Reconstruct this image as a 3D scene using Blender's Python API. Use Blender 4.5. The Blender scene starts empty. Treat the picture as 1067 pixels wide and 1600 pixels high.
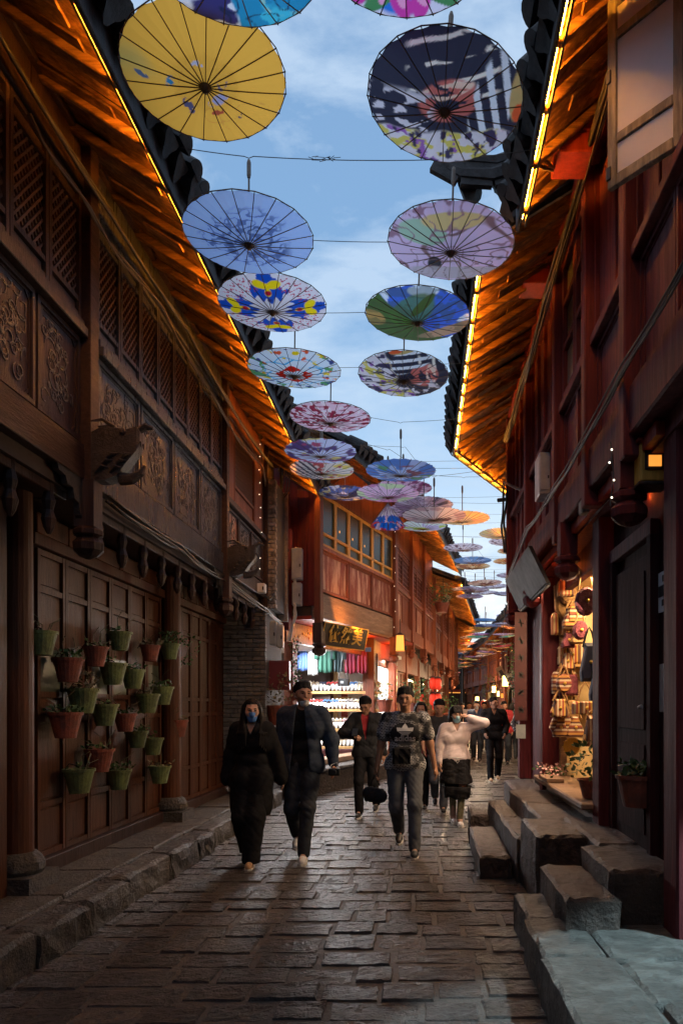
import bpy, math, random
import numpy as np
from mathutils import Vector, Matrix
from mathutils.bvhtree import BVHTree
random.seed(7); RNG = np.random.default_rng(7)
scene = bpy.context.scene
COL = scene.collection
PI = math.pi
# ---------------------------------------------------------------- camera
F = 1120.0                                   # focal length in photo pixels
VX, VY, CZ = 660.0, 1105.0, 1.5              # vanishing point of the near street, eye height
cd = bpy.data.cameras.new('camera'); cam = bpy.data.objects.new('camera', cd); COL.objects.link(cam)
cam.location = (0, 0, CZ); cam.rotation_euler = (PI / 2, 0, 0)
cd.sensor_fit = 'VERTICAL'; cd.sensor_height = 36; cd.lens = F / 1600 * 36
cd.shift_x = -(VX - 533.5) / 1600; cd.shift_y = (VY - 800) / 1600
cd.clip_start = 0.05; cd.clip_end = 2000
scene.camera = cam
def at(px, py, d): return Vector(((px - VX) / F * d, d, CZ + (VY - py) / F * d))
# ---------------------------------------------------------------- sky
SUN_EL, SUN_ROT = math.radians(3.0), math.radians(200)
w = bpy.data.worlds.new('World'); scene.world = w; w.use_nodes = True
nt = w.node_tree; nt.nodes.clear(); N = nt.nodes.new; L = nt.links.new
sky = N('ShaderNodeTexSky'); sky.sky_type = 'NISHITA'; sky.sun_disc = False
sky.sun_elevation = SUN_EL; sky.sun_rotation = SUN_ROT
tc = N('ShaderNodeTexCoord'); mp = N('ShaderNodeMapping'); mp.inputs['Scale'].default_value = (1.6, 1.6, 4.0)
mp.inputs['Rotation'].default_value = (0.25, 0.1, 0.5)
L(tc.outputs['Generated'], mp.inputs['Vector'])
nz = N('ShaderNodeTexNoise'); nz.inputs['Scale'].default_value = 2.3; nz.inputs['Detail'].default_value = 9; nz.inputs['Roughness'].default_value = .60
nz.inputs['Distortion'].default_value = .35
L(mp.outputs['Vector'], nz.inputs['Vector'])
sep = N('ShaderNodeSeparateXYZ'); L(tc.outputs['Generated'], sep.inputs[0])
# clear-sky gradient from pale horizon to deeper blue, clouds over it
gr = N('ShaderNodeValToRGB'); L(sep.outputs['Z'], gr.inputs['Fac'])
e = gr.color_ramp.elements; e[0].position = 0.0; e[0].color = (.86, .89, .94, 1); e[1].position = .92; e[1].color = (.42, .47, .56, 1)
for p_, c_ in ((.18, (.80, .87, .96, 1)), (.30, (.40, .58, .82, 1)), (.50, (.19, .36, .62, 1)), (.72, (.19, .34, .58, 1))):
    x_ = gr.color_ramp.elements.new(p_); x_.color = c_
cr = N('ShaderNodeValToRGB'); L(nz.outputs['Fac'], cr.inputs['Fac'])
cr.color_ramp.elements[0].position = .43; cr.color_ramp.elements[0].color = (0, 0, 0, 1)
cr.color_ramp.elements[1].position = .58; cr.color_ramp.elements[1].color = (.9, .9, .9, 1)
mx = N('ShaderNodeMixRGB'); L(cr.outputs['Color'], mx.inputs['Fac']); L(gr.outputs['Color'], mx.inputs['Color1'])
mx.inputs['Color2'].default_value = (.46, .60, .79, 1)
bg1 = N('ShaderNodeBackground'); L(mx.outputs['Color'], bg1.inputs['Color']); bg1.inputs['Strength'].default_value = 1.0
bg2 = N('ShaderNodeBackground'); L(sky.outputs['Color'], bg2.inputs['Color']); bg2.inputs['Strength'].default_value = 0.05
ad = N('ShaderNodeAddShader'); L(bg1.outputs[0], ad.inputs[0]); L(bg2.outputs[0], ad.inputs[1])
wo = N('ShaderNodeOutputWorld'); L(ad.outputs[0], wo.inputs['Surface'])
sd = bpy.data.lights.new('sun', 'SUN'); sd.energy = 0.06; sd.angle = math.radians(40); sd.color = (1, .78, .52)
so = bpy.data.objects.new('sun', sd); COL.objects.link(so); so.rotation_euler = (math.radians(38), 0, math.radians(-20))
vs = scene.view_settings; vs.view_transform = 'Standard'; vs.look = 'None'; vs.gamma = 1; vs.exposure = 0.12; vs.use_curve_mapping = False
scene.cycles.use_denoising = True
scene.cycles.max_bounces = 7; scene.cycles.diffuse_bounces = 3; scene.cycles.glossy_bounces = 3
scene.cycles.sample_clamp_indirect = 4

def lamp(name, kind, loc, energy, color, size=.2, size_y=None, aim=None, spot=None, blend=.3, parent=None):
    d = bpy.data.lights.new(name, kind); d.energy = energy; d.color = color
    if kind == 'AREA':
        d.size = size
        if size_y: d.shape = 'RECTANGLE'; d.size_y = size_y
    else: d.shadow_soft_size = size
    if kind == 'SPOT': d.spot_size = math.radians(spot or 60); d.spot_blend = blend
    o = bpy.data.objects.new(name, d); COL.objects.link(o); o.location = loc
    if aim is not None:
        o.rotation_euler = (Vector(aim) - Vector(loc)).to_track_quat('-Z', 'Y').to_euler()
    return o

# ---------------------------------------------------------------- materials
MATS = {}
def nodes(m):
    m.use_nodes = True; t = m.node_tree
    return t, t.nodes['Principled BSDF']
def simple(name, col, rough=.6, metal=0., spec=None, emit=None, es=0., trans=0., alpha=1., vary=.0, noise=0., nscale=6., nstretch=(1, 1, 1), bump=0., bscale=40., second=None, patch=0., pscale=2., pcol=None, sheen=0.):
    """general procedural surface: base colour, stretched grain, blotches of a second colour, per-piece variation and fine relief"""
    m = bpy.data.materials.new(name); t, b = nodes(m); NN = t.nodes.new; LL = t.links.new
    c4 = (*col, 1)
    b.inputs['Base Color'].default_value = c4; b.inputs['Roughness'].default_value = rough; b.inputs['Metallic'].default_value = metal
    if spec is None and name.startswith('wood') and name != 'wood_grey': spec = .3
    if spec is not None: b.inputs['Specular IOR Level'].default_value = spec
    if emit: b.inputs['Emission Color'].default_value = (*emit, 1); b.inputs['Emission Strength'].default_value = es
    if trans: b.inputs['Transmission Weight'].default_value = trans
    if sheen: b.inputs['Sheen Weight'].default_value = sheen
    b.inputs['Alpha'].default_value = alpha
    src = None
    if noise or bump or patch:
        geo = NN('ShaderNodeNewGeometry'); mpn = NN('ShaderNodeMapping'); mpn.inputs['Scale'].default_value = nstretch
        LL(geo.outputs['Position'], mpn.inputs['Vector'])
    if noise:
        n = NN('ShaderNodeTexNoise'); n.inputs['Scale'].default_value = nscale; n.inputs['Detail'].default_value = 8; n.inputs['Roughness'].default_value = .65
        LL(mpn.outputs[0], n.inputs['Vector'])
        r = NN('ShaderNodeValToRGB'); r.color_ramp.elements[0].position = .3; r.color_ramp.elements[1].position = .72
        k0 = max(0, 1 - noise); s = second or tuple(min(1, c * (1 + noise)) for c in col)
        r.color_ramp.elements[0].color = (col[0] * k0, col[1] * k0, col[2] * k0, 1); r.color_ramp.elements[1].color = (*s, 1)
        LL(n.outputs['Fac'], r.inputs['Fac']); src = r.outputs['Color']
        rr = NN('ShaderNodeMapRange'); rr.inputs['To Min'].default_value = min(1, rough * 1.3); rr.inputs['To Max'].default_value = rough * .75
        LL(n.outputs['Fac'], rr.inputs['Value']); LL(rr.outputs[0], b.inputs['Roughness'])
    if patch:
        n2 = NN('ShaderNodeTexNoise'); n2.inputs['Scale'].default_value = pscale; n2.inputs['Detail'].default_value = 10; n2.inputs['Roughness'].default_value = .7
        LL(mpn.outputs[0], n2.inputs['Vector'])
        r2 = NN('ShaderNodeValToRGB'); r2.color_ramp.elements[0].position = .46; r2.color_ramp.elements[1].position = .57
        r2.color_ramp.elements[1].color = (patch, patch, patch, 1); LL(n2.outputs['Fac'], r2.inputs['Fac'])
        mm = NN('ShaderNodeMixRGB'); LL(r2.outputs['Color'], mm.inputs['Fac'])
        if src: LL(src, mm.inputs['Color1'])
        else: mm.inputs['Color1'].default_value = c4
        mm.inputs['Color2'].default_value = (*(pcol or col), 1); src = mm.outputs['Color']
    if vary:
        oi = NN('ShaderNodeObjectInfo'); mr = NN('ShaderNodeMapRange'); mr.inputs['To Min'].default_value = 1 - vary; mr.inputs['To Max'].default_value = 1 + vary
        LL(oi.outputs['Random'], mr.inputs['Value'])
        hs = NN('ShaderNodeHueSaturation'); LL(mr.outputs[0], hs.inputs['Value'])
        if src: LL(src, hs.inputs['Color'])
        else: hs.inputs['Color'].default_value = c4
        src = hs.outputs['Color']
    if src: LL(src, b.inputs['Base Color'])
    if bump:
        n3 = NN('ShaderNodeTexNoise'); n3.inputs['Scale'].default_value = bscale; n3.inputs['Detail'].default_value = 6; n3.inputs['Roughness'].default_value = .7
        LL(mpn.outputs[0], n3.inputs['Vector'])
        bp = NN('ShaderNodeBump'); bp.inputs['Strength'].default_value = bump; bp.inputs['Distance'].default_value = .075 if name.startswith('stone') else .02
        LL(n3.outputs['Fac'], bp.inputs['Height']); LL(bp.outputs[0], b.inputs['Normal'])
    MATS[name] = m; return m
M = MATS
V3 = (1, 1, .12); U3 = (1, .12, 1)           # grain stretched upright / along the street
simple('wood_old', (.031, .014, .012), .42, noise=.5, nscale=9, nstretch=(3, 3, .25), vary=.25, bump=.5, bscale=30, patch=.5, pscale=3, pcol=(.062, .038, .034))
simple('wood_grey', (.034, .037, .052), .28, noise=.5, nscale=10, nstretch=(3, 3, .3), vary=.2, bump=.6, bscale=30, patch=.6, pscale=4, pcol=(.070, .075, .092))
simple('wood_beam', (.044, .020, .016), .5, noise=.5, nscale=9, nstretch=(3, .3, 3), vary=.2, bump=.6, bscale=30)
simple('wood_door', (.072, .024, .010), .5, noise=.4, nscale=10, nstretch=(3, 3, .25), vary=.2, bump=.3, bscale=30)
simple('wood_pale', (.30, .20, .13), .6, noise=.5, nscale=10, nstretch=(.4, .4, 3), vary=.15, bump=.6, bscale=30, patch=.5, pscale=5, pcol=(.14, .07, .04))
simple('wood_worn_red', (.19, .045, .025), .5, noise=.4, nscale=9, nstretch=(3, 3, .45), vary=.15, bump=.5, bscale=30, patch=.95, pscale=2.6, pcol=(.50, .33, .24))
simple('wood_redbrown', (.20, .060, .030), .5, noise=.4, nscale=9, nstretch=(3, 3, .3), vary=.2, bump=.4, bscale=30)
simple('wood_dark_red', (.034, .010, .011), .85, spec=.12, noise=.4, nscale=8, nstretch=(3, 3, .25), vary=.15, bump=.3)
simple('wood_red', (.11, .017, .020), .68, spec=.22, noise=.4, nscale=8, nstretch=(3, 3, .25), vary=.15, bump=.35, bscale=30, patch=.4, pscale=3, pcol=(.06, .018, .024))
simple('wood_red_bright', (.30, .035, .018), .45, noise=.3, nscale=8, nstretch=(3, 3, .3), vary=.1, bump=.3)
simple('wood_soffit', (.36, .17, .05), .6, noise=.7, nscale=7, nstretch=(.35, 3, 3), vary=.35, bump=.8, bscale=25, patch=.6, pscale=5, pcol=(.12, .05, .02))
simple('wood_yellow', (.60, .31, .06), .5, noise=.3, nscale=10, nstretch=(3, 3, .3), vary=.1)
simple('wood_shelf', (.55, .34, .14), .5, noise=.3, nscale=10, nstretch=(.3, .3, 3))
simple('wood_sash', (.26, .24, .19), .6, noise=.5, nscale=10, nstretch=(3, 3, .4), bump=.6, patch=.7, pscale=6, pcol=(.13, .12, .10))
simple('frosted_pane', (.80, .79, .84), .55, noise=.08, nscale=3, emit=None)
simple('glass_dark', (.03, .038, .03), .25, spec=.3)
simple('glass_dusty', (.07, .085, .06), .3, noise=.4, nscale=6, spec=.3)
simple('roof_tile', (.035, .035, .040), .7, noise=.5, nscale=12, vary=.3, bump=.5)
simple('lattice', (.07, .035, .028), .5, vary=.2, bump=.3)
simple('carving', (.042, .041, .052), .32, noise=.5, nscale=20, vary=.25, bump=.6, bscale=60)
simple('carved_dragon', (.040, .034, .034), .5, noise=.4, nscale=20, bump=.8, bscale=50)
simple('led', (1, .5, .1), .4, emit=(1, .34, .022), es=260)
simple('cable', (.02, .018, .018), .5)
simple('cable_pale', (.12, .09, .07), .5)
simple('wire', (.05, .05, .055), .5)
simple('stone_paving', (.060, .053, .053), .30, noise=.6, nscale=9, vary=.30, bump=1.0, bscale=21, patch=.7, pscale=3.5, pcol=(.085, .062, .056), spec=.75)
simple('stone_slab', (.115, .12, .115), .42, noise=.65, nscale=9, nstretch=(.8, 1.3, 1), vary=.15, bump=1.0, bscale=19, spec=.6, patch=.7, pscale=5, pcol=(.06, .062, .06))
simple('stone_step', (.078, .054, .045), .5, noise=.65, nscale=10, vary=.2, bump=1.0, bscale=18, patch=.7, pscale=5, pcol=(.045, .036, .032))
simple('stone_kerb', (.09, .082, .075), .5, noise=.6, nscale=9, vary=.25, bump=1.0, bscale=36, patch=.6, pscale=6, pcol=(.13, .115, .09))
simple('joint', (.062, .055, .052), .6, noise=.4, nscale=10, bump=.8)
simple('brick', (.12, .115, .115), .75, noise=.4, nscale=14, vary=.3, bump=.8, bscale=40)
simple('brick_pale', (.24, .215, .195), .75, noise=.4, nscale=14, vary=.3, bump=.8, bscale=40)
simple('mortar', (.07, .07, .07), .9, bump=.6)
simple('plaster_dark', (.05, .03, .025), .8, noise=.4, nscale=3)
simple('pot_green', (.17, .22, .075), .6, patch=.6, pscale=9, pcol=(.07, .08, .04), noise=.35, nscale=14, vary=.18, bump=.3)
simple('pot_terra', (.24, .060, .034), .65, patch=.5, pscale=9, pcol=(.10, .045, .035), noise=.35, nscale=14, vary=.18, bump=.3)
simple('soil', (.03, .022, .016), .95, bump=1.0)
simple('leaf', (.05, .11, .03), .55, vary=.3, noise=.4, nscale=30)
simple('leaf_dry', (.16, .15, .09), .7, noise=.4, nscale=30)
simple('leaf_bright', (.16, .22, .04), .5, noise=.4, nscale=30)
simple('petal_pink', (.6, .12, .2), .6); simple('petal_blue', (.25, .45, .65), .6); simple('petal_red', (.5, .06, .05), .6)
simple('metal_box', (.30, .33, .36), .45, noise=.2, nscale=8); simple('box_maroon', (.16, .03, .04), .45, noise=.2, nscale=6)
simple('white_paint', (.75, .75, .73), .6, noise=.06, nscale=3); simple('black', (.012, .012, .013), .5)
simple('paper_white', (.7, .7, .72), .7); simple('red_paper', (.055, .006, .009), .6, noise=.2, nscale=6)
simple('gold', (.65, .42, .08), .35, metal=.6); simple('sign_black', (.012, .011, .010), .3)
simple('metal_pole', (.22, .17, .14), .5); simple('bulb', (1, 1, 1), .4, emit=(1, .85, .65), es=3)
simple('lantern_glow', (1, .8, .4), .4, emit=(1, .62, .17), es=7); simple('lantern_dim', (1, .6, .2), .4, emit=(1, .36, .05), es=1.0)
simple('lantern_red', (.7, .05, .03), .5, emit=(1, .05, .02), es=.35); simple('led_white', (1, 1, 1), .4, emit=(.9, .95, 1), es=9)
simple('tube_white', (1, 1, 1), .4, emit=(.95, .97, 1), es=9); simple('tube_warm', (1, .8, .5), .4, emit=(1, .72, .35), es=9)
simple('window_lit', (.8, .5, .2), .4, emit=(1, .45, .08), es=1.3); simple('wall_cream', (.62, .46, .24), .7, noise=.15, nscale=4)
simple('bamboo', (.16, .10, .06), .5); simple('awning_grey', (.022, .018, .018), .7, noise=.3, nscale=6)
simple('blue_roof', (.05, .16, .34), .5, noise=.2, nscale=6, vary=.2)

# ---------------------------------------------------------------- mesh helpers
class MB:
    def __init__(s): s.v = []; s.f = []
    def add(s, vs, fs):
        n = len(s.v); s.v.extend([tuple(p) for p in vs]); s.f.extend([tuple(i + n for i in q) for q in fs]); return s
    def box(s, x0, x1, y0, y1, z0, z1):
        return s.add([(x0, y0, z0), (x1, y0, z0), (x1, y1, z0), (x0, y1, z0), (x0, y0, z1), (x1, y0, z1), (x1, y1, z1), (x0, y1, z1)],
                     [(0, 3, 2, 1), (4, 5, 6, 7), (0, 1, 5, 4), (1, 2, 6, 5), (2, 3, 7, 6), (3, 0, 4, 7)])
    def hexa(s, p):      # eight corners: bottom ring then top ring
        return s.add(p, [(0, 3, 2, 1), (4, 5, 6, 7), (0, 1, 5, 4), (1, 2, 6, 5), (2, 3, 7, 6), (3, 0, 4, 7)])
    def bar(s, a, b, w, h=None, up=(0, 0, 1)):
        a = Vector(a); b = Vector(b); h = h or w; t = (b - a).normalized(); sd_ = t.cross(Vector(up))
        if sd_.length < 1e-4: sd_ = t.cross(Vector((1, 0, 0)))
        sd_.normalize(); u = sd_.cross(t); sd_ *= w / 2; u *= h / 2
        return s.hexa([a - sd_ - u, a + sd_ - u, a + sd_ + u, a - sd_ + u, b - sd_ - u, b + sd_ - u, b + sd_ + u, b - sd_ + u])
    def tube(s, pts, r, n=6, cap=True):
        pts = [Vector(p) for p in pts]; rs = r if hasattr(r, '__len__') else [r] * len(pts); vs = []; ref = None
        for i, p in enumerate(pts):
            t = (pts[min(i + 1, len(pts) - 1)] - pts[max(i - 1, 0)])
            t = t.normalized() if t.length > 1e-9 else Vector((0, 0, 1))
            if ref is None: ref = t.orthogonal()
            a = (ref - t * ref.dot(t)); a = a.normalized() if a.length > 1e-6 else t.orthogonal().normalized(); ref = a; bb = t.cross(a)
            for k in range(n):
                q = 2 * PI * k / n; vs.append(p + (a * math.cos(q) + bb * math.sin(q)) * rs[i])
        fs = [(i * n + k, i * n + (k + 1) % n, (i + 1) * n + (k + 1) % n, (i + 1) * n + k) for i in range(len(pts) - 1) for k in range(n)]
        if cap: fs += [tuple(range(n))[::-1], tuple((len(pts) - 1) * n + k for k in range(n))]
        return s.add(vs, fs)
    def lathe(s, prof, c=(0, 0, 0), n=16, caps=True):   # prof: (r,z)
        vs = [(c[0] + r * math.cos(2 * PI * k / n), c[1] + r * math.sin(2 * PI * k / n), c[2] + z) for r, z in prof for k in range(n)]
        fs = [(i * n + k, i * n + (k + 1) % n, (i + 1) * n + (k + 1) % n, (i + 1) * n + k) for i in range(len(prof) - 1) for k in range(n)]
        if caps: fs += [tuple(range(n))[::-1], tuple((len(prof) - 1) * n + k for k in range(n))]
        return s.add(vs, fs)
    def ball(s, c, r, n=8, m=5, sz=(1, 1, 1)):
        prof = [(math.sin(PI * (i + .02) / (m + .04)), -math.cos(PI * (i + .02) / (m + .04))) for i in range(m + 1)]
        k = len(s.v); s.lathe(prof, (0, 0, 0), n)
        for i in range(k, len(s.v)):
            x, y, z = s.v[i]; s.v[i] = (c[0] + x * r * sz[0], c[1] + y * r * sz[1], c[2] + z * r * sz[2])
        return s
    def mesh(s, name, mat, smooth=False, flip=False, xf=None):
        me = bpy.data.meshes.new(name)
        vs = [xf(p) for p in s.v] if xf else s.v
        me.from_pydata(vs, [], [q[::-1] for q in s.f] if flip else s.f)
        if mat: me.materials.append(MATS[mat] if isinstance(mat, str) else mat)
        if smooth: me.polygons.foreach_set('use_smooth', [True] * len(me.polygons))
        me.update(); return me
def link(name, me, parent=None, loc=(0, 0, 0), rot=None, kind=None):
    o = bpy.data.objects.new(name, me); COL.objects.link(o)
    if parent is not None: o.parent = parent
    o.location = loc
    if rot: o.rotation_euler = rot
    if kind: o['kind'] = kind
    return o
def tag(o, label, cat, group=None):
    o['label'] = label; o['category'] = cat
    if group: o['group'] = group
    return o
def empty(name, loc=(0, 0, 0), rz=0., label=None, cat=None, group=None, kind=None):
    o = bpy.data.objects.new(name, None); COL.objects.link(o); o.location = loc; o.rotation_euler = (0, 0, rz); o.empty_display_size = .1
    if label: tag(o, label, cat, group)
    if kind: o['kind'] = kind
    return o
BOXC = {}
def boxmesh(name, dx, dy, dz, mat, bev):
    k = (name, round(dx, 3), round(dy, 3), round(dz, 3), mat, bev)
    if k in BOXC: return BOXC[k]
    mb = MB(); a, b, c = dx / 2, dy / 2, dz / 2
    e_ = min(bev, a * .45, b * .45, c * .45)
    if bev <= 0: mb.box(-a, a, -b, b, -c, c)
    else:
        vid = {}; vs = []
        for sx in (-1, 1):
            for sy in (-1, 1):
                for sz in (-1, 1):
                    for ax in range(3):
                        p = [sx * (a - e_), sy * (b - e_), sz * (c - e_)]
                        p[ax] = (sx * a, sy * b, sz * c)[ax]
                        vid[(sx, sy, sz, ax)] = len(vs); vs.append(p)
        fs = []
        for ax in range(3):
            o1, o2 = (ax + 1) % 3, (ax + 2) % 3
            for s_ in (-1, 1):
                q = []
                for t1, t2 in ((-1, -1), (1, -1), (1, 1), (-1, 1)):
                    sg = [0, 0, 0]; sg[ax] = s_; sg[o1] = t1; sg[o2] = t2; q.append(vid[(*sg, ax)])
                fs.append(q if s_ > 0 else q[::-1])
            for t1 in (-1, 1):
                for t2 in (-1, 1):
                    q = []
                    for s_, axx in ((-1, o1), (1, o1), (1, o2), (-1, o2)):
                        sg = [0, 0, 0]; sg[ax] = s_; sg[o1] = t1; sg[o2] = t2; q.append(vid[(*sg, axx)])
                    fs.append(q if t1 * t2 > 0 else q[::-1])
        for sx in (-1, 1):
            for sy in (-1, 1):
                for sz in (-1, 1):
                    q = [vid[(sx, sy, sz, i)] for i in range(3)]; fs.append(q if sx * sy * sz > 0 else q[::-1])
        mb.add(vs, fs)
    BOXC[k] = mb.mesh(name, mat); return BOXC[k]
OFF = {}
class Frame:
    """local street-side frame: u along the facade away from the camera, v out into the street, z up. side -1 left, +1 right"""
    def __init__(s, name, x, y, ang=0., side=-1, label=None, cat=None, group=None, kind=None, z=0.):
        s.s = side; s.root = empty(name, (x, y, z), PI / 2 - math.radians(ang), label, cat, group, kind)
        s.ang = math.radians(ang); s.o = Vector((x, y, z))
    def w(s, u, v, z):     # world position
        ca, sa = math.cos(s.ang), math.sin(s.ang)
        y = s.s * v
        return Vector((s.o.x + u * sa - y * ca, s.o.y + u * ca + y * sa, s.o.z + z))
    def box(s, name, u0, u1, v0, v1, z0, z1, mat, parent=None, bev=.005, rot=None):
        c = Vector(((u0 + u1) / 2, s.s * (v0 + v1) / 2, (z0 + z1) / 2))
        me = boxmesh(name, abs(u1 - u0), abs(v1 - v0), abs(z1 - z0), mat, bev)
        p = parent or s.root; loc = c - OFF.get(p.name, Vector((0, 0, 0)))
        o = link(name, me, p, loc, (rot[0] * s.s, rot[1], rot[2] * s.s) if rot else None); OFF[o.name] = c if not rot else OFF.get(p.name, Vector((0, 0, 0)))
        if rot: OFF[o.name] = c
        return o
    def put(s, name, mb, mat, parent=None, smooth=False, at_=(0, 0, 0), kind=None, rot=None):
        me = mb if isinstance(mb, bpy.types.Mesh) else s.mk(name, mb, mat, smooth)
        c = Vector((at_[0], s.s * at_[1], at_[2])); p = parent or s.root
        o = link(name, me, p, c - OFF.get(p.name, Vector((0, 0, 0))), rot, kind=kind); OFF[o.name] = c; return o
    def mk(s, name, mb, mat, smooth=False):
        return mb.mesh(name, mat, smooth, flip=s.s < 0, xf=lambda p: (p[0], s.s * p[1], p[2]))
def copy_tree(o, parent=None, loc=None):
    c = o.copy(); COL.objects.link(c)
    if parent is not None: c.parent = parent
    if loc is not None: c.location = loc
    for ch in list(o.children): copy_tree(ch, c)
    return c

_m = MATS['frosted_pane']; _t = _m.node_tree; _b = _t.nodes['Principled BSDF']; _x = _t.nodes.new('ShaderNodeMixShader'); _x.inputs['Fac'].default_value = .4; _tr = _t.nodes.new('ShaderNodeBsdfTranslucent'); _tr.inputs['Color'].default_value = (.8, .84, .95, 1)
_t.links.new(_b.outputs[0], _x.inputs[1]); _t.links.new(_tr.outputs[0], _x.inputs[2]); _t.links.new(_x.outputs[0], _t.nodes['Material Output'].inputs['Surface'])
# ================================================================ umbrellas
def vnoise(x, y, seed=0):
    xi = np.floor(x).astype(int); yi = np.floor(y).astype(int); fx = x - xi; fy = y - yi
    fx = fx * fx * (3 - 2 * fx); fy = fy * fy * (3 - 2 * fy)
    def h(a, b):
        n = (a * 374761393 + b * 668265263 + seed * 1442695041) & 0x7fffffff
        n = (n ^ (n >> 13)) * 1274126177 & 0x7fffffff
        return ((n ^ (n >> 16)) & 0xffff) / 65535.0
    return (h(xi, yi) * (1 - fx) + h(xi + 1, yi) * fx) * (1 - fy) + (h(xi, yi + 1) * (1 - fx) + h(xi + 1, yi + 1) * fx) * fy
def fbm(x, y, s=0, o=3): return sum(vnoise(x * 2 ** i, y * 2 ** i, s + i * 17) / 2 ** i for i in range(o)) / (2 - 2 ** (1 - o))
def lay(c, m, col):
    m = np.clip(m, 0, 1)[:, None]; return c * (1 - m) + np.array(col)[None, :] * m
def st(v, e0, w_=.04): return np.clip((v - e0) / w_, 0, 1)
def flat(x, col): return np.tile(np.array(col, float), (len(x), 1))
def blob(x, y, cx, cy, a, b, rot=0):
    c, s = math.cos(rot), math.sin(rot); dx, dy = x - cx, y - cy
    return st(1 - np.sqrt(((dx * c + dy * s) / a) ** 2 + ((-dx * s + dy * c) / b) ** 2), 0, .12)
def squig(x, y, f, s, t=.06, o=2):
    n = fbm(x * f + s * 3.1, y * f, s, o); return st(t - abs(n - .5), 0, .02)
def d_wave(x, y):
    c = flat(x, (.05, .045, .16)); c = lay(c, st(fbm(x * 3, y * 3, 4), .56) * st(-x, -.1), (.75, .76, .85))
    q = st(x + .15 + .25 * (fbm(x * 2, y * 2, 3) - .5), 0, .03); c = lay(c, q, (.04, .27, .46))
    c = lay(c, q * squig(x, y, 2.2, 9, .05), (.30, .55, .50)); c = lay(c, q * st(fbm(x * 3, y * 3, 8), .62), (.08, .48, .62))
    return lay(c, squig(x, y, 3.5, 5, .022), (.02, .03, .08))
def d_lotus(x, y):
    c = flat(x, (.72, .66, .78)); c = lay(c, blob(x, y, 0, -.3, .45, .7), (.06, .20, .62)); c = lay(c, blob(x, y, -.2, .2, .2, .5, .4), (.75, .75, .9))
    for i in range(9):
        a = -2.8 + i * .31; c = lay(c, blob(x, y, .75 * math.cos(a), .75 * math.sin(a), .3, .12, a + .3 * (-1) ** i), (.62, .08, .36) if i % 3 else (.08, .24, .10))
        c = lay(c, blob(x, y, .7 * math.cos(a), .7 * math.sin(a), .16, .05, a + .3), (.85, .35, .55))
    return c
def d_yellow(x, y):
    c = flat(x, (.92, .46, .10)); c = lay(c, .8 * st(fbm(x * 1.2, y * 1.2, 2), .5, .2) * st(-x, -.1, .4) * st(y, .0, .3), (.42, .36, .13))
    for a, b, col, r in ((-.42, .05, (.05, .2, .35), .08), (-.3, -.3, (.1, .09, .16), .11), (.05, -.42, (.45, .1, .06), .08), (0, .28, (.55, .5, .6), .07), (.1, -.22, (.42, .38, .55), .13), (.3, -.5, (.1, .08, .1), .06), (-.75, .12, (.1, .13, .2), .07), (.22, .02, (.2, .15, .2), .1)):
        c = lay(c, blob(x, y, a, b, r * 1.3, r * .6, a * 5) * st(fbm(x * 14, y * 14, 7), .42), col)
    c = lay(c, squig(x, y, 2.1, 31, .008) * blob(x, y, .1, -.2, .7, .6), (.2, .1, .05)); return c
def d_city(x, y, s=0):
    c = flat(x, (.035, .035, .055)); n = fbm(x * 2 + s, y * 2, 5 + s)
    dd = y * 1.0 - x * .28 + .1 * (n - .5)
    c = lay(c, st(np.sin(dd * 23), .72, .15) * st(y, .1, .1) * st(.62 - abs(x - .1), 0, .1) * st(fbm(x * 3, y * 9, 3), .4), (.72, .63, .55))
    c = lay(c, blob(x, y, .05, .12, .42, .3, .3) * st(fbm(x * 4, y * 8, 2), .36), (.50, .15, .13))
    c = lay(c, blob(x, y, .0, .25, .4, .1, .3) * st(fbm(x * 4, y * 12, 12), .5), (.75, .5, .4))
    c = lay(c, st(np.sin((x * 1.0 + y * .22) * 32), .1, .2) * blob(x, y, .62, .1, .30, .72, -.2), (.62, .62, .66))
    c = lay(c, blob(x, y, .93, .15, .12, .4), (.45, .32, .14)); c = lay(c, blob(x, y, .95, -.1, .08, .15), (.6, .12, .06))
    g = st(-y - .35 + .35 * (n - .5), 0, .05); c = lay(c, g, (.60, .53, .56))
    c = lay(c, g * st(fbm(x * 6, y * 6, 21), .56), (.55, .45, .12)); c = lay(c, g * st(fbm(x * 7, y * 7, 25), .62), (.28, .12, .34))
    c = lay(c, g * st(fbm(x * 9, y * 5, 27), .6), (.05, .04, .08)); c = lay(c, st(-x - .1, 0, .1) * st(.35 - abs(y + .1), 0, .1) * st(fbm(x * 7, y * 10, 33), .53), (.58, .52, .56))
    return c
def d_dragonblue(x, y):
    c = flat(x, (.36, .48, .76)); r = np.hypot(x, y); k = st(.72 - r - .3 * (fbm(x * 2, y * 2, 1) - .5), 0, .15)
    c = lay(c, k * squig(x, y, 4, 2, .05, 3), (.05, .08, .20)); c = lay(c, k * squig(x, y, 7, 12, .06), (.08, .12, .28)); c = lay(c, k * .25, (.25, .35, .7)); return c
def d_lilac(x, y):
    c = flat(x, (.62, .47, .64)); c = lay(c, squig(x, y, 1.6, 3, .035), (.22, .13, .14)); c = lay(c, blob(x, y, -.45, .35, .4, .28), (.36, .50, .38))
    c = lay(c, blob(x, y, .0, .62, .5, .18, .1), (.62, .46, .22)); c = lay(c, squig(x, y, 4, 8, .035) * .9, (.28, .15, .2)); c = lay(c, blob(x, y, -.25, -.4, .12, .25), (.04, .04, .05))
    c = lay(c, blob(x, y, .1, -.7, .8, .25) * .8, (.42, .38, .40)); c = lay(c, squig(x, y, 5, 18, .03) * blob(x, y, 0, -.6, .9, .5), (.2, .12, .14)); return c
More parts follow.
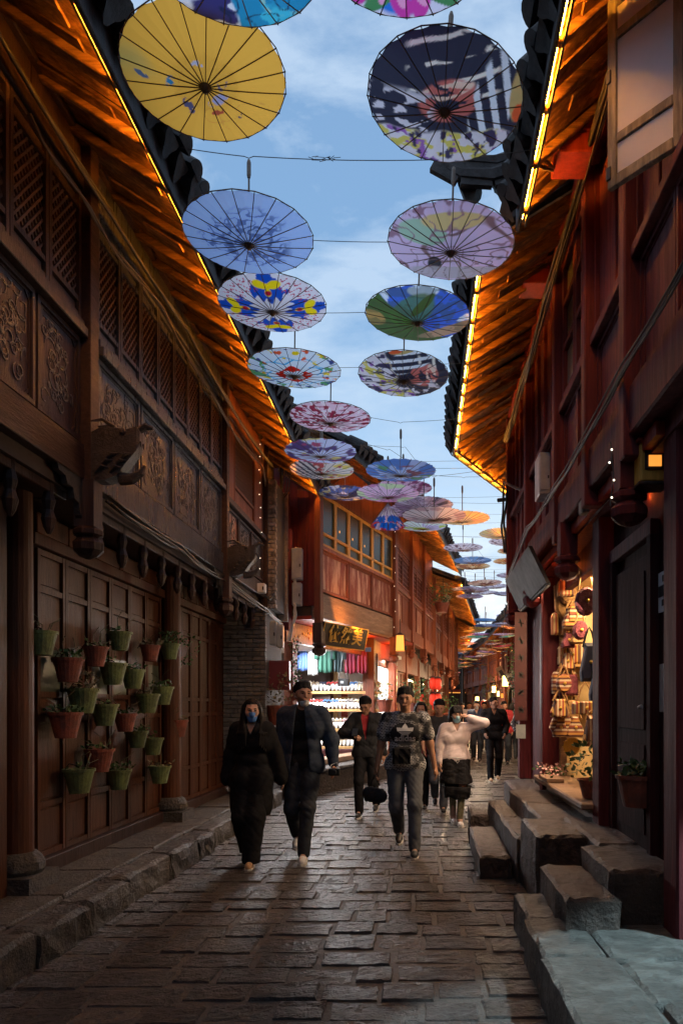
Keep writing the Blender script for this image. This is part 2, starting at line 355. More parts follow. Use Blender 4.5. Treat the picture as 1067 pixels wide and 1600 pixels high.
def d_bats(x, y):
    c = flat(x, (.72, .64, .68)); th = np.arctan2(y, x); r = np.hypot(x, y)
    for k in range(4):
        a = k * PI / 2; cx, cy = .62 * math.cos(a), .62 * math.sin(a); u = (x - cx) * math.cos(a) + (y - cy) * math.sin(a); v = -(x - cx) * math.sin(a) + (y - cy) * math.cos(a)
        c = lay(c, st(.36 - abs(v) - .75 * abs(u - .10 * np.cos(v * 11)) - .05 * np.sin(v * 40), 0, .02), (.03, .09, .42))
        c = lay(c, st(.19 - .10 * np.cos(np.arctan2(v, u) * 3) - np.hypot(v, u * 1.1 - .05), 0, .03), (.85, .60, .05)); c = lay(c, st(.07 - np.hypot(v, u + .12), 0, .02), (.45, .03, .05)); c = lay(c, st(.05 - np.hypot(v, u + .3), 0, .02), (.04, .05, .2))
    m = (abs(np.sin(th * 2)) > .55) & (r > .55) & (r < .93); c = lay(c, m * st(.10 - abs(np.sin(r * 17 + np.sin(th * 22) * 1.6)) * .3, 0, .03), (.42, .04, .08)); return c
def d_land(x, y):
    c = flat(x, (.075, .13, .045)); n = fbm(x * 2, y * 2, 3); b_ = st(x * .9 + y * .75 + .1 + .3 * (n - .5), 0, .03)
    c = lay(c, b_, (.09, .17, .62)); c = lay(c, b_ * st(fbm(x * 3, y * 3, 9), .6), (.75, .8, .9)); c = lay(c, b_ * blob(x, y, .1, .85, .3, .15), (.7, .76, .88))
    c = lay(c, blob(x, y, .6, -.45, .7, .22, .45), (.48, .30, .20)); c = lay(c, blob(x, y, -.85, -.1, .25, .3), (.42, .26, .10)); c = lay(c, blob(x, y, -.1, .3, .35, .6, -.6) * .8, (.10, .20, .05))
    c = lay(c, blob(x, y, .1, .5, .1, .4, -.6), (.08, .12, .04)); return lay(c, .5 * st(fbm(x * 5, y * 5, 4), .52), tuple((.07, .10, .05)))
def d_flowerwhite(x, y):
    c = flat(x, (.62, .68, .76)); r = np.hypot(x, y); th = np.arctan2(y, x)
    c = lay(c, st(.30 - abs(r - .28) * 2.0 - .22 * abs(np.sin(th * 2)), 0.02, .03) * st(.46 - r, 0, .02) * st(fbm(x * 9, y * 9, 6), .3), (.60, .04, .035))
    c = lay(c, st(.035 - abs(r - .55 - .08 * np.sin(th * 6)), 0, .02) * st(np.sin(th * 4 + .5), -.2), (.06, .34, .58)); c = lay(c, st(.02 - abs(r - .66 - .05 * np.sin(th * 8)), 0, .01), (.10, .40, .62))
    g = st(fbm(x * 5, y * 5, 14), .60) * st(r, .62, .05); c = lay(c, g, (.10, .28, .12)); c = lay(c, st(fbm(x * 6, y * 6, 15), .66) * st(r, .6, .05), (.66, .12, .06)); c = lay(c, st(fbm(x * 6, y * 6, 19), .68) * st(r, .6, .05), (.70, .50, .04)); c = lay(c, st(fbm(x * 6, y * 6, 45), .68) * st(r, .6, .05), (.05, .07, .2))
    return lay(c, st(.05 - r, 0, .01), (.7, .6, .2))
def d_city2(x, y): return d_city(-x * .9 + .1, y * .9 - .3, 3)
def d_pinkscript(x, y):
    c = flat(x, (.72, .48, .56)); c = lay(c, st(fbm(x * 7, y * 12, 4, 2), .56), (.30, .04, .07)); return lay(c, st(fbm(x * 12, y * 7, 6, 2), .66), (.80, .62, .66))
def d_figure(x, y):
    c = flat(x, (.52, .52, .68)); c = lay(c, st(fbm(x * 2.3, y * 2.3, 7), .56), (.10, .06, .16)); c = lay(c, st(fbm(x * 3, y * 3, 11), .63), (.36, .08, .14)); return lay(c, st(fbm(x * 3, y * 3, 16), .66), (.60, .48, .20))
def d_stripes(x, y):
    c = flat(x, (.60, .50, .46)); c = lay(c, st(np.sin((x + y * .5) * 26), .2, .2) * st(-x, -.1), (.06, .04, .06)); c = lay(c, st(fbm(x * 4, y * 4, 3), .55) * st(x, -.1), (.62, .46, .14)); return lay(c, st(fbm(x * 5, y * 5, 8), .62) * st(x, -.2), (.40, .08, .08))
def d_gen(seed, base, cols, f=3.0, scr=.0):
    def g(x, y):
        c = flat(x, base)
        for i, q in enumerate(cols): c = lay(c, st(fbm(x * f, y * f, seed + i * 7), .565), q)
        return lay(c, squig(x, y, f * 1.3, seed + 50, .025), tuple(v * .25 for v in base)) if scr else c
    return g
W_, K_ = (.68, .66, .72), (.06, .05, .10)
DES = dict(wave=d_wave, lotus=d_lotus, yellow=d_yellow, city=d_city, dragonblue=d_dragonblue, lilac=d_lilac, bats=d_bats, land=d_land, flowerwhite=d_flowerwhite,
    city2=d_city2, pinkscript=d_pinkscript, figure=d_figure, stripes=d_stripes,
    bluegreen=d_gen(3, (.10, .18, .42), [(.10, .24, .14), (.34, .40, .58), (.24, .10, .12)], 2.2), blueyellow=d_gen(9, (.10, .16, .42), [(.62, .55, .30), (.50, .54, .66), K_], 3.2, 1),
    pinkline=d_gen(12, (.66, .42, .56), [(.50, .56, .34), (.50, .20, .34)], 2.2, 1), pinkred=d_gen(22, (.55, .32, .42), [(.24, .06, .12), (.60, .55, .6)], 2.6, 1),
    swirl=d_gen(31, (.60, .52, .60), [(.10, .07, .14), (.34, .22, .34)], 2.4, 1), darkswirl=d_gen(35, (.34, .26, .34), [(.06, .05, .08), (.5, .44, .5)], 3, 1),
    blossom=d_gen(41, (.66, .58, .56), [(.16, .06, .07), (.48, .34, .34)], 2.4), paleyellow=d_gen(47, (.80, .62, .28), [(.80, .52, .30), (.70, .58, .36)], 2.5),
    greenpale=d_gen(51, (.50, .58, .56), [(.34, .50, .10), (.42, .40, .60)], 2), speckle=d_gen(56, (.60, .54, .60), [(.16, .10, .14)], 6), blue=d_gen(61, (.14, .28, .50), [(.30, .42, .62), (.08, .16, .32)], 2.5),
    orange=d_gen(66, (.62, .34, .16), [(.40, .14, .08), (.70, .55, .35)], 3), greydark=d_gen(71, (.42, .42, .52), [K_, (.24, .22, .30)], 3), purple=d_gen(76, (.22, .12, .40), [(.10, .10, .34), (.45, .28, .55)], 3),
    red=d_gen(81, (.52, .06, .12), [(.62, .3, .35)], 3), ochre=d_gen(86, (.50, .34, .08), [(.40, .24, .08)], 3), teal=d_gen(91, (.06, .34, .42), [(.3, .5, .5)], 3), green=d_gen(95, (.14, .30, .16), [(.06, .16, .1)], 3), lav=d_gen(97, (.44, .42, .64), [(.30, .26, .48)], 3))
pm = bpy.data.materials.new('printed_oil_paper'); t, b = nodes(pm)
vc = t.nodes.new('ShaderNodeVertexColor'); vc.layer_name = 'print'
tr = t.nodes.new('ShaderNodeBsdfTranslucent'); mxs = t.nodes.new('ShaderNodeMixShader'); mxs.inputs['Fac'].default_value = .8
br = t.nodes.new('ShaderNodeBrightContrast'); gm = t.nodes.new('ShaderNodeHueSaturation'); gm.inputs['Saturation'].default_value = 1.05; gm.inputs['Value'].default_value = 1.7
t.links.new(vc.outputs['Color'], b.inputs['Base Color']); t.links.new(vc.outputs['Color'], gm.inputs['Color']); t.links.new(gm.outputs['Color'], tr.inputs['Color']); b.inputs['Roughness'].default_value = .6
t.links.new(b.outputs[0], mxs.inputs[1]); t.links.new(tr.outputs[0], mxs.inputs[2]); t.links.new(mxs.outputs[0], t.nodes['Material Output'].inputs['Surface'])
R_U = .42
def canopy(design, nr, nth, nrib, depth, rot):
    rr = np.linspace(0.02, 1, nr); th = np.arange(nth) * 2 * PI / nth
    Rg, T = np.meshgrid(rr, th, indexing='ij')
    half = PI / nrib; loc_ = (T + half) % (2 * half) - half
    poly = np.cos(half) / np.cos(loc_); scal = 1 - .012 * (1 - np.abs(loc_) / half)
    rad = Rg * (poly * scal * Rg + (1 - Rg)); x = rad * np.cos(T); y = rad * np.sin(T)
    z = depth * Rg ** 1.25 / R_U - .012 * Rg * (1 - (np.abs(loc_) / half) ** 2)
    c_, s_ = math.cos(rot), math.sin(rot)
    col = DES[design]((x * c_ - (-y) * s_).ravel(), (x * s_ + (-y) * c_).ravel())
    co = np.stack([x * R_U, y * R_U, z * R_U], -1).reshape(-1, 3)
    i, j = np.meshgrid(np.arange(nr - 1), np.arange(nth), indexing='ij'); j2 = (j + 1) % nth
    q = np.stack([i * nth + j, i * nth + j2, (i + 1) * nth + j2, (i + 1) * nth + j], -1).reshape(-1, 4)
    return grid_mesh('canopy', co, q, pm, np.clip(col, 0, 1))
def grid_mesh(name, co, q, mat, col=None, attr='print', smooth=True):
    me = bpy.data.meshes.new(name); me.vertices.add(len(co)); me.vertices.foreach_set('co', co.astype(np.float32).ravel())
    n = len(q); me.loops.add(n * 4); me.loops.foreach_set('vertex_index', q.astype(np.int32).ravel())
    me.polygons.add(n); me.polygons.foreach_set('loop_start', np.arange(n, dtype=np.int32) * 4)
    if smooth: me.polygons.foreach_set('use_smooth', np.ones(n, bool))
    if mat: me.materials.append(mat)
    if col is not None:
        a = me.color_attributes.new(attr, 'FLOAT_COLOR', 'POINT'); a.data.foreach_set('color', np.concatenate([col, np.ones((len(col), 1))], 1).astype(np.float32).ravel())
    me.update(); return me
RIBC = {}
def rib_mesh(depth, nrib, thick):
    k = (round(depth, 3), thick)
    if k not in RIBC:
        pts = [(R_U * r, 0, depth * r ** 1.25 - .004) for r in (0.03, .35, .7, 1.012)]
        a = MB().tube(pts, thick, 4).mesh('rib', 'bamboo')
        b_ = MB().tube([(0.02, 0, .16), (R_U * .40, 0, depth * .4 ** 1.25 + .003)], thick * .8, 3).mesh('stretcher', 'bamboo')
        j = MB()
        for i in range(nrib):
            cs, sn = math.cos(2 * PI * i / nrib), math.sin(2 * PI * i / nrib)
            j.tube([(p[0] * cs, p[0] * sn, p[2]) for p in pts], thick, 3)
        RIBC[k] = (a, b_, j.mesh('ribs', 'bamboo'))
    return RIBC[k]
UMBS = []; ULAB = {}
def umbrella(px, py, wpx, design, label, near, tilt=(0, 0), rot=0., depth=.065, group='paper umbrellas hung above the street', wire=True):
    d = 2 * R_U * F / wpx; p = at(px, py, d); p.z -= depth * .9
    root = empty('paper_umbrella', p, 0, label, 'umbrella', group); root.rotation_euler = (math.radians(tilt[0]), math.radians(tilt[1]), 0)
    nrib = 20; q = {2: (64, 240), 1: (26, 120), 0: (8, 40)}[near]
    link('canopy', canopy(design, q[0], q[1], nrib, depth, rot), root)
    th = (.0032, .0034, .005)[2 - near]; a, b_, j = rib_mesh(depth, nrib, th)
    if near == 2:
        for i in range(nrib):
            link('rib', a, root, (0, 0, 0), (0, 0, 2 * PI * i / nrib)); link('stretcher', b_, root, (0, 0, 0), (0, 0, 2 * PI * (i + .0) / nrib))
        link('rim_thread', MB().tube([(R_U * 1.002 * math.cos(2 * PI * k / nrib), R_U * 1.002 * math.sin(2 * PI * k / nrib), depth) for k in range(nrib + 1)], .0035, 4).mesh('rim_thread', 'pot_terra' if design == 'yellow' else 'bamboo'), root)
        link('hub', MB().lathe([(.012, -.03), (.026, -.012), (.03, .01), (.02, .03)], n=12).mesh('hub', 'bamboo', True), root)
    elif near == 1:
        for i in range(nrib): link('rib', a, root, (0, 0, 0), (0, 0, 2 * PI * i / nrib))
        link('hub', MB().lathe([(.02, -.02), (.028, .01)], n=8).mesh('hub', 'bamboo'), root)
    else: link('ribs', j, root)['kind'] = 'stuff'
    link('shaft', MB().tube([(0, 0, 0), (0, 0, .50)], .007 if near else .010, 6).mesh('shaft', 'metal_pole'), root)
    link('handle', MB().tube([(0, 0, .44), (0, 0, .46), (0, 0, .54), (0, 0, .56)], [.010, .014, .014, .008], 8).mesh('handle', 'metal_pole'), root)
    UMBS.append((p.x, p.y, p.z)); ULAB[round(p.y, 4)] = label; return root
U = umbrella
U(357, -92, 308, 'wave', 'indigo and teal umbrella with white foam, cut off by the top edge at left', 2, (3, 0))
U(632, -105, 300, 'lotus', 'pink and white umbrella with lotus petals, cut off by the top edge', 2, (3, 0), rot=.1)
U(321, 119, 250, 'yellow', 'plain ochre yellow umbrella with small painted figures, beside the left eave', 2, (-2, -3))
U(694, 158, 243, 'city', 'largest dark umbrella with black and white street scene and striped right side', 2, (-2, 4))
U(389, 369, 200, 'dragonblue', 'pale blue umbrella with dark ink dragon round its hub', 2, (0, 0))
U(704, 381, 198, 'lilac', 'lilac umbrella with curling brown lines and green blotch', 2, (1, 2))
U(426, 476, 167, 'bats', 'white umbrella with four yellow and blue winged motifs', 2, (0, 0), rot=.05)
U(652, 493, 164, 'land', 'green and blue landscape umbrella with white clouds', 2, (1, 2))
U(460, 578, 144, 'flowerwhite', 'white umbrella with red petals in the middle and blue arcs', 2, (2, 1))
U(630, 586, 141, 'city2', 'smaller dark umbrella with a black and cream street scene beside the right roof', 2, (-3, 1), rot=1.2)
U(516, 653, 126, 'pinkscript', 'pink umbrella covered in dark red brush marks', 2, (1, 1))
U(501, 706, 112, 'figure', 'pale violet umbrella with dark figures below the pink red one', 1, (0, -1))
U(503, 734, 100, 'stripes', 'cream umbrella with dark stripes half hidden under the violet one', 1)
U(626, 736, 110, 'bluegreen', 'dark blue and green umbrella on a long shaft above the pink pair', 1)
U(539, 771, 82, 'blueyellow', 'small blue umbrella with pale yellow patches above the yellow windows', 1)
U(630, 763, 90, 'pinkred', 'rosy umbrella with wine coloured curls, upper one of the pink pair', 1)
U(606, 771, 98, 'pinkline', 'pink umbrella with pale green patch, lower one of the pink pair', 1)
U(662, 789, 92, 'darkswirl', 'dark plum umbrella behind the swirl patterned one', 1)
U(648, 798, 88, 'swirl', 'cream umbrella with black swirls above the half closed one', 1)
U(678, 806, 100, 'blossom', 'off white umbrella with a dark brown blossom', 1)
U(722, 810, 86, 'paleyellow', 'pale yellow umbrella right of the brown blossom one', 1)
U(661, 822, 72, 'greenpale', 'pale umbrella with lime green edge touching the left eave', 1)
U(786, 834, 76, 'paleyellow', 'cream yellow umbrella nearest the right building corner', 1, rot=2)
U(797, 846, 68, 'speckle', 'pale umbrella right under the cream yellow one', 1)
U(723, 856, 62, 'speckle', 'white speckled umbrella hanging over the middle of the lane', 1)
U(738, 876, 59, 'blue', 'sky blue umbrella just under the white speckled one', 1)
U(738, 885, 55, 'orange', 'white and orange umbrella tucked below the sky blue one', 1)
U(803, 861, 53, 'orange', 'small orange umbrella half hidden by the right corner', 1)
U(796, 877, 52, 'orange', 'tan umbrella second below the cream yellow one', 1, rot=1)
U(798, 899, 46, 'darkswirl', 'dark lace patterned umbrella by the right corner', 0)
FARU = [(757, 911, 54, 'blossom'), (742, 922, 44, 'darkswirl'), (772, 916, 42, 'speckle'), (727, 920, 44, 'greydark'), (790, 928, 40, 'greydark'), (733, 932, 43, 'lav'), (758, 926, 40, 'speckle'), (757, 969, 36, 'blue'),
    (790, 961, 30, 'lav'), (788, 974, 36, 'greydark'), (790, 978, 32, 'lav'), (741, 986, 36, 'ochre'), (786, 991, 35, 'lav'), (745, 995, 35, 'teal')]
NMF = ['brown blossom patterned', 'dark lace', 'finely speckled', 'grey black', 'charcoal dotted', 'lavender', 'pale dotted', 'steel blue', 'small lavender', 'dark grey', 'lilac grey', 'mustard', 'white lilac', 'pale teal']
for (a_, b_, c_, d_), n_ in zip(FARU, NMF): U(a_, b_, c_, d_, n_ + ' umbrella seen edge on, far down the umbrella row', 0, (random.uniform(-2, 2), random.uniform(-3, 3)), rot=random.random() * 6, group='paper umbrellas hung far down the lane')
pal = ['blue', 'purple', 'speckle', 'lav', 'orange', 'red', 'paleyellow', 'green', 'ochre', 'blue', 'speckle', 'pinkline', 'teal', 'paleyellow', 'lav']
k = 0
for d in np.arange(26, 56, 1.15):
    cx_ = 3.1 + (d - 26) * (-.012)
    for q_ in range(3 if d > 30 else 2):
        w_ = 2 * R_U * F / d; X = cx_ - .9 + q_ * 1.1 + random.uniform(-.15, .15) - (.5 if d > 38 else 0); z = 4.35 + random.uniform(-.35, .3) - max(0, d - 34) * .006
        nm = pal[(k * 4 + q_ * 7) % len(pal)]
        U(VX + X / d * F, VY - (z - CZ) * F / d, w_, nm, 'small %s umbrella %s of the crowded far end, %s' % ({'lav': 'lavender', 'greydark': 'dark grey', 'speckle': 'speckled', 'pinkline': 'pink', 'paleyellow': 'pale yellow'}.get(nm, nm), ('in the left row', 'in the middle', 'in the right row')[q_], 'nearest part' if d < 32 else 'second stretch' if d < 38 else 'third stretch' if d < 44 else 'fourth stretch' if d < 50 else 'last stretch'), 0, (random.uniform(-6, 6), random.uniform(-8, 8)), rot=random.random() * 6, group='tiny umbrellas at the far end', wire=False); k += 1
# half closed umbrella hanging point up
p = at(606, 806, 10.6); root = empty('paper_umbrella', p, 0, 'half closed white and blue umbrella hanging like a cone', 'umbrella', 'paper umbrellas hung above the street')
th = np.arange(160) * 2 * PI / 160; rr = np.linspace(.01, 1, 30); Rg, T = np.meshgrid(rr, th, indexing='ij'); fold = 1 - .10 * np.abs(np.sin(T * 10))
x, y = Rg * fold * np.cos(T), Rg * fold * np.sin(T)
cc = flat(x.ravel(), (.66, .62, .68)); n_ = fbm(T.ravel() * 5, Rg.ravel() * 2, 3); cc = lay(cc, st(Rg.ravel() + .4 * (n_ - .5), .62, .05), (.03, .12, .50)); cc = lay(cc, st(Rg.ravel() + .3 * (n_ - .5), .95, .03), (.35, .05, .05)); cc = lay(cc, st(fbm(T.ravel() * 3, Rg.ravel() * 5, 9), .64), (.45, .35, .5))
i, j = np.meshgrid(np.arange(29), np.arange(160), indexing='ij'); j2 = (j + 1) % 160
link('canopy', grid_mesh('canopy', np.stack([x * .26, y * .26, .20 - .36 * Rg], -1).reshape(-1, 3), np.stack([i * 160 + j, i * 160 + j2, (i + 1) * 160 + j2, (i + 1) * 160 + j], -1).reshape(-1, 4), pm, cc), root)
for k in range(20):
    a_ = 2 * PI * k / 20; link('rib', MB().tube([(0, 0, .2), (.262 * math.cos(a_), .262 * math.sin(a_), -.162)], .003, 4).mesh('rib', 'bamboo'), root)
link('shaft', MB().tube([(0, 0, -.3), (0, 0, .30)], .006, 6).mesh('shaft', 'metal_pole'), root)
UMBS.append((p.x, p.y, p.z - .3))
# wires across the street, one for each row of umbrellas
rows = []
for x, y, z in sorted(UMBS, key=lambda q: q[1]):
    if y > 24: continue
    if rows and abs(rows[-1][0] - y) < .35: rows[-1][1].append((x, z))
    else: rows.append([y, [(x, z)]])
for y, ps in rows:
    ps.sort(); zz = [z + .57 for x, z in ps]
    lx = -1.75 if y < 11 else -1.75 + (y - 11) * .14 + .7; rx = .75 if y < 10 else 2.2 + (y - 10) * .12
    pts = [(lx - .1, y, zz[0] + .12)]
    for (x, z), h in zip(ps, zz): pts += [(x - .03, y, h + .012), (x, y, h), (x + .03, y, h + .012)]
    pts.append((rx + .1, y, zz[-1] + .1))
    full = []
    for a_, b_ in zip(pts, pts[1:]):
        L_ = abs(b_[0] - a_[0]); n = 6 if L_ > .3 else 1
        for i in range(n):
            q = i / n; full.append((a_[0] + (b_[0] - a_[0]) * q, y, a_[2] + (b_[2] - a_[2]) * q - .05 * L_ * q * (1 - q)))
    full.append(pts[-1])
    wcol = link('hanging_wire', MB().tube(full, .0026, 4).mesh('hanging_wire', 'wire'))
    lb_ = ULAB.get(round(y, 4), 'half closed umbrella').split(' umbrella')[0]; tag(wcol, 'thin wire strung across the street holding the %s umbrella' % ' '.join(lb_.split()[:7]), 'wire', 'wires strung across the street')
    if y < 5 and y > 4.4:
        kb = MB()
        for i in range(14): c0 = random.uniform(-.75, -.55); kb.tube([(c0, y, zz[0] + .0 + random.uniform(-.015, .015)), (c0 + random.uniform(-.06, .06), y + .01, zz[0] + random.uniform(-.02, .03))], .002, 3)
        link('knot', kb.mesh('knot', 'wire'), wcol)
# ================================================================ ground
LP = [(0, -2.25), (10.6, -2.25), (12, -1.75), (15.5, -.64), (21.9, .31), (32, 1.5), (45, 1.75), (60, 1.75)]
RP = [(0, 1.48), (10.2, 1.48), (12.5, 2.3), (18, 3.3), (26, 3.9), (38, 4.0), (60, 4.0)]
def pl(P, d):
    for (a, x), (b, y) in zip(P, P[1:]):
        if a <= d <= b: return x + (y - x) * (d - a) / (b - a)
    return P[-1][1]
gm_ = MB().box(-150, 150, -20, 400, -.4, -.009).mesh('ground', 'joint'); ground = link('ground', gm_, kind='structure')
street = empty('street', (0, 0, 0), kind='structure')
def rock(name, dx, dy, dz, amp, mat, seed=0, n=4, edge=.02):
    """stone block, top at z=0: worn top with uneven relief, rounded edges, rough sides"""
    r = random.Random(seed); xs = [-dx / 2, -dx / 2 + edge] + [-dx / 2 + dx * i / n for i in range(1, n)] + [dx / 2 - edge, dx / 2]
    m = max(2, min(6, int(n * dy / dx + .5))); ys = [-dy / 2, -dy / 2 + edge] + [-dy / 2 + dy * i / m for i in range(1, m)] + [dy / 2 - edge, dy / 2]
    vs = []; nx, ny = len(xs), len(ys)
    for i, x in enumerate(xs):
        for j, y in enumerate(ys):
            rim = i in (0, nx - 1) or j in (0, ny - 1)
            vs.append((x + r.uniform(-1, 1) * edge * .35, y + r.uniform(-1, 1) * edge * .35, (-edge * .8 if rim else 0) + r.uniform(-1, 1) * amp))
    fs = [(i * ny + j, (i + 1) * ny + j, (i + 1) * ny + j + 1, i * ny + j + 1) for i in range(nx - 1) for j in range(ny - 1)]
    ring = [i * ny for i in range(nx)] + [(nx - 1) * ny + j for j in range(1, ny)] + [i * ny + ny - 1 for i in range(nx - 2, -1, -1)] + [j for j in range(ny - 2, 0, -1)]
    lv = [ring]
    ks = 3 if dz > .1 else 1
    for k in range(1, ks + 1):
        row = []
        for v in ring:
            x, y, z = vs[v]; row.append(len(vs)); j_ = edge * .5 * (k < ks) if ks > 1 else 0
            vs.append((x + r.uniform(-1, 1) * j_, y + r.uniform(-1, 1) * j_, z + (-dz - z) * k / ks))
        lv.append(row)
    for a, b_ in zip(lv, lv[1:]):
        L_ = len(a)
        for i in range(L_): fs.append((a[i], b_[i], b_[(i + 1) % L_], a[(i + 1) % L_]))
    mb = MB().add(vs, fs); return mb.mesh(name, mat, False)
PAV = [rock('paving_stone', 1, 1, .08, .0045, 'stone_paving', s, 6, .045) for s in range(14)]
for me in PAV:   # unit stones are scaled to size, so keep heights real
    pass
items = []
d = 2.0; row = 0
while d < 25:
    dep = random.uniform(.22, .34); x = pl(LP, d) + (0 if d < 11 else -.1) + random.uniform(-.3, 0); xr = .70 if d < 4.95 else (1.2 if d < 8 else pl(RP, d)) + .05
    while x < xr:
        wd = random.uniform(.22, .50); items.append((x + wd / 2, d + dep / 2 + .05 * math.sin(x * 1.4 + row * .23) + .03 * math.sin(x * 3.7 + row), wd * 1.0, dep * random.uniform(.9, 1.0))); x += wd
    d += dep; row += 1
def seen(x, y): return abs(x * F / y + VX - 533) < 620 and CZ * F / y + VY < 1660
items = [q for q in items if seen(q[0], q[1])]
items.sort(key=lambda q: q[1])
for x, y, wd, dp in items[:300]:
    o = link('paving_stone', random.choice(PAV), street, (x, y, random.uniform(-.008, .008)), (random.uniform(-.012, .012), random.uniform(-.012, .012), random.uniform(-.012, .012) + random.choice((0, PI))))
    o.scale = (wd - random.uniform(.004, .014), dp - random.uniform(.004, .014), 1)
def joined_stones(lst, name, mat, parent):
    mb = MB()
    for x, y, wd, dp in lst:
        a, b_ = wd / 2 - .01, dp / 2 - .01; z = random.uniform(-.01, .008); c = [z + random.uniform(-.006, .006) for _ in range(4)]
        mb.hexa([(x - a, y - b_, -.08), (x + a, y - b_, -.08), (x + a, y + b_, -.08), (x - a, y + b_, -.08), (x - a, y - b_, c[0]), (x + a, y - b_, c[1]), (x + a, y + b_, c[2]), (x - a, y + b_, c[3])])
    return link(name, mb.mesh(name, mat), parent, kind='stuff')
far = items[300:]; d = 25
while d < 60:
    x = pl(LP, d) - .2; dp = .5
    while x < pl(RP, d) + .3: far.append((x + .3, d + .25, .6, dp)); x += .6
    d += dp
joined_stones(far, 'distant_paving_stones', 'stone_paving', street)
# left raised pavement
pvl = empty('left_pavement', (0, 0, 0), kind='structure')
link('pavement_bed', MB().box(-3.6, -2.33, -1, 12.2, -.3, .19).mesh('pavement_bed', 'joint'), pvl)
y = 2.6; s = 0
while y < 10.9:
    ln = random.uniform(.45, .95); s += 1
    o = link('kerb_stone', rock('kerb_stone', .22, ln - .012, .27, .012, 'stone_kerb', s, 3, .03), pvl, (-2.31 + random.uniform(-.02, .02), y + ln / 2, .215 + random.uniform(-.012, .012)), (0, random.uniform(-.03, .03), random.uniform(-.02, .02))); y += ln
y = 2.6
while y < 11.5:
    dp = random.uniform(.6, 1.0); x = -2.43
    while x > -3.35:
        wd = random.uniform(.4, .6); s += 1
        link('flagstone', rock('flagstone', wd - .012, dp - .014, .05, .005, 'stone_kerb', s, 2, .015), pvl, (x - wd / 2, y + dp / 2, .222 + random.uniform(-.004, .004))); x -= wd
    y += dp
# right raised slabs and stone steps
pvr = empty('right_pavement', (0, 0, 0), kind='structure')
link('pavement_bed', MB().box(.68, 3.2, -1, 4.8, -.3, .20).mesh('pavement_bed', 'joint'), pvr)
s = 100
for (x0, x1, y0, y1) in ((.60, 1.02, 1.9, 2.75), (.60, .98, 2.75, 3.6), (.60, .93, 3.6, 4.25), (.62, .95, 4.25, 4.85), (1.02, 1.9, 1.9, 2.5), (1.02, 1.75, 2.5, 3.05), (.98, 1.5, 3.05, 3.55), (1.5, 2.4, 3.05, 3.7), (.94, 1.42, 3.55, 4.05), (1.42, 2.2, 3.7, 4.3), (.95, 1.4, 4.05, 4.85), (1.75, 2.6, 2.4, 3.05), (1.9, 2.8, 1.9, 2.4)):
    s += 1; link('flagstone', rock('flagstone', x1 - x0 - .007, y1 - y0 - .007, .27, .006, 'stone_slab', s, 8, .02), pvr, ((x0 + x1) / 2, (y0 + y1) / 2, .25 + random.uniform(-.006, .006)), (random.uniform(-.006, .006), random.uniform(-.006, .006), random.uniform(-.02, .02)))
steps = empty('stone_steps', (1.1, 6.0, 0), 0, 'worn red brown stone steps climbing in blocks to the right shop door', 'steps')
def block(x0, x1, y0, y1, z, nm='step_block', dz=None):
    global s; s += 1
    o = link(nm, rock(nm, x1 - x0, y1 - y0, dz or z + .03, .009, 'stone_step', s, 6, .024), steps, ((x0 + x1) / 2 - 1.1, (y0 + y1) / 2 - 6.0, z), (0, 0, random.uniform(-.02, .02)))
block(.80, 1.10, 4.0, 4.88, .43); block(1.08, 1.50, 4.12, 4.9, .56); block(.84, 1.20, 5.25, 6.1, .56); block(1.19, 1.62, 4.9, 6.1, .57)
block(1.00, 1.55, 6.12, 7.1, .55); block(1.01, 1.55, 7.12, 8.25, .555); block(.80, 1.01, 6.15, 7.35, .38); block(.80, 1.0, 7.37, 8.7, .375); block(.50, .78, 6.25, 7.85, .20)
block(.62, 1.1, 8.95, 9.9, .16); block(1.12, 1.5, 8.3, 9.9, .5); block(.88, 1.07, 4.92, 5.22, .30)

# ================================================================ shared facade pieces
def carving_mesh(seed, w_, h_):
    r = random.Random(seed); mb = MB()
    for k in range(34):
        cx_, cz_ = r.uniform(-.36, .36) * w_, r.uniform(-.40, .40) * h_; a = r.uniform(0, 6.28); cur = r.uniform(2, 6) * r.choice((-1, 1)); pts = []; stp = .05 * (w_ + h_) / 2
        for i in range(9):
            pts.append((max(-w_ * .46, min(w_ * .46, cx_)), r.uniform(.0, .004), max(-h_ * .46, min(h_ * .46, cz_)))); cx_ += math.cos(a) * stp; cz_ += math.sin(a) * stp; a += cur * .12 * (1 + i * .12)
        mb.tube(pts, [.003 + .006 * math.sin(PI * (i + .5) / 9) for i in range(9)], 5)
    for k in range(5): mb.ball((r.uniform(-.3, .3) * w_, .0, r.uniform(-.35, .35) * h_), r.uniform(.015, .03) * (w_ + h_), 8, 4, (1, .35, 1))
    return mb
CARV = {}
def flat_(mb): mb.v = [(x, y * .5, z) for x, y, z in mb.v]; return mb
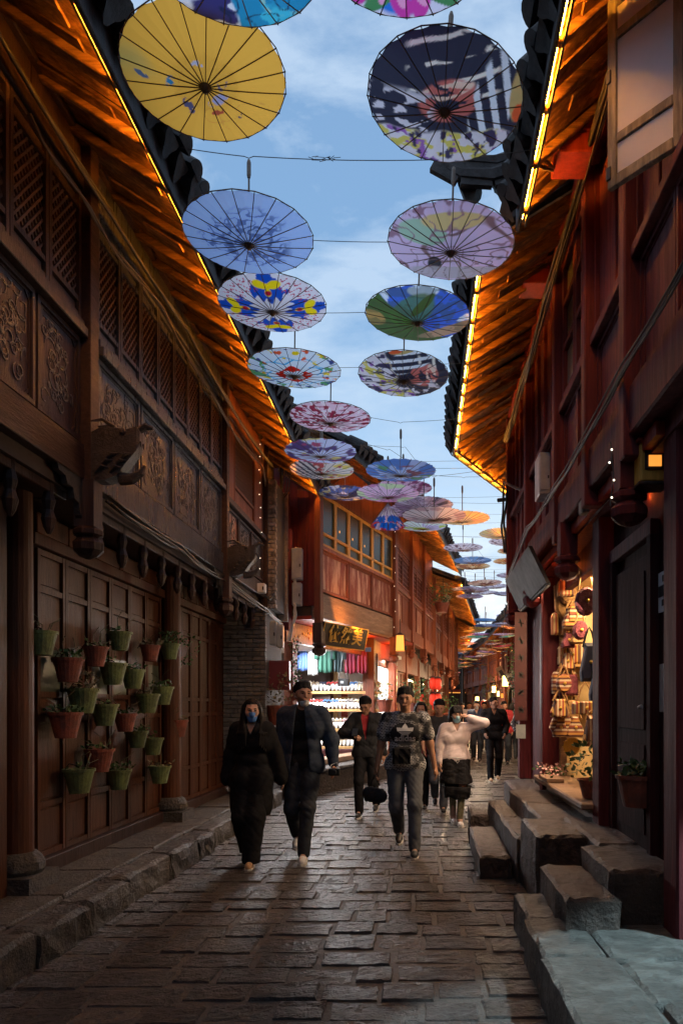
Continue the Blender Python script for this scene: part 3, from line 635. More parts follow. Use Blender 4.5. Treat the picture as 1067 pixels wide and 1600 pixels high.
def carved_panel(fr, u0, u1, z0, z1, v, fmat, pmat, seed=0, fw=.045, carve=True, parent=None):
    """recessed board inside a moulded surround, with relief carving"""
    p = fr.box('carved_panel', u0 + fw * .7, u1 - fw * .7, v - .030, v - .012, z0 + fw * .7, z1 - fw * .7, pmat, parent, .003)
    mb = MB(); cu_, cz_ = (u0 + u1) / 2, (z0 + z1) / 2; a, b_ = (u1 - u0) / 2, (z1 - z0) / 2
    for k, (ins, dp) in enumerate(((0, .030), (fw * .75, .014))):
        A, B = a - ins, b_ - ins; t_ = fw * (.72 if k == 0 else .35); ch = .05 if k else 0
        mb.box(cu_ - A, cu_ + A, v - .02, v - .02 + dp, cz_ - B, cz_ - B + t_).box(cu_ - A, cu_ + A, v - .02, v - .02 + dp, cz_ + B - t_, cz_ + B)
        mb.box(cu_ - A, cu_ - A + t_, v - .02, v - .02 + dp + .001, cz_ - B + t_, cz_ + B - t_).box(cu_ + A - t_, cu_ + A, v - .02, v - .02 + dp + .001, cz_ - B + t_, cz_ + B - t_)
        if k:
            for sx in (-1, 1):
                for sz in (-1, 1): mb.bar((cu_ + sx * (A - .055), v - .012, cz_ + sz * (B - .005)), (cu_ + sx * (A - .005), v - .012, cz_ + sz * (B - .055)), .018, .014, (0, 1, 0))
    fr.put('moulding', MB().add([(x - cu_, y - v, z - cz_) for x, y, z in mb.v], mb.f), fmat, p, at_=(cu_, v, cz_))
    if carve:
        k = (round(u1 - u0, 2), round(z1 - z0, 2), seed % 3, fr.s)
        if k not in CARV: CARV[k] = fr.mk('carving', flat_(carving_mesh(seed % 3 + 1, u1 - u0 - 2.6 * fw, z1 - z0 - 2.6 * fw)), 'carving', True)
        fr.put('carving', CARV[k], None, p, at_=(cu_, v - .011, cz_))
    return p
LAT = {}
def lattice_mesh(fr, w_, h_, pitch, bar, mat, diag=True):
    k = (round(w_, 2), round(h_, 2), pitch, mat, fr.s, diag)
    if k in LAT: return LAT[k]
    mb = MB(); n = int((w_ + h_) / pitch) + 2
    if diag:
        for sgn in (1, -1):
            for i in range(-n, n):
                c = i * pitch; pts = []      # line z = sgn*x*1.25 + c clipped
                sl = 1.25 * sgn
                x0, x1 = -w_ / 2, w_ / 2
                xa = (-h_ / 2 - c) / sl; xb = (h_ / 2 - c) / sl; lo, hi = max(x0, min(xa, xb)), min(x1, max(xa, xb))
                if hi - lo > .01: mb.bar((lo, .003 * sgn, sl * lo + c), (hi, .003 * sgn, sl * hi + c), bar, bar * .7, (0, 1, 0))
    else:
        x = -w_ / 2 + pitch
        while x < w_ / 2 - .01: mb.box(x - bar / 2, x + bar / 2, -.006, .006, -h_ / 2, h_ / 2); x += pitch
        z = -h_ / 2 + pitch
        while z < h_ / 2 - .01: mb.box(-w_ / 2, w_ / 2, -.004, .008, z - bar / 2, z + bar / 2); z += pitch
    LAT[k] = fr.mk('lattice', mb, mat); return LAT[k]
def lattice_window(fr, u0, u1, z0, z1, v, fmat, lmat='lattice', pitch=.075, split=(.14, .14), diag=True):
    """sash with small solid panel under and over a diagonal lattice"""
    w_ = fr.box('lattice_window', u0 + .006, u1 - .006, v - .045, v - .03, z0, z1, 'black', None, 0)
    mb = MB(); cu_, cz_ = (u0 + u1) / 2, (z0 + z1) / 2; t_ = .035
    a, b_ = (u1 - u0) / 2 - .004, (z1 - z0) / 2; za, zb = -b_ + (z1 - z0) * split[0], b_ - (z1 - z0) * split[1]
    mb.box(-a, -a + t_, -.01, .022, -b_, b_).box(a - t_, a, -.01, .022, -b_, b_)
    for z in (-b_, za - t_ / 2, zb - t_ / 2, b_ - t_): mb.box(-a + t_, a - t_, -.01, .018, z, z + t_)
    fr.put('frame', mb, fmat, w_, at_=(cu_, v - .01, cz_))
    for q0, q1 in ((-b_ + t_, za - t_ / 2), (zb + t_ / 2, b_ - t_)):
        if q1 - q0 > .03: fr.box('small_panel', cu_ - a + t_ + .008, cu_ + a - t_ - .008, v - .028, v - .012, cz_ + q0 + .008, cz_ + q1 - .008, fmat, w_, .004)
    fr.put('lattice', lattice_mesh(fr, 2 * a - 2 * t_, zb - za - t_, pitch, .016, lmat, diag), None, w_, at_=(cu_, v - .016, cz_ + (za + zb) / 2), kind='stuff')
    return w_
TILE = {}
def tile_meshes(s):
    if s in TILE: return TILE[s]
    def arc(r, up, ln, n=7, th=.014):
        vs = []; fs = []
        for j, y in enumerate((0, ln)):
            for k in range(n):
                a = PI * k / (n - 1); rr = r * (1 - .12 * j)
                for q in (rr, rr - th): vs.append((q * math.cos(a), y, up * q * math.sin(a)))
        def id_(j, k, q): return (j * n + k) * 2 + q
        for k in range(n - 1):
            fs += [(id_(0, k, 0), id_(0, k + 1, 0), id_(1, k + 1, 0), id_(1, k, 0)), (id_(0, k, 1), id_(1, k, 1), id_(1, k + 1, 1), id_(0, k + 1, 1)), (id_(0, k, 0), id_(0, k, 1), id_(0, k + 1, 1), id_(0, k + 1, 0)), (id_(1, k, 0), id_(1, k + 1, 0), id_(1, k + 1, 1), id_(1, k, 1))]
        return vs, fs
    out = []
    for up, r, ln in ((1, .085, .30), (-1, .095, .30)):
        vs, fs = arc(r, up, ln); vs = [(x, -y, z) for x, y, z in vs]
        mb = MB().add(vs, fs)
        n0 = 8; cap = [(r * math.cos(PI * k / n0), .004, up * r * math.sin(PI * k / n0)) for k in range(n0 + 1)]
        if up < 0: cap += [(-.03, .012, -r - .05), (0.0, .014, -r - .07), (.03, .012, -r - .05)][::1]; mb.add([(x, y, z) for x, y, z in cap[:n0 + 1]], [tuple(range(n0 + 1))]); mb.add([(.06, .004, -r * .75), (-.06, .004, -r * .75), (-.03, .012, -r - .045), (0, .014, -r - .065), (.03, .012, -r - .045)], [(0, 1, 2, 3, 4)])
        else: mb.add(cap, [tuple(range(n0 + 1))])
        me = mb.mesh('roof_tile', 'roof_tile', xf=lambda p: (p[0], s * p[1], p[2])); out.append(me)
    TILE[s] = out; return out
def eave(fr, u0, u1, zw, ve, ze, led=True, ridge=2.6, board=.16, tiles=True, led_es='led', wave=.012, soff='wood_soffit', rafter=True, tstep=.19, v0=0., seed=1, baffle=True, fd=.115):
    r = random.Random(seed); L_ = math.hypot(ve - v0, zw - ze); sl = math.atan2(zw - ze, ve - v0)
    def P(v, off=0): return zw - (v - v0) * math.tan(sl) + off
    u = u0
    while u < u1 - .02:
        wd = min(r.uniform(board * .8, board * 1.25), u1 - u); vv0 = v0 - .04; vv1 = ve - r.uniform(0, .05)
        vm = (vv0 + vv1) / 2; ln = (vv1 - vv0) / math.cos(sl)
        me = boxmesh('soffit_board', round(wd - .006, 2), round(ln, 2), .018, soff, 0)
        off = r.uniform(-wave, wave) * 1.5
        o = link('soffit_board', me, fr.root, (u + wd / 2, fr.s * vm, P(vm, .02 + off)), ((-sl + r.uniform(-.02, .02)) * fr.s, r.uniform(-.05, .05), r.uniform(-.02, .02)))
        if r.random() < .55:      # a shorter lath nailed underneath
            l2 = ln * r.uniform(.3, .6); v2 = v0 + (ve - v0) * r.uniform(.35, .85); v2 = min(v2, ve - l2 / 2 - .02)
            link('lath', boxmesh('lath', round(wd * .8, 2), round(l2, 1) + .03, .014, soff, 0), fr.root, (u + wd / 2, fr.s * v2, P(v2, -.012 + off)), ((-sl + r.uniform(-.03, .03)) * fr.s, r.uniform(-.08, .08), r.uniform(-.05, .05)))
        u += wd
    if rafter:
        u = u0 + .15
        while u < u1:
            h_ = .05; vm = (v0 + ve) / 2
            link('rafter', boxmesh('rafter', .055, round((ve - v0) / math.cos(sl), 2), .06, soff, .008), fr.root, (u, fr.s * vm, P(vm, -.035)), (-sl * fr.s, r.uniform(-.1, .1), r.uniform(-.02, .02))); u += r.uniform(.36, .5)
    # fascia, lit strip just inside it
    n = max(1, int((u1 - u0) / 2.2)); 
    for i in range(n):
        a, b_ = u0 + (u1 - u0) * i / n, u0 + (u1 - u0) * (i + 1) / n
        fr.box('fascia_board', a + .003, b_ - .003, ve, ve + .03, ze - fd, ze + .075, 'wood_old')
        if led and baffle: fr.box('light_baffle', a + .003, b_ - .003, ve - .050, ve - .036, ze - .045, ze - .013, 'black', bev=0)  # batten added as a baffle, keeps the strip's light off the wall below
        if led:
            q = a + .05
            while q < b_ - .2:
                q2 = min(q + .5, b_ - .04); o = fr.put('light_strip', MB().add([(x, y, z) for x, y, z in MB().bar((q - (q + q2) / 2, -.002, 0), (q2 - .012 - (q + q2) / 2, .002, 0), .007, .009).v], MB().bar((0, 0, 0), (1, 0, 0), 1).f), led_es, at_=((q + q2) / 2, ve - .014, ze - .012 + r.uniform(-.003, .003))); q = q2
    # roof body and tiles
    th = .05; rz = zw + ridge * math.tan(sl) * 1.0
    mb = MB(); A, B = (ve + .03, P(ve) + .07), (v0 - ridge, rz + .07)
    mb.add([(u0, A[0], A[1]), (u1, A[0], A[1]), (u1, B[0], B[1]), (u0, B[0], B[1]), (u0, A[0], A[1] + .06), (u1, A[0], A[1] + .06), (u1, B[0], B[1] + .06), (u0, B[0], B[1] + .06)], [(0, 3, 2, 1), (4, 5, 6, 7), (0, 1, 5, 4), (1, 2, 6, 5), (2, 3, 7, 6), (3, 0, 4, 7)])
    rf = fr.put('roof', mb, 'roof_tile')
    if tiles:
        rows = MB(); u = u0 + .1
        while u < u1: rows.tube([(u, ve - .1, A[1] + .07 + .1 * math.tan(sl)), (u, B[0], B[1] + .07)], .075, 6); u += tstep
        fr.put('tile_rows', rows, 'roof_tile', kind='stuff')
        c, p_ = tile_meshes(fr.s); u = u0 + .06; k = 0
        while u < u1:
            link('roof_tile', c if k % 2 else p_, fr.root, (u, fr.s * (ve + .10 + r.uniform(0, .05)), A[1] + (.10 if k % 2 else .085) - .10 * math.tan(sl) + r.uniform(-.015, .015)), ((-sl) * fr.s, r.uniform(-.1, .1), r.uniform(-.08, .08))); u += tstep / 2; k += 1
    return rf
def cable_run(pts, n, r, label, mat='cable', spread=.03, sag=.04, grp=None):
    mb = MB()
    for k in range(n):
        full = []; off = Vector((random.uniform(-spread, spread), 0, random.uniform(-spread, spread)))
        for a, b_ in zip(pts, pts[1:]):
            a, b_ = Vector(a), Vector(b_); sg = sag * random.uniform(.3, 1.6)
            for i in range(6): q = i / 6; full.append(a.lerp(b_, q) + off * (1 + .5 * math.sin(i + k)) - Vector((0, 0, 4 * sg * q * (1 - q))))
        full.append(Vector(pts[-1]) + off); mb.tube(full, r * random.uniform(.7, 1.3), 5)
    o = link('cable_bundle', mb.mesh('cable_bundle', mat, True)); tag(o, label, 'cables', grp); return o
def dragon_bracket(fr, u, v, z, L_=.40, parent=None):
    """beam end carved as a dragon head reaching out over the street"""
    mb = MB(); r = random.Random(int(u * 100))
    def sec(vv, w_, z0, z1): return [(-w_, vv, z0), (w_, vv, z0), (w_, vv, z1), (-w_, vv, z1)]
    prof = [(0, .06, -.30, .10), (.12, .075, -.30, .15), (.22, .07, -.26, .13), (.30, .065, -.15, .12), (.38, .055, -.05, .15), (L_, .035, .02, .11)]
    vs = [p_ for q in prof for p_ in sec(*q)]; fs = [(i * 4 + k, i * 4 + (k + 1) % 4, (i + 1) * 4 + (k + 1) % 4, (i + 1) * 4 + k) for i in range(5) for k in range(4)] + [(3, 2, 1, 0), (20, 21, 22, 23)]
    mb.add(vs, fs)
    mb.tube([(0, .22, -.27), (0, .32, -.27), (0, .40, -.22), (0, .43, -.16)], [.055, .045, .03, .012], 6)           # lower jaw
    mb.tube([(0, .36, .12), (0, .44, .17), (0, .50, .15)], [.03, .03, .012], 6)                                        # snout curl
    for sx in (-1, 1):
        mb.ball((sx * .06, .27, .10), .032, 8, 5); mb.tube([(sx * .05, .2, .14), (sx * .07, .1, .2), (sx * .06, -.02, .19)], [.02, .015, .006], 5)
        for k in range(6): mb.tube([(sx * .075, .04 + .04 * k, -.24 + .05 * (k % 3)), (sx * .09, .10 + .04 * k, -.19 + .05 * (k % 3)), (sx * .07, .16 + .035 * k, -.20 + .06 * (k % 3))], [.008, .018, .006], 5)
        for k in range(4): mb.tube([(sx * .03, .30 + .035 * k, .03), (sx * .03, .305 + .035 * k, -.015)], [.010, .003], 4)
    mb.v = [(x * .85, y * .84, z_ * .85) for x, y, z_ in mb.v]; return fr.put('dragon_bracket', mb, 'carved_dragon', parent, at_=(u, v, z))
def hanging_post(fr, u, v, zt, zb, mat, w_=.06, name='hanging_post'):
    mb = MB().box(-w_, w_, -w_, w_, zb + .22 - zt, 0)
    n = 8; z = zb + .22 - zt
    mb.lathe([(w_ * 1.1, z), (w_ * 1.5, z - .02), (w_ * 1.5, z - .05), (w_ * 1.0, z - .07), (w_ * 1.55, z - .11), (w_ * 1.5, z - .16), (w_ * .9, z - .20), (w_ * .2, z - .22)][::-1], (0, 0, 0), n)
    return fr.put(name, mb, mat, at_=(u, v, zt))
def queti(fr, u, v, z, dirn, mat, L_=.35):
    """small scrolled bracket in the corner between post and beam"""
    mb = MB(); pts = [(0, 0), (L_, 0), (L_ * .95, -.04), (L_ * .7, -.05), (L_ * .62, -.10), (L_ * .4, -.10), (L_ * .34, -.17), (L_ * .16, -.18), (L_ * .1, -.26), (0, -.28)]
    n = len(pts); mb.add([(dirn * x, -.02, zz) for x, zz in pts] + [(dirn * x, .02, zz) for x, zz in pts], [tuple(range(n)), tuple(range(n, 2 * n))[::-1]] + [(i, (i + 1) % n, (i + 1) % n + n, i + n) for i in range(n)])
    return fr.put('scroll_bracket', mb, mat, at_=(u, v, z))
# ================================================================ left: old timber houses
LG = 'timber houses along the left side'
A1 = Frame('timber_house', -2.4, 0, 0, -1, 'nearest dark timber house on the left with carved panels and lattice', 'house')
A2 = Frame('timber_house', -2.4, 5.22, 0, -1, 'long dark timber house behind the hanging flower pots, grey carved panels', 'house')
def bay(fr, u0, u1, nlow, nwin, wm, pmt, seed=0, zl=(3.36, 4.08), zw_=(4.22, 5.12), rail=True):
    step = (u1 - u0) / nlow
    for i in range(nlow): carved_panel(fr, u0 + step * i + .015, u0 + step * (i + 1) - .015, zl[0], zl[1], 0, wm, pmt, seed + i)
    if rail:
        fr.box('sill_rail', u0, u1, -.02, .06, zl[1] + .01, zl[1] + .075, wm); fr.box('sill_rail', u0, u1, -.02, .035, zl[1] + .075, zw_[0] - .01, wm)
        fr.box('lintel', u0, u1, -.02, .03, zw_[1] + .01, zw_[1] + .1, wm)
    step = (u1 - u0) / nwin
    for i in range(nwin): lattice_window(fr, u0 + step * i, u0 + step * (i + 1), zw_[0], zw_[1], 0, wm)
    i = u0
    while i < u1 - .05: e_ = min(i + .55, u1); fr.box('frieze_board', i + .004, e_ - .004, -.01, .012, zw_[1] + .105, 5.44, wm); i = e_
for fr, a, b_ in ((A1, -1.0, 5.2), (A2, .02, 6.6)):
    fr.box('wall', a, b_, -.10, -.048, 3.0, 5.5, 'plaster_dark', bev=0)
    fr.box('upper_floor', a, b_, -.62, -.101, 3.02, 3.14, 'wood_old', bev=0)
    fr.box('ground_wall', a, b_, -.75, -.60, .1, 3.3, 'plaster_dark', bev=0)
    fr.box('body', a + .05, b_ - .05, -5.0, -.76, 0, 5.6, 'plaster_dark', bev=0)
    fr.box('wall_plate', a, b_, -.05, .05, 5.44, 5.56, 'wood_old')
# nearest house
A1.box('bottom_beam', -1, 5.12, -.05, .03, 3.10, 3.34, 'wood_beam'); A1.box('post', 5.03, 5.16, -.04, .075, 2.85, 5.5, 'wood_beam')
bay(A1, 3.28, 5.03, 3, 4, 'wood_old', 'wood_old', 0); bay(A1, 1.4, 3.18, 3, 4, 'wood_old', 'wood_old', 4); A1.box('post', 3.18, 3.28, -.04, .06, 3.1, 5.5, 'wood_beam')
hanging_post(A1, 5.09, .03, 3.1, 2.55, 'wood_old', .07); dragon_bracket(A1, 5.09, .07, 3.35); queti(A1, 5.03, 0, 3.1, -1, 'carved_dragon')
eave(A1, 1.2, 5.35, 5.50, .70, 5.05, seed=3, tstep=.22)
# second house: two bays
A2.box('bottom_beam', .05, 3.33, -.05, .03, 3.10, 3.34, 'wood_grey'); A2.box('bottom_beam', 3.45, 5.6, -.05, .03, 3.14, 3.34, 'wood_old')
for u in (3.34, 5.55): A2.box('post', u, u + .11, -.04, .07, 2.9, 5.5, 'wood_beam')
bay(A2, .05, 3.33, 4, 8, 'wood_grey', 'wood_grey', 1)
zz = (3.38, 3.98)
for i in range(3): carved_panel(A2, 3.47 + .69 * i, 3.47 + .69 * (i + 1) - .02, zz[0], zz[1], 0, 'wood_old', 'wood_worn_red' if i == 0 else 'wood_grey', i)
A2.box('sill_rail', 3.46, 5.54, -.02, .06, 4.0, 4.07, 'wood_old')
lattice_window(A2, 3.9, 5.0, 4.10, 5.05, .0, 'wood_redbrown', pitch=.06, split=(.24, .04))
for q in (3.47, 5.02): A2.box('side_board', q, q + (.42 if q < 4 else .5), -.03, .01, 4.09, 5.15, 'wood_redbrown')
A2.box('frieze_board', 3.46, 5.54, -.02, .02, 5.10, 5.44, 'wood_redbrown')
hanging_post(A2, 3.40, .03, 3.1, 2.6, 'wood_old', .065); dragon_bracket(A2, 3.40, .07, 3.32); queti(A2, 3.33, 0, 3.1, -1, 'carved_dragon')
dragon_bracket(A2, 0.0, .07, 3.32) if False else None
eave(A2, .15, 6.75, 5.50, .70, 5.05, seed=8, tstep=.22)
# turned balusters and dark fretwork hanging under the overhang
for fr, a, b_ in ((A1, 3.0, 5.0), (A2, .3, 3.3), (A2, 3.5, 5.5)):
    u = a
    while u < b_:
        mb = MB().lathe([(.012, -.38), (.035, -.34), (.05, -.28), (.03, -.22), (.045, -.16), (.03, -.10), (.03, 0)], n=8)
        fr.put('baluster', mb, 'wood_old', at_=(u, -.10, 3.04)); u += .45
    fr.box('hanging_rail', a - .1, b_, -.12, -.08, 2.94, 3.0, 'wood_old')
mb = MB()
for u in np.arange(.1, 5.4, .16): mb.tube([(u, 0, 0), (u + .05, .02, -.07), (u - .02, .0, -.14), (u + .03, .01, -.2)], [.014, .03, .022, .008], 5)
pass
# columns
for fr, u in ((A1, 5.07), (A2, 8.18 - 5.22), (A1, 2.3)):
    c = fr.put('column', MB().lathe([(.115, .0), (.113, 1.3), (.105, 2.7)], n=20), 'wood_door', at_=(u, -.47, .36), smooth=False)
    fr.put('column_base', MB().lathe([(.17, 0), (.19, .03), (.185, .08), (.16, .12), (.13, .15)], n=14).box(-.2, .2, -.2, .2, -.14, -.001), 'stone_kerb', c, at_=(u, -.47, .33))
# panelled folding doors on the ground floor
def door_leaf(fr, u0, u1, v, z0, z1, mat, glass=False):
    d_ = fr.box('door_leaf', u0 + .003, u1 - .003, v - .03, v - .012, z0, z1, mat, bev=0); t_ = .045; H = z1 - z0
    mb = MB().box(u0 + .004, u0 + t_, v - .015, v + .016, z0, z1).box(u1 - t_, u1 - .004, v - .015, v + .016, z0, z1)
    zs = [z0, z0 + .16 * H, z0 + .44 * H, z0 + .52 * H, z0 + .86 * H, z1]
    for q in zs: mb.box(u0 + t_, u1 - t_, v - .015, v + .012, min(q, z1 - t_), min(q, z1 - t_) + t_)
    cu_, cz_ = (u0 + u1) / 2, (z0 + z1) / 2
    fr.put('stiles', MB().add([(x - cu_, y - v, z - cz_) for x, y, z in mb.v], mb.f), mat, d_, at_=(cu_, v, cz_))
    for a, b_ in zip(zs, zs[1:]):
        hi = min(b_, z1 - t_)
        if hi - a - t_ > .06: fr.box('panel', u0 + t_ + .02, u1 - t_ - .02, v - .011, v - .001, a + t_ + .02, hi - .02, mat, d_, .008)
    if glass: fr.box('pane', u0 + t_ + .012, u1 - t_ - .012, v - .010, v + .001, z0 + .53 * H + .02, z0 + .68 * H, 'glass_dusty', d_, 0)
    return d_
for a, b_, n in ((.25, 2.85, 6), (3.12, 5.45, 6)):
    for i in range(n): door_leaf(A2, a + (b_ - a) / n * i, a + (b_ - a) / n * (i + 1), -.55, .34, 2.72, 'wood_door', glass=(a < 1 and i in (0, 2, 3, 5)))
    A2.box('threshold', a - .1, b_ + .05, -.62, -.48, .20, .335, 'wood_old'); A2.box('transom', a - .1, b_ + .05, -.6, -.5, 2.73, 2.82, 'wood_door')
    k = a
    while k < b_ - .1: e_ = min(k + .5, b_); A2.box('transom_panel', k + .01, e_ - .01, -.58, -.54, 2.84, 3.0, 'wood_door'); k = e_
for i in range(4): door_leaf(A1, 3.2 + .45 * i, 3.65 + .45 * i, -.50, .26, 2.75, 'wood_door')
A1.box('side_post', 4.72, 4.84, -.52, -.40, .22, 3.0, 'wood_door')
# brick pier at the far end of the second house
def brickwork(fr, name, u, v0, v1, z0, z1, mat, bh=.065, bl=.22, thick=.11, along_u=False, u1=None, parent=None):
    z = z0; r = 0
    while z < z1 - .02:
        a = v0 - (bl / 2 if r % 2 else 0)
        while a < v1:
            p, q = max(a, v0), min(a + bl, v1)
            if q - p > .04:
                j_ = random.uniform(-.006, .006)
                if along_u: fr.box('brick', p + .004, q - .004, u - thick + j_, u + j_, z + .004, z + bh - .004, mat, parent, .004)
                else: fr.box('brick', u - thick / 2 + j_, u + thick / 2 + j_, p + .004, q - .004, z + .004, z + bh - .004, mat, parent, .004)
            a += bl
        z += bh; r += 1
A2.box('pier_core', 5.46, 6.7, -.60, .06, .2, 3.0, 'mortar', bev=0); brickwork(A2, 'pier', 5.44, -.55, .08, .24, 2.96, 'brick', along_u=False)
A2.box('pilaster_core', 5.70, 6.45, -.08, .16, 3.0, 4.95, 'mortar', bev=0); brickwork(A2, 'pilaster', 5.67, .0, .19, 3.0, 4.95, 'brick_pale', bl=.12)
A2.box('pilaster_side', 6.46, 6.56, -.1, .2, 2.9, 5.0, 'brick_pale')
link_ = cable_run([A1.w(1.5, .08, 5.28), A1.w(3.4, .10, 5.22), A1.w(5.2, .12, 5.12), A2.w(1.8, .09, 5.22), A2.w(3.4, .1, 5.12), A2.w(5.6, .12, 5.16)], 5, .012, 'sagging cables running under the left eave along the wall tops', 'cable')
cable_run([A1.w(4.2, .13, 5.0), A1.w(5.1, .12, 4.98), A2.w(1.2, .11, 5.1), A2.w(3.3, .13, 4.9), A2.w(5.2, .12, 5.0), A2.w(7.2, -.1, 4.3)], 2, .009, 'pale thin cables drooping beside the left eave bundle', 'cable_pale')
cable_run([A2.w(.2, .05, 3.08), A2.w(1.8, .06, 3.07), A2.w(3.3, .05, 3.05), A2.w(5.5, .1, 2.95), A2.w(6.6, .1, 2.9)], 3, .01, 'black cable tucked under the bottom beam of the long house', 'cable')
simple('led_dim', (1, .5, .1), .4, emit=(1, .30, .02), es=130)
# ================================================================ left: shop with yellow windows
B = Frame('timber_shop_house', -1.75, 12, 17.6, -1, 'timber shop house with yellow window frames and worn red panels over a slipper shop', 'house')
B.box('bottom_beam', .02, 3.66, -.12, .03, 3.0, 3.42, 'wood_pale', bev=.012)
B.box('wall', .02, 3.66, -.16, -.05, 3.42, 5.9, 'plaster_dark', bev=0)
for i in range(3): carved_panel(B, .10 + 1.18 * i, .10 + 1.18 * (i + 1) - .04, 3.46, 4.16, 0, 'wood_redbrown', 'wood_worn_red', i, fw=.05, carve=False)
B.box('sill_rail', .02, 3.66, -.04, .05, 4.165, 4.23, 'wood_redbrown')
for i in range(6):
    u0, u1 = .08 + .59 * i, .08 + .59 * (i + 1); wd = B.box('window', u0 + .01, u1 - .01, -.03, -.02, 4.24, 5.12, 'glass_dusty', bev=0)
    mb = MB(); c = ((u0 + u1) / 2, 4.68)
    for x0, x1, z0, z1 in ((u0, u0 + .05, 4.24, 5.12), (u1 - .05, u1, 4.24, 5.12), (u0 + .05, u1 - .05, 4.24, 4.28), (u0 + .05, u1 - .05, 4.44, 4.475), (u0 + .05, u1 - .05, 5.07, 5.12)): mb.box(x0 - c[0], x1 - c[0], -.02, .02, z0 - c[1], z1 - c[1])
    B.put('frame', mb, 'wood_yellow', wd, at_=(c[0], .0, c[1])); B.box('pane', u0 + .05, u1 - .05, -.014, -.006, 4.475, 5.07, 'glass_dark', wd, 0)
    if i in (1, 2, 3): B.box('glow', u0 + .2, u0 + .23, -.004, 0.0, 4.62, 4.66, 'lantern_dim', wd, 0)
for i in range(6): B.box('frieze_board', .05 + .6 * i, .05 + .6 * i + .59, -.02, .02, 5.14, 5.88, 'wood_redbrown')
for u in (-.10, 3.58): B.box('post', u, u + .12, -.02, .09, 2.75, 5.8, 'wood_redbrown')
for k in range(5): B.box('side_board', -.04, -.01, -.17 - .17 * k, -.01 - .17 * k, 3.2, 5.8, 'wood_red')
B.box('side_wall', -.008, .02, -4, -.12, 3.05, 5.85, 'plaster_dark', bev=0); B.box('side_wall', -.008, .02, -4, -.74, .1, 3.04, 'plaster_dark', bev=0); B.box('side_post', -.12, .0, -.62, -.48, 2.8, 4.9, 'wood_red')
hanging_post(B, 3.6, .05, 3.0, 2.45, 'wood_redbrown', .07); hanging_post(B, -.04, .04, 2.9, 2.35, 'wood_old', .08)
eave(B, -.5, 4.6, 6.0, .85, 5.52, seed=11, led_es='led_dim', tstep=.22)
# ground floor of the shop, set back under the overhang
B.box('ceiling', -.0, 5.4, -.62, -.13, 2.98, 3.04, 'wood_red_bright', bev=0)
B.box('lintel', .02, 3.66, -.68, -.60, 2.62, 2.97, 'wood_redbrown'); B.box('lintel', 3.68, 5.4, -.68, -.60, 2.60, 2.97, 'wood_red_bright')
mb = MB()
for k in range(60): mb.ball((random.uniform(.1, 3.6), -.595, random.uniform(2.68, 2.93)), random.uniform(.02, .035), 6, 3, (1, .4, 1))
B.put('lintel_carving', mb, 'wood_yellow', kind='stuff')
for u in (.12, 3.66, 5.25):
    pr = B.box('door_post', u, u + .17, -.70, -.53, .3, 2.62, 'wood_redbrown')
    if u > 1:
        pr = B.box('couplet_board', u + .02, u + .15, -.53, -.51, .9, 2.5, 'wood_red_bright'); mb = MB()
        for z in np.arange(-.72, .72, .155):
            for k in range(5): a = random.uniform(0, 3.1); mb.bar((-.04 * math.cos(a), .002, z - .045 * math.sin(a)), (.04 * math.cos(a), .002, z + .045 * math.sin(a)), .014, .004, (0, 1, 0))
        B.put('lettering', mb, 'gold', pr, at_=(u + .085, -.508, 1.7))
B.box('stone_front', -.1, 2.6, -.68, -.06, -.03, .38, 'stone_step', bev=.02); B.box('stone_cap', -.14, 2.62, -.70, .0, .385, .45, 'stone_kerb', bev=.015)
B.box('counter_plank', .02, 3.55, -.66, -.30, .46, .56, 'wood_pale', bev=.012); B.box('stone_front', 2.62, 5.3, -.68, .0, -.03, .30, 'stone_step', bev=.02)
# white interior
B.box('shop_floor', .02, 6.2, -5.5, -.70, .30, .44, 'wood_pale', bev=0); B.box('shop_ceiling', .02, 6.2, -5.5, -.69, 2.70, 2.78, 'white_paint', bev=0)
B.box('shop_wall', .03, .06, -5.4, -.72, .44, 2.7, 'white_paint', bev=0); B.box('shop_back_wall', .03, 6.2, -5.6, -5.5, .3, 2.8, 'white_paint', bev=0)
iw = link('display_wall', MB().box(-4.4, -1.0, 16.0, 16.08, .44, 2.70).mesh('display_wall', 'white_paint')); tag(iw, 'white partition wall behind the slipper shelves', 'wall')
iw = link('display_wall', MB().box(-2.6, -.62, 17.55, 17.62, .30, 2.70).mesh('display_wall', 'white_paint')); tag(iw, 'white inner wall behind the hanging handbag, right of the couplet post', 'wall')
sh = empty('shelf_unit', (-1.85, 15.8, 0), 0, 'wooden shelves holding rows of slippers in the bright shop', 'shelves')
SZ = (1.85, 1.46, 1.03, .64)
for z in SZ: link('shelf', boxmesh('shelf', 1.9, .24, .06, 'wood_shelf', .006), sh, (0, 0, z - .03))
sm = {}
cols_ = dict(white=(.75, .75, .73), cream=(.7, .62, .45), blue=(.1, .25, .55), red=(.6, .06, .06), navy=(.03, .04, .10), olive=(.3, .32, .15), pink=(.7, .4, .42), grey=(.3, .3, .3))
for n_, c_ in cols_.items(): simple('slipper_' + n_, c_, .6)
for n_, c_ in cols_.items():
    mb = MB(); P_ = 10
    for zz, th in ((0, 1), (.018, 1)): mb.v += [(.038 * math.cos(2 * PI * k / P_) * (1 + .15 * math.sin(2 * PI * k / P_)), .125 * math.sin(2 * PI * k / P_), zz) for k in range(P_)]
    mb.f = [tuple(range(P_))[::-1], tuple(range(P_, 2 * P_))] + [(k, (k + 1) % P_, (k + 1) % P_ + P_, k + P_) for k in range(P_)]
    sm[n_] = (mb.mesh('sole', 'slipper_white' if n_ != 'white' else 'slipper_cream'), MB().tube([(-.042, .03, .01), (-.035, .05, .045), (0, .06, .06), (.035, .05, .045), (.042, .03, .01)], .018, 5).mesh('strap', 'slipper_' + n_))
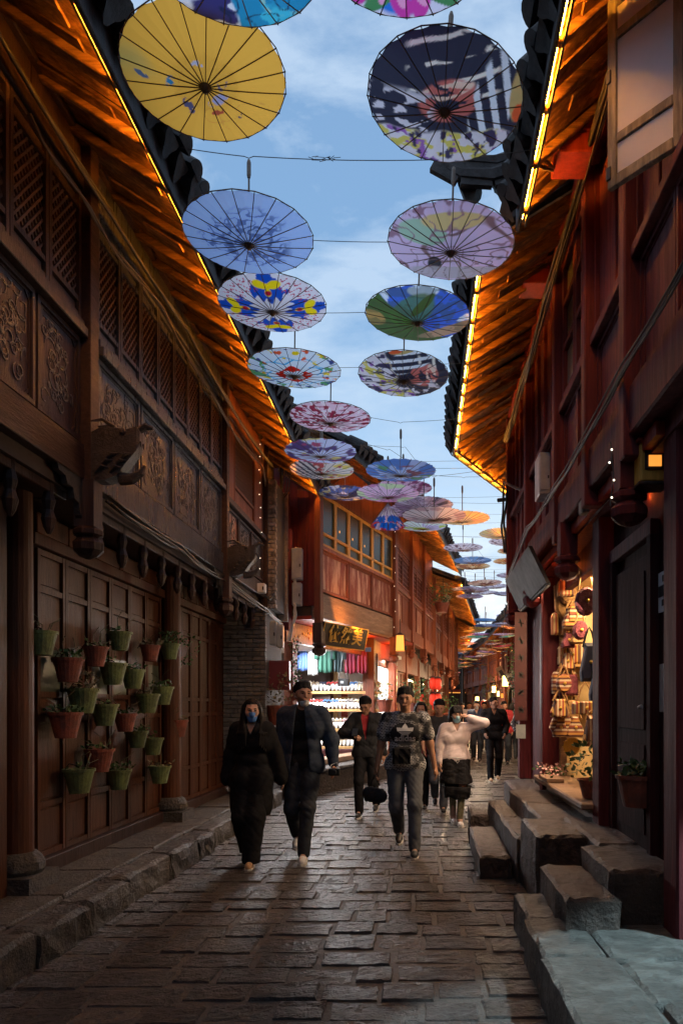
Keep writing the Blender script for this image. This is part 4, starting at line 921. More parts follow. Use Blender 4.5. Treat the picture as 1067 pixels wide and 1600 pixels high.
names = list(cols_)
for r_, z in enumerate(SZ):
    for k in range(22):
        nm = ['olive', 'white', 'cream', 'navy', 'red', 'red', 'blue', 'blue', 'white', 'grey', 'cream', 'pink'][(k + r_ * 5) // 2 % 12]
        o = empty('slipper', (-1.85 - .88 + k * .084, 15.78, z + .12), 0, '%s slipper, %s from the left on the %s shelf of the bright shop' % (nm, ('first second third fourth fifth sixth seventh eighth ninth tenth eleventh twelfth thirteenth fourteenth fifteenth sixteenth seventeenth eighteenth nineteenth twentieth twenty-first twenty-second'.split())[k], ('top', 'second', 'third', 'lowest')[r_]), 'slipper', 'slippers on the shop shelves')
        o.rotation_euler = (math.radians(66), 0, random.uniform(-.1, .1)); link('sole', sm[nm][0], o); link('strap', sm[nm][1], o)
tb = link('floor_goods', MB().box(-2.6, -1.3, 15.0, 15.5, .44, .60).mesh('floor_goods', 'red_paper')); tag(tb, 'low box of folded goods on the floor under the slipper shelves', 'box')
def cloth(name, mat, x0, x1, y, zt, zb, label, cat, grp=None, fold=.03, sleeves=0, n=24):
    mb = MB(); vs = []; m = 8
    for j in range(m + 1):
        q = j / m; z = zt + (zb - zt) * q; cx_ = (x0 + x1) / 2; hw = (x1 - x0) / 2 * (.86 + .14 * q)
        for i in range(n + 1): a = i / n; vs.append((cx_ - hw + 2 * hw * a, y + fold * q * math.sin(a * 19 + 1) + .02 * math.sin(a * PI), z + .01 * math.sin(a * 9)))
    k = len(vs); vs += [(x, yy + .05, z) for x, yy, z in vs]
    fs = [(j * (n + 1) + i, (j + 1) * (n + 1) + i, (j + 1) * (n + 1) + i + 1, j * (n + 1) + i + 1) for j in range(m) for i in range(n)]; fs += [tuple(q + k for q in f[::-1]) for f in fs]
    fs += [(m * (n + 1) + i, m * (n + 1) + i + k, m * (n + 1) + i + 1 + k, m * (n + 1) + i + 1) for i in range(n)] + [(i, i + 1, i + 1 + k, i + k) for i in range(n)]
    mb.add(vs, fs); root = empty(name, ((x0 + x1) / 2, y, zt), 0, label, cat, grp)
    mb.v = [(x - (x0 + x1) / 2, yy - y, z - zt) for x, yy, z in mb.v]; link('cloth_body', mb.mesh('cloth_body', mat, True), root)
    link('hanger', MB().tube([(-(x1 - x0) * .35, 0.02, .0), (0, .02, .07), ((x1 - x0) * .35, .02, .0)], .008, 5).tube([(0, .02, .07), (0, .02, .13)], .005, 4).mesh('hanger', 'metal_box'), root)
    if sleeves:
        for sx in (-1, 1): link('sleeve', MB().tube([(sx * (x1 - x0) * .4, .02, -.02), (sx * (x1 - x0) * .6, .02, -.2), (sx * (x1 - x0) * .62, .02, -.36)], [.05, .055, .06], 8).mesh('sleeve', mat, True), root)
    return root
simple('cloth_green', (.006, .05, .032), .8); simple('cloth_dkgreen', (.008, .022, .025), .8); simple('cloth_crimson', (.16, .008, .028), .8); simple('cloth_blue', (.04, .08, .22), .8); simple('cloth_white', (.45, .47, .5), .8)
GC = 'clothes hanging in the bright shop'
for i, (mt_, a, b_, yb, lb) in enumerate((('cloth_blue', 464, 480, 1048, 'blue garment leftmost in the bright shop opening'), ('cloth_white', 481, 496, 1055, 'white garment beside the blue one in the bright shop'), ('cloth_green', 497, 519, 1051, 'green garment hanging under the black signboard'),
        ('cloth_dkgreen', 521, 536, 1050, 'dark teal garment right of the green one'), ('cloth_crimson', 538, 556, 1052, 'crimson skirt left of its pair in the bright shop'), ('cloth_crimson', 557, 574, 1052, 'crimson skirt right of its pair, beside the couplet post'))):
    y = 15.35; p = at(a, yb, y); q = at(b_, 1004, y); cloth('hanging_garment', mt_, p.x, q.x, y, q.z, p.z, lb, 'clothes', GC, sleeves=i in (2, 3))
# signboard with three gilt characters
sg = empty('shop_signboard', at(538, 995, 12.55), PI / 2 - math.radians(28) , 'black shop signboard with three gold characters under the worn beam', 'sign')
sgb = link('board', boxmesh('board', 1.36, .05, .40, 'sign_black', .008), sg, (0, 0, 0), (math.radians(-14) * -1, 0, 0))
sg.rotation_euler = (0, 0, PI / 2 - math.radians(28)); OFF.clear()
def text_mesh(s_, size, mat, extrude=.004, spacing=1.0, bold=0.0):
    cu = bpy.data.curves.new('lettering', 'FONT'); cu.body = s_; cu.size = size; cu.extrude = extrude; cu.space_character = spacing; cu.align_x = 'CENTER'; cu.align_y = 'CENTER'; cu.offset = bold
    o = bpy.data.objects.new('lettering', cu); COL.objects.link(o); bpy.context.view_layer.update()
    me = bpy.data.meshes.new_from_object(o.evaluated_get(bpy.context.evaluated_depsgraph_get())); bpy.data.objects.remove(o)
    me.materials.clear(); me.materials.append(MATS[mat]); me.name = 'lettering'; return me
link('lettering', text_mesh('依然美', .33, 'gold', .006, 1.16, .004), sgb, (0, -.032, .01), (PI / 2, 0, 0))
link('border', MB().box(-.68, .68, -.034, -.026, .185, .2).box(-.68, .68, -.034, -.026, -.2, -.185).box(-.68, -.665, -.034, -.026, -.185, .185).box(.665, .68, -.034, -.026, -.185, .185).mesh('border', 'gold'), sgb)
p = at(575, 1015, 14.8); o = link('door_number', boxmesh('door_number', .12, .02, .09, 'slipper_blue', .004), None, p); tag(o, 'small blue house number plate right of the black signboard', 'plate')
# handbag, flowers and pots at the shop
bag = empty('handbag', at(537, 1066, 14.9), 0, 'small black handbag on a long strap before the slipper shelves', 'bag')
link('bag_body', rock('bag_body', .22, .08, .16, .004, 'black', 3, 3, .02), bag, (0, 0, .08)); link('strap', MB().tube([(-.1, 0, .05), (-.03, 0, .5), (.0, 0, .9), (.04, 0, .5), (.1, 0, .05)], .009, 5).mesh('strap', 'black'), bag); link('buckle', boxmesh('buckle', .06, .01, .05, 'metal_box', .003), bag, (-.03, -.045, .0))
def leafy(n, r, h, mat, size=.05, seed=1, droop=0.):
    rr = random.Random(seed); mb = MB()
    for _ in range(n):
        a = rr.uniform(0, 6.28); q = rr.random() ** .6 * r; z = rr.uniform(0, h) - droop * q; c = Vector((q * math.cos(a), q * math.sin(a), z))
        d1 = Vector((rr.uniform(-1, 1), rr.uniform(-1, 1), rr.uniform(-.3, .9))).normalized(); d2 = d1.cross(Vector((rr.uniform(-1, 1), rr.uniform(-1, 1), rr.uniform(-1, 1)))).normalized(); s_ = size * rr.uniform(.6, 1.3)
        mb.add([c, c + d1 * s_ * .5 + d2 * s_ * .28, c + d1 * s_, c + d1 * s_ * .5 - d2 * s_ * .28], [(0, 1, 2, 3)])
    return mb
def pot_mesh(rt, rb, h, n=18):
    return MB().lathe([(rb * .3, .004), (rb, 0), (rt * .96, h * .88), (rt * 1.04, h * .88), (rt * 1.06, h), (rt * .95, h), (rt * .92, h * .86)], n=n, caps=True)
def potted(name, pos, rt, h, mat, leafm, n, lh, label, seed=1, grp=None, lr=1.1, flowers=None, droop=0.):
    root = empty(name, pos, 0, label, 'plant', grp); link('pot', pot_mesh(rt, rt * .68, h).mesh('pot', mat, False), root)
    link('foliage', leafy(n, rt * lr, lh, leafm, .06, seed, droop).mesh('foliage', leafm), root, (0, 0, h * .95), kind='stuff')
    if flowers: link('flowers', leafy(n // 2, rt * lr, lh, flowers, .045, seed + 5).mesh('flowers', flowers), root, (0, 0, h), kind='stuff')
    return root
potted('potted_flowers', at(601, 1112, 15.6), .17, .26, 'pot_terra', 'leaf_bright', 90, .35, 'pot of pale blue flowers hung between the couplet posts', 2, None, 1.1, 'petal_blue')
potted('potted_plant', at(436, 1133, 10.9), .20, .30, 'pot_terra', 'leaf_dry', 160, .5, 'large terracotta pot with drooping dry leaves behind the couple', 4, None, 1.1)
potted('climbing_plant', at(462, 1095, 11.9), .09, .16, 'pot_terra', 'leaf', 150, .85, 'narrow climbing plant beside the bright shop opening', 6, None, .9, 'petal_pink')
# service boxes in the gap between the houses
for (x0, y0, x1, y1, d, mt, nm, lb, ct) in ((418, 1032, 452, 1078, 10.95, 'box_maroon', 'meter_cabinet', 'maroon metal cabinet with pale door above the terracotta pot', 'cabinet'), (432, 826, 456, 888, 11.75, 'box_maroon', 'meter_cabinet', 'maroon box high on the wall behind the brick pilaster', 'cabinet'),
        (455, 856, 472, 906, 11.7, 'metal_box', 'junction_box', 'upper grey junction box on the dark red corner', 'box'), (456, 910, 471, 946, 11.7, 'metal_box', 'junction_box', 'lower grey junction box on the dark red corner', 'box'),
        (421, 970, 431, 1008, 10.6, 'metal_box', 'electric_meter', 'left pale electric meter on the brick pier corner', 'meter'), (433, 976, 442, 1012, 10.7, 'metal_box', 'electric_meter', 'right pale electric meter on the brick pier corner', 'meter'),
        (401, 911, 414, 926, 10.3, 'white_paint', 'security_camera', 'small white security camera under the dragon bracket', 'camera')):
    p, q = at(x0, y1, d), at(x1, y0, d); r_ = empty(nm, ((p.x + q.x) / 2, d + .06, p.z), 0, lb, ct); wd, hh = q.x - p.x, q.z - p.z
    link('casing', boxmesh('casing', wd, .12, hh, mt, .012), r_, (0, 0, hh / 2)); link('lid', boxmesh('lid', wd * .86, .012, hh * .88, 'paper_white' if mt == 'white_paint' else mt, .004), r_, (0, -.067, hh / 2)); link('latch', boxmesh('latch', .02, .012, .05, 'black', .002), r_, (wd * .3, -.078, hh * .45))
cable_run([at(404, 920, 10.4), at(420, 935, 10.5), at(436, 900, 11.5), at(440, 690, 11.7)], 4, .008, 'dark cables looping around the brick pilaster', 'cable')
cable_run([at(452, 1000, 11.2), at(462, 960, 11.6), at(460, 940, 11.7), at(464, 855, 11.72)], 3, .012, 'grey conduit climbing the dark red corner between the houses', 'metal_box', .02, .0)
cable_run([A2.w(6.4, .1, 4.9), at(455, 690, 11.9), at(500, 760, 12.1), at(560, 700, 14)], 4, .009, 'tangle of cables spanning from the pilaster to the yellow windowed house', 'cable', .06, .1)

# ================================================================ generic far timber houses
def far_house(x, y, ang, L_, side, label, zb=3.1, zt=5.5, ze=5.2, ve=.8, rec=.55, mat='wood_redbrown', bays=3, lit=0, led_='led', shop=None, seed=0, brd=.22):
    f = Frame('timber_house', x, y, ang, side, label, 'house'); r = random.Random(seed)
    f.box('body', 0, L_, -4.5, -rec - .9, 0, zt, 'plaster_dark', bev=0); f.box('wall', 0.01, L_ - .01, -.9, -.06, zb + .05, zt + .2, 'plaster_dark', bev=0)
    f.box('bottom_beam', 0, L_, -.1, .05, zb - .1, zb + .2, mat, bev=.01); f.box('sill_rail', 0, L_, -.04, .04, zb + .95, zb + 1.02, mat)
    bw = L_ / bays
    for i in range(bays):
        f.box('post', bw * i - .0, bw * i + .13, -.06, .09, zb - .35, zt, mat)
        hanging_post(f, bw * i + .065, .05, zb - .1, zb - .5, mat, .065)
        n = max(2, int(bw / .8)); st_ = (bw - .16) / n
        for k in range(n):
            u0 = bw * i + .15 + st_ * k
            carved_panel(f, u0, u0 + st_ - .02, zb + .22, zb + .92, 0, mat, 'wood_worn_red' if r.random() < .5 else mat, 0, carve=False)
            if k % 3 == lit - 1 and lit:
                wn = f.box('window', u0, u0 + st_ - .02, -.04, -.03, zb + 1.06, zb + 1.85, 'window_lit', bev=0)
                f.put('lattice', lattice_mesh(f, st_ - .04, .76, .13, .03, mat, False), None, wn, at_=(u0 + st_ / 2, -.01, zb + 1.455), kind='stuff')
            else: lattice_window(f, u0, u0 + st_ - .02, zb + 1.05, zb + 1.86, 0, mat, mat, .11, (.1, .1), diag=False)
        u = bw * i + .14
        while u < bw * (i + 1) - .1: e_ = min(u + .35, bw * (i + 1)); f.box('frieze_board', u, e_ - .006, -.03, .01, zb + 1.9, zt + .1, mat); u = e_
        # ground floor: posts, doors or lit shop
        f.box('ground_post', bw * i, bw * i + .16, -rec - .08, -rec + .08, 0, zb - .1, 'wood_redbrown'); f.box('ground_lintel', bw * i + .165, bw * (i + 1), -rec - .05, -rec + .05, 2.45, zb - .11, 'wood_redbrown')
        sp = (shop or 'dddddddd')[i]
        if sp == 'd':
            for k in range(max(2, int(bw / .5))): q = (bw - .18) / max(2, int(bw / .5)); door_leaf(f, bw * i + .17 + q * k, bw * i + .17 + q * (k + 1), -rec, .15, 2.43, 'wood_redbrown')
        else:
            f.box('shop_back', bw * i + .17, bw * (i + 1), -rec - .88, -rec - .8, .1, 2.6, 'wall_cream' if sp == 'w' else 'white_paint', bev=0)
            f.box('light_tube', bw * i + .4, bw * (i + 1) - .3, -rec - .45, -rec - .40, 2.35, 2.40, 'tube_warm' if sp == 'w' else 'tube_white', bev=0)
            for z in (.8, 1.25, 1.7):
                f.box('shelf', bw * i + .2, bw * (i + 1) - .05, -rec - .78, -rec - .5, z, z + .03, 'wood_shelf', bev=0)
                mb = MB()
                for k in range(int(bw * 5)): q = bw * i + .25 + k * .2; h_ = r.uniform(.1, .3); mb.box(q, q + r.uniform(.08, .16), -rec - .72, -rec - .58, z + .032, z + .03 + h_)
                f.put('goods', mb, r.choice(['slipper_red', 'slipper_olive', 'slipper_navy', 'slipper_pink', 'wood_red_bright']), kind='stuff')
    eave(f, -.3, L_ + .2, zt + .05, ve, ze, seed=seed, led_es=led_, board=brd, tstep=.28)
    return f
C_ = far_house(-.64, 15.55, 8.44, 6.4, -1, 'red brown timber house right after the yellow windows, barred windows and glowing soffit', 3.2, 6.0, 5.62, .85, .5, 'wood_redbrown', 3, 0, 'led', 'wdw', 21)
D_ = far_house(.32, 22.0, 6.7, 10.1, -1, 'timber house on the left behind the red lanterns', 3.1, 5.5, 5.2, .9, .5, 'wood_redbrown', 4, 1, 'led', 'wdwd', 22)
E_ = far_house(1.5, 32.1, 1.2, 13, -1, 'far left timber house with a glowing eave', 3.0, 5.3, 4.95, .8, .4, 'wood_redbrown', 4, 2, 'led', 'dwdw', 23, .4)
F1 = far_house(2.35, 12.6, 10.3, 5.5, 1, 'dark timber house right after the corner on the right', 3.0, 5.0, 4.7, .7, .4, 'wood_red', 2, 0, 'led_dim', 'dw', 31, .3)
F2 = far_house(3.35, 18.1, 4.5, 8, 1, 'timber house with orange lit upper windows on the right', 3.0, 5.2, 4.85, .7, .5, 'wood_redbrown', 4, 1, 'led', 'wddw', 32, .3)
F3 = far_house(3.98, 26.1, .4, 12, 1, 'second far timber house on the right lit red at dusk', 3.0, 5.3, 5.0, .8, .5, 'wood_red', 5, 2, 'led_dim', 'wdwdw', 33, .4)
F4 = far_house(4.05, 38.2, -3, 18, 1, 'farthest timber house on the right near the lane end', 3.0, 5.3, 5.0, .8, .4, 'wood_redbrown', 5, 0, 'led_dim', 'dwdwd', 34, .5)
# gate hall closing the lane
g = Frame('gate_hall', 6.3, 57, -90, 1, 'dark lattice fronted hall closing the far end of the lane', 'building')
g.box('body', 0, 7, -4, -.1, 0, 5.2, 'plaster_dark', bev=0)
for i in range(7): lattice_window(g, i * 1.0, i + 1, 3.0, 4.6, .1, 'wood_old', 'wood_pale', .22, (.05, .05), diag=False); g.box('post', i - .06, i + .06, .1, .3, 0, 5, 'wood_old'); door_leaf(g, i + .06, i + .94, .06, 0, 2.5, 'wood_old')
for z in (2.7, 4.8): g.box('beam', 0, 7, .05, .25, z, z + .2, 'wood_red_bright')
g.box('light_strip', .5, 6.5, .26, .29, 2.62, 2.68, 'lantern_dim', bev=0)
mb = MB().add([(-.6, .9, 4.9), (7.6, .9, 4.9), (7.6, -2, 6.4), (-.6, -2, 6.4), (-.6, -5, 4.9), (7.6, -5, 4.9)], [(0, 1, 2, 3), (3, 2, 5, 4), (0, 3, 4), (1, 5, 2)]); g.put('roof', mb, 'roof_tile')
# blue canopy roofs beyond the left eaves
for (x, y, z, w_, lb) in ((1.9, 46.5, 5.0, 2.4, 'larger blue sheet roof among the far umbrellas'), (2.2, 51, 4.4, 2.0, 'lower blue slatted roof at the far left of the lane')):
    r_ = empty('blue_roof', (x, y, z), .2, lb, 'roof')
    for k in range(9): link('roof_panel', boxmesh('roof_panel', w_, .22, .04, 'blue_roof', 0), r_, (0, k * .22, k * .1), (math.radians(24), 0, 0))
    for sx in (-1, 1): link('support', boxmesh('support', .1, .1, z, 'black', 0), r_, (sx * w_ * .4, .9, -z / 2))

# ================================================================ right: red timber building
R = Frame('red_timber_house', 1.3, 0, 0, 1, 'near red timber building on the right with jetty, open casement and bag shop', 'house')
RM = 'wood_red'
R.box('wall', 1.2, 10.3, -.9, -.06, 3.12, 5.9, 'plaster_dark', bev=0); R.box('body', 4.2, 5.8, -4, -.30, .2, 5.9, 'plaster_dark', bev=0); R.box('upper_floor', 1.2, 10.3, -4, -.05, 3.0, 3.11, 'wood_red', bev=0); R.box('body', 8.5, 10.4, -4, -.32, .2, 5.9, 'plaster_dark', bev=0)
R.box('upper_mass', 1.2, 10.3, -4, -.91, 3.12, 5.9, 'plaster_dark', bev=0)
R.box('bottom_beam', 1.2, 10.3, -.1, .07, 3.12, 3.42, RM, bev=.012)
R.box('sill_rail', 1.2, 10.3, -.05, .06, 4.18, 4.25, RM); R.box('head_rail', 1.2, 10.3, -.05, .05, 5.52, 5.62, RM); R.box('wall_plate', 1.2, 10.3, -.06, .08, 5.63, 5.75, 'wood_red_bright')
for u in (1.5, 2.9, 4.28, 5.32, 6.55, 8.4, 10.2): R.box('post', u, u + .12, -.04, .10, 3.0, 5.62, RM, bev=.01)
for a, b_ in ((3.05, 4.27), (4.42, 5.31), (5.46, 6.54), (6.69, 8.39), (8.54, 10.19)):
    n = max(1, round((b_ - a) / .62)) if a < 6.6 else round((b_ - a) / .45); q = (b_ - a) / n
    for i in range(n): carved_panel(R, a + q * i + .006, a + q * (i + 1) - .006, 3.44, 4.17, 0, RM, RM, 0, carve=False)
    if a in (5.46,):
        for i in range(2):
            u0 = a + .54 * i; wd = R.box('window', u0 + .01, u0 + .52, -.04, -.03, 4.27, 5.5, 'black', bev=0); mb = MB(); c = (u0 + .27, 4.885)
            for x0, x1, z0, z1 in ((-.26, -.20, -.615, .615), (.20, .26, -.615, .615), (-.2, .2, -.615, -.55), (-.2, .2, -.17, -.12), (-.2, .2, .22, .27), (-.2, .2, .56, .615)): mb.box(x0, x1, -.03, .03, z0, z1)
            R.put('frame', mb, RM, wd, at_=(c[0], .0, c[1]))
            for z0, z1 in ((4.35, 4.70), (4.78, 5.09), (5.17, 5.43)): R.box('pane', u0 + .08, u0 + .46, -.01, -.004, z0, z1, 'glass_dusty', wd, 0)
    else:
        m = n * 2; q2 = (b_ - a) / m
        for i in range(m): R.box('wall_board', a + q2 * i + .005, a + q2 * (i + 1) - .005, -.05, -.02 + .014 * (i % 2), 4.26, 5.51, RM)
        for i in range(n + 1): R.box('batten', max(a, a + q * i - .02), min(b_, a + q * i + .02), -.019, .03, 4.26, 5.51, RM)
for u, z in ((5.0, 5.38), (6.75, 5.5)):
    R.box('beam_end', u, u + .28, .10, .36, z, z + .14, 'wood_red_bright', bev=.01); R.box('beam_end', u, u + .28, .10, .36, z + .145, z + .27, 'wood_red_bright', bev=.01)
eave(R, 1.2, 5.55, 5.76, .55, 5.26, seed=41, tstep=.2, wave=.02, fd=.085)
eave(R, 5.85, 10.45, 5.76, .84, 5.24, seed=42, tstep=.2, wave=.02, fd=.085)
R3 = Frame('corner_wing', 1.30, 10.32, 27, 1, 'angled corner wing ending the right building with a glowing eave', 'house')
R3.box('wall', 0, 2.2, -2, -.03, 3.1, 5.7, 'plaster_dark', bev=0); R3.box('bottom_beam', 0, 2.2, -.1, .05, 3.0, 3.3, RM)
for i in range(7): R3.box('wall_board', .31 * i, .31 * i + .3, -.025, .0, 3.31, 5.7, RM)
eave(R3, -.25, 2.2, 5.76, .80, 5.24, seed=43, tstep=.2, fd=.081)
R3.box('lower_wall', .0, 2.2, -2.0, -.9, 0, 3.0, 'plaster_dark', bev=0)
# upturned ridge end between the two roofs
mb = MB(); pts = [(5.75, -.1, 5.98), (5.72, .35, 5.86), (5.70, .75, 5.72), (5.68, 1.0, 5.72), (5.68, 1.2, 5.83)]
mb.tube(pts, [.07, .07, .065, .05, .02], 6); mb.tube([(p[0], p[1] * .96, p[2] + .12) for p in pts], [.05, .05, .045, .04, .02], 6)
for i in range(len(pts) - 1): mb.bar(Vector(pts[i]) + Vector((0, 0, .0)), Vector(pts[i + 1]), .05, .18)
R.put('upturned_ridge', mb, 'roof_tile')
c, p_ = tile_meshes(1)
for k in range(7): link('roof_tile', c if k % 2 else p_, R.root, (5.72 + (k % 2) * .05, .15 + .13 * k, 5.92 - .035 * k), (-.3, 0, PI / 2 * .9))
hanging_post(R, 4.45, .02, 3.12, 2.62, RM, .075); hanging_post(R, 6.35, .02, 3.12, 2.62, RM, .075); hanging_post(R, 8.4, .02, 3.12, 2.66, RM, .07); hanging_post(R, 10.2, .02, 3.12, 2.66, RM, .07)
for u in (4.45, 6.35): queti(R, u + .08, 0, 3.1, 1, RM)
# ground floor
R.box('ceiling', 4.0, 10.3, -.35, -.0, 3.02, 3.1, 'wood_red_bright', bev=0)
R.box('near_post', 3.84, 4.06, -.24, -.06, .22, 3.1, RM, bev=.012)
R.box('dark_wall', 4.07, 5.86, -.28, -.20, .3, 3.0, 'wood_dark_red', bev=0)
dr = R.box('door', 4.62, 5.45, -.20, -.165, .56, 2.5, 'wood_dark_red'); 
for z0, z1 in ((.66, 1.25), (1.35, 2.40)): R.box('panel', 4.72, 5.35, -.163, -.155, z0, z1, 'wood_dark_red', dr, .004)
R.put('handle', MB().tube([(0, 0, 0), (0, .04, 0), (-.10, .05, .01)], .009, 6), 'metal_box', dr, at_=(4.74, -.165, 1.5))
for u in (4.54, 5.46): R.box('door_jamb', u, u + .08, -.20, -.14, .5, 2.6, 'wood_dark_red')
R.box('door_head', 4.54, 5.54, -.20, -.14, 2.6, 2.7, RM)
for u in (5.62, 8.26, 10.2): R.box('ground_post', u, u + .22, -.28, -.08, .48, 3.0, RM, bev=.012)
R.box('shop_lintel', 5.85, 8.25, -.30, -.22, 2.75, 3.0, 'wood_red'); R.box('apron', 5.85, 8.25, -.24, -.12, .5, .66, 'wood_pale', bev=.01); R.box('window_sill', 5.8, 8.3, -.40, .02, .665, .72, 'wood_pale', bev=.015)
R.box('shop_floor', 5.85, 8.3, -2.4, -.25, .4, .6, 'wood_pale', bev=0); R.box('shop_wall', 5.8, 8.4, -2.5, -2.4, .4, 3.0, 'wall_cream', bev=0)
R.box('shop_end_wall', 8.22, 8.27, -2.4, -.30, .6, 2.85, 'wall_cream', bev=0); R.box('shop_ceiling', 5.86, 8.3, -2.4, -.32, 2.86, 2.92, 'wall_cream', bev=0); R.box('shop_near_wall', 5.8, 5.86, -2.4, -.3, .4, 3.0, 'plaster_dark', bev=0)
R.box('display_frame', 8.14, 8.2, -.34, -.26, .72, 2.75, 'wood_pale'); R.box('light_tube', 6.3, 7.8, -.75, -.71, 2.80, 2.84, 'tube_warm', bev=0)
R.box('gap_wall', 8.5, 10.2, -.28, -.24, .5, 3.0, RM, bev=0)
for z in (1.95, 1.50): R.box('display_shelf', 7.98, 8.21, -1.2, -.38, z, z + .03, 'wood_shelf')
cp = R.box('couplet_paper', 8.31, 8.43, -.078, -.074, 1.35, 2.6, 'red_paper', bev=0); mb = MB()
cp2 = link('couplet_paper', boxmesh('couplet_paper', .14, .004, 1.25, 'red_paper', 0), R.root, (8.258, .17, 1.97), (0, 0, PI / 2)); 
for z in np.arange(-.5, .55, .2):
    for k in range(5): a = random.uniform(0, 3.1); mb.bar((-.035 * math.cos(a), 0, z - .045 * math.sin(a)), (.035 * math.cos(a), 0, z + .045 * math.sin(a)), .012, .003, (0, 1, 0))
link('lettering', mb.mesh('lettering', 'black'), cp2, (0, .003, 0))
o = link('notice', boxmesh('notice', .11, .004, .16, 'metal_box', 0), R.root, (8.257, .17, 1.22), (0, 0, PI / 2))
cable_run([R.w(1.8, .12, 5.5), R.w(4.9, .12, 5.45), R.w(6.9, .12, 5.42), R.w(8.6, .12, 5.36), R.w(10.2, .12, 5.3)], 5, .011, 'dark cables sagging beneath the right eave', 'cable', .04)
cable_run([R.w(1.8, .13, 3.55), R.w(4.2, .13, 3.50), R.w(6.4, .13, 3.46), R.w(8.0, .14, 3.5), R.w(10.2, .12, 3.3)], 5, .007, 'black cable bundle along the right jetty beam', 'cable', .03, .03)
cable_run([R.w(5.4, .2, 5.6), R.w(5.0, .5, 5.3)], 3, .012, 'short gilt lit wires below the right soffit', 'cable_pale')
cable_run([at(866, 770, 8.4) + Vector((-.1, 1.9, 0)) * .0, R.w(9.9, .16, 4.6), R.w(10.3, .15, 4.1), R.w(10.25, .12, 3.7)], 2, .014, 'cable loops at the far corner of the right building', 'cable')
# open casement with frosted panes
cz = empty('open_casement', (1.30, 3.56, 4.30), math.radians(180 - 49), 'weathered casement with frosted panes standing open at the top right', 'window')
for x0, x1, z0, z1, nm in ((0, .055, 0, 1.02, 'stile'), (.385, .44, 0, 1.02, 'stile'), (.056, .384, 0, .06, 'rail'), (.056, .384, .225, .275, 'rail'), (.056, .384, .78, .83, 'rail'), (.056, .384, .96, 1.02, 'rail')):
    link(nm, boxmesh(nm, x1 - x0, .035, z1 - z0, 'wood_sash', .004), cz, ((x0 + x1) / 2, 0, (z0 + z1) / 2))
for z0, z1 in ((.06, .225), (.275, .78), (.83, .96)): link('pane', boxmesh('pane', .33, .008, z1 - z0, 'frosted_pane', 0), cz, (.22, 0, (z0 + z1) / 2))
for z in (.08, .6): link('hinge', boxmesh('hinge', .03, .05, .07, 'black', .003), cz, (.43, 0, z))
# things fixed to the right building
def fix(name, px0, py0, px1, py1, d, mat, label, cat, dep=.12, lid=True):
    p, q = at(px0, py1, d), at(px1, py0, d); r_ = empty(name, ((p.x + q.x) / 2, d + dep / 2, p.z), 0, label, cat); wd, hh = q.x - p.x, q.z - p.z
    link('casing', boxmesh('casing', wd, dep, hh, mat, .01), r_, (0, 0, hh / 2))
    if lid: link('lid', boxmesh('lid', wd * .8, .01, hh * .8, mat, .003), r_, (0, -dep / 2 - .006, hh / 2)); link('latch', boxmesh('latch', .015, .01, .03, 'black', 0), r_, (wd * .2, -dep / 2 - .015, hh * .4))
    return r_
fix('meter_box', 842, 706, 862, 772, 7.4, 'metal_box', 'blue grey meter box hanging off the right jetty', 'box', .3)
fix('junction_box', 868, 682, 900, 722, 7.0, 'box_maroon', 'dark maroon box above the meter box on the right building', 'box', .25)
fix('cable_box', 908, 735, 922, 800, 5.6, 'wood_sash', 'tall narrow tan box beside the hanging post on the right', 'box', .12)
l1 = fix('wooden_lantern', 1000, 690, 1042, 752, 4.25, 'wood_yellow', 'carved wooden lantern box glowing orange under the right jetty', 'lantern', .14, False)
link('window_frame', MB().box(-.055, .055, -.082, -.072, .07, .19).mesh('window_frame', 'black'), l1); link('glow_panel', MB().box(-.035, .04, -.088, -.083, .085, .15).mesh('glow_panel', 'lantern_dim'), l1); link('cap', boxmesh('cap', .20, .19, .02, 'wood_red_bright', .004), l1, (0, 0, .245)); link('foot', boxmesh('foot', .19, .18, .02, 'wood_old', .004), l1, (0, 0, -.012))
hb = Frame('hanging_board', 1.3, 7.2, 0, 1, 'dark hanging board tilted out below the right jetty', 'board'); mb = MB().hexa([(0, .02, 2.75), (2.0, .02, 2.75), (2.0, .06, 2.75), (0, .06, 2.75), (0, .2, 3.12), (2.0, .2, 3.12), (2.0, .24, 3.12), (0, .24, 3.12)]); hb.put('board_panel', mb, 'awning_grey'); hb.put('edge_strip', MB().bar((0, .03, 2.74), (2.0, .03, 2.74), .03), 'black')
o = link('wall_poster', boxmesh('wall_poster', .28, .006, .25, 'paper_white', 0), None, (1.485, 4.42, 2.22), (0, 0, PI / 2)); tag(o, 'white paper notice with dark print on the dark right wall', 'poster'); o.location.x = 1.494
link('print', MB().box(-.11, .11, 0, .002, -.03, .04).box(-.11, .05, 0, .002, -.09, -.05).box(-.04, .04, 0, .002, .06, .10).mesh('print', 'awning_grey'), o, (0, .004, 0))
o = link('wall_plaque', boxmesh('wall_plaque', .13, .012, .30, 'metal_box', .003), None, (1.492, 4.44, 1.62), (0, 0, PI / 2)); tag(o, 'pale grey narrow plaque on the dark wall beside the door', 'plaque')
o = link('wall_box', boxmesh('wall_box', .05, .03, .31, 'black', .003), None, (1.485, 4.32, 1.62), (0, 0, PI / 2)); tag(o, 'slim black strip box right beside the grey plaque', 'box')
potted('wall_flowerpot', at(997, 1260, 4.75), .145, .21, 'pot_terra', 'leaf', 110, .09, 'terracotta pot with low greenery hung beside the near right post', 9)
potted('sill_plant', (1.45, 6.1, .73), .13, .16, 'pot_terra', 'leaf', 170, .32, 'leafy dark pot plant on the bag shop sill', 12, None, 1.6)
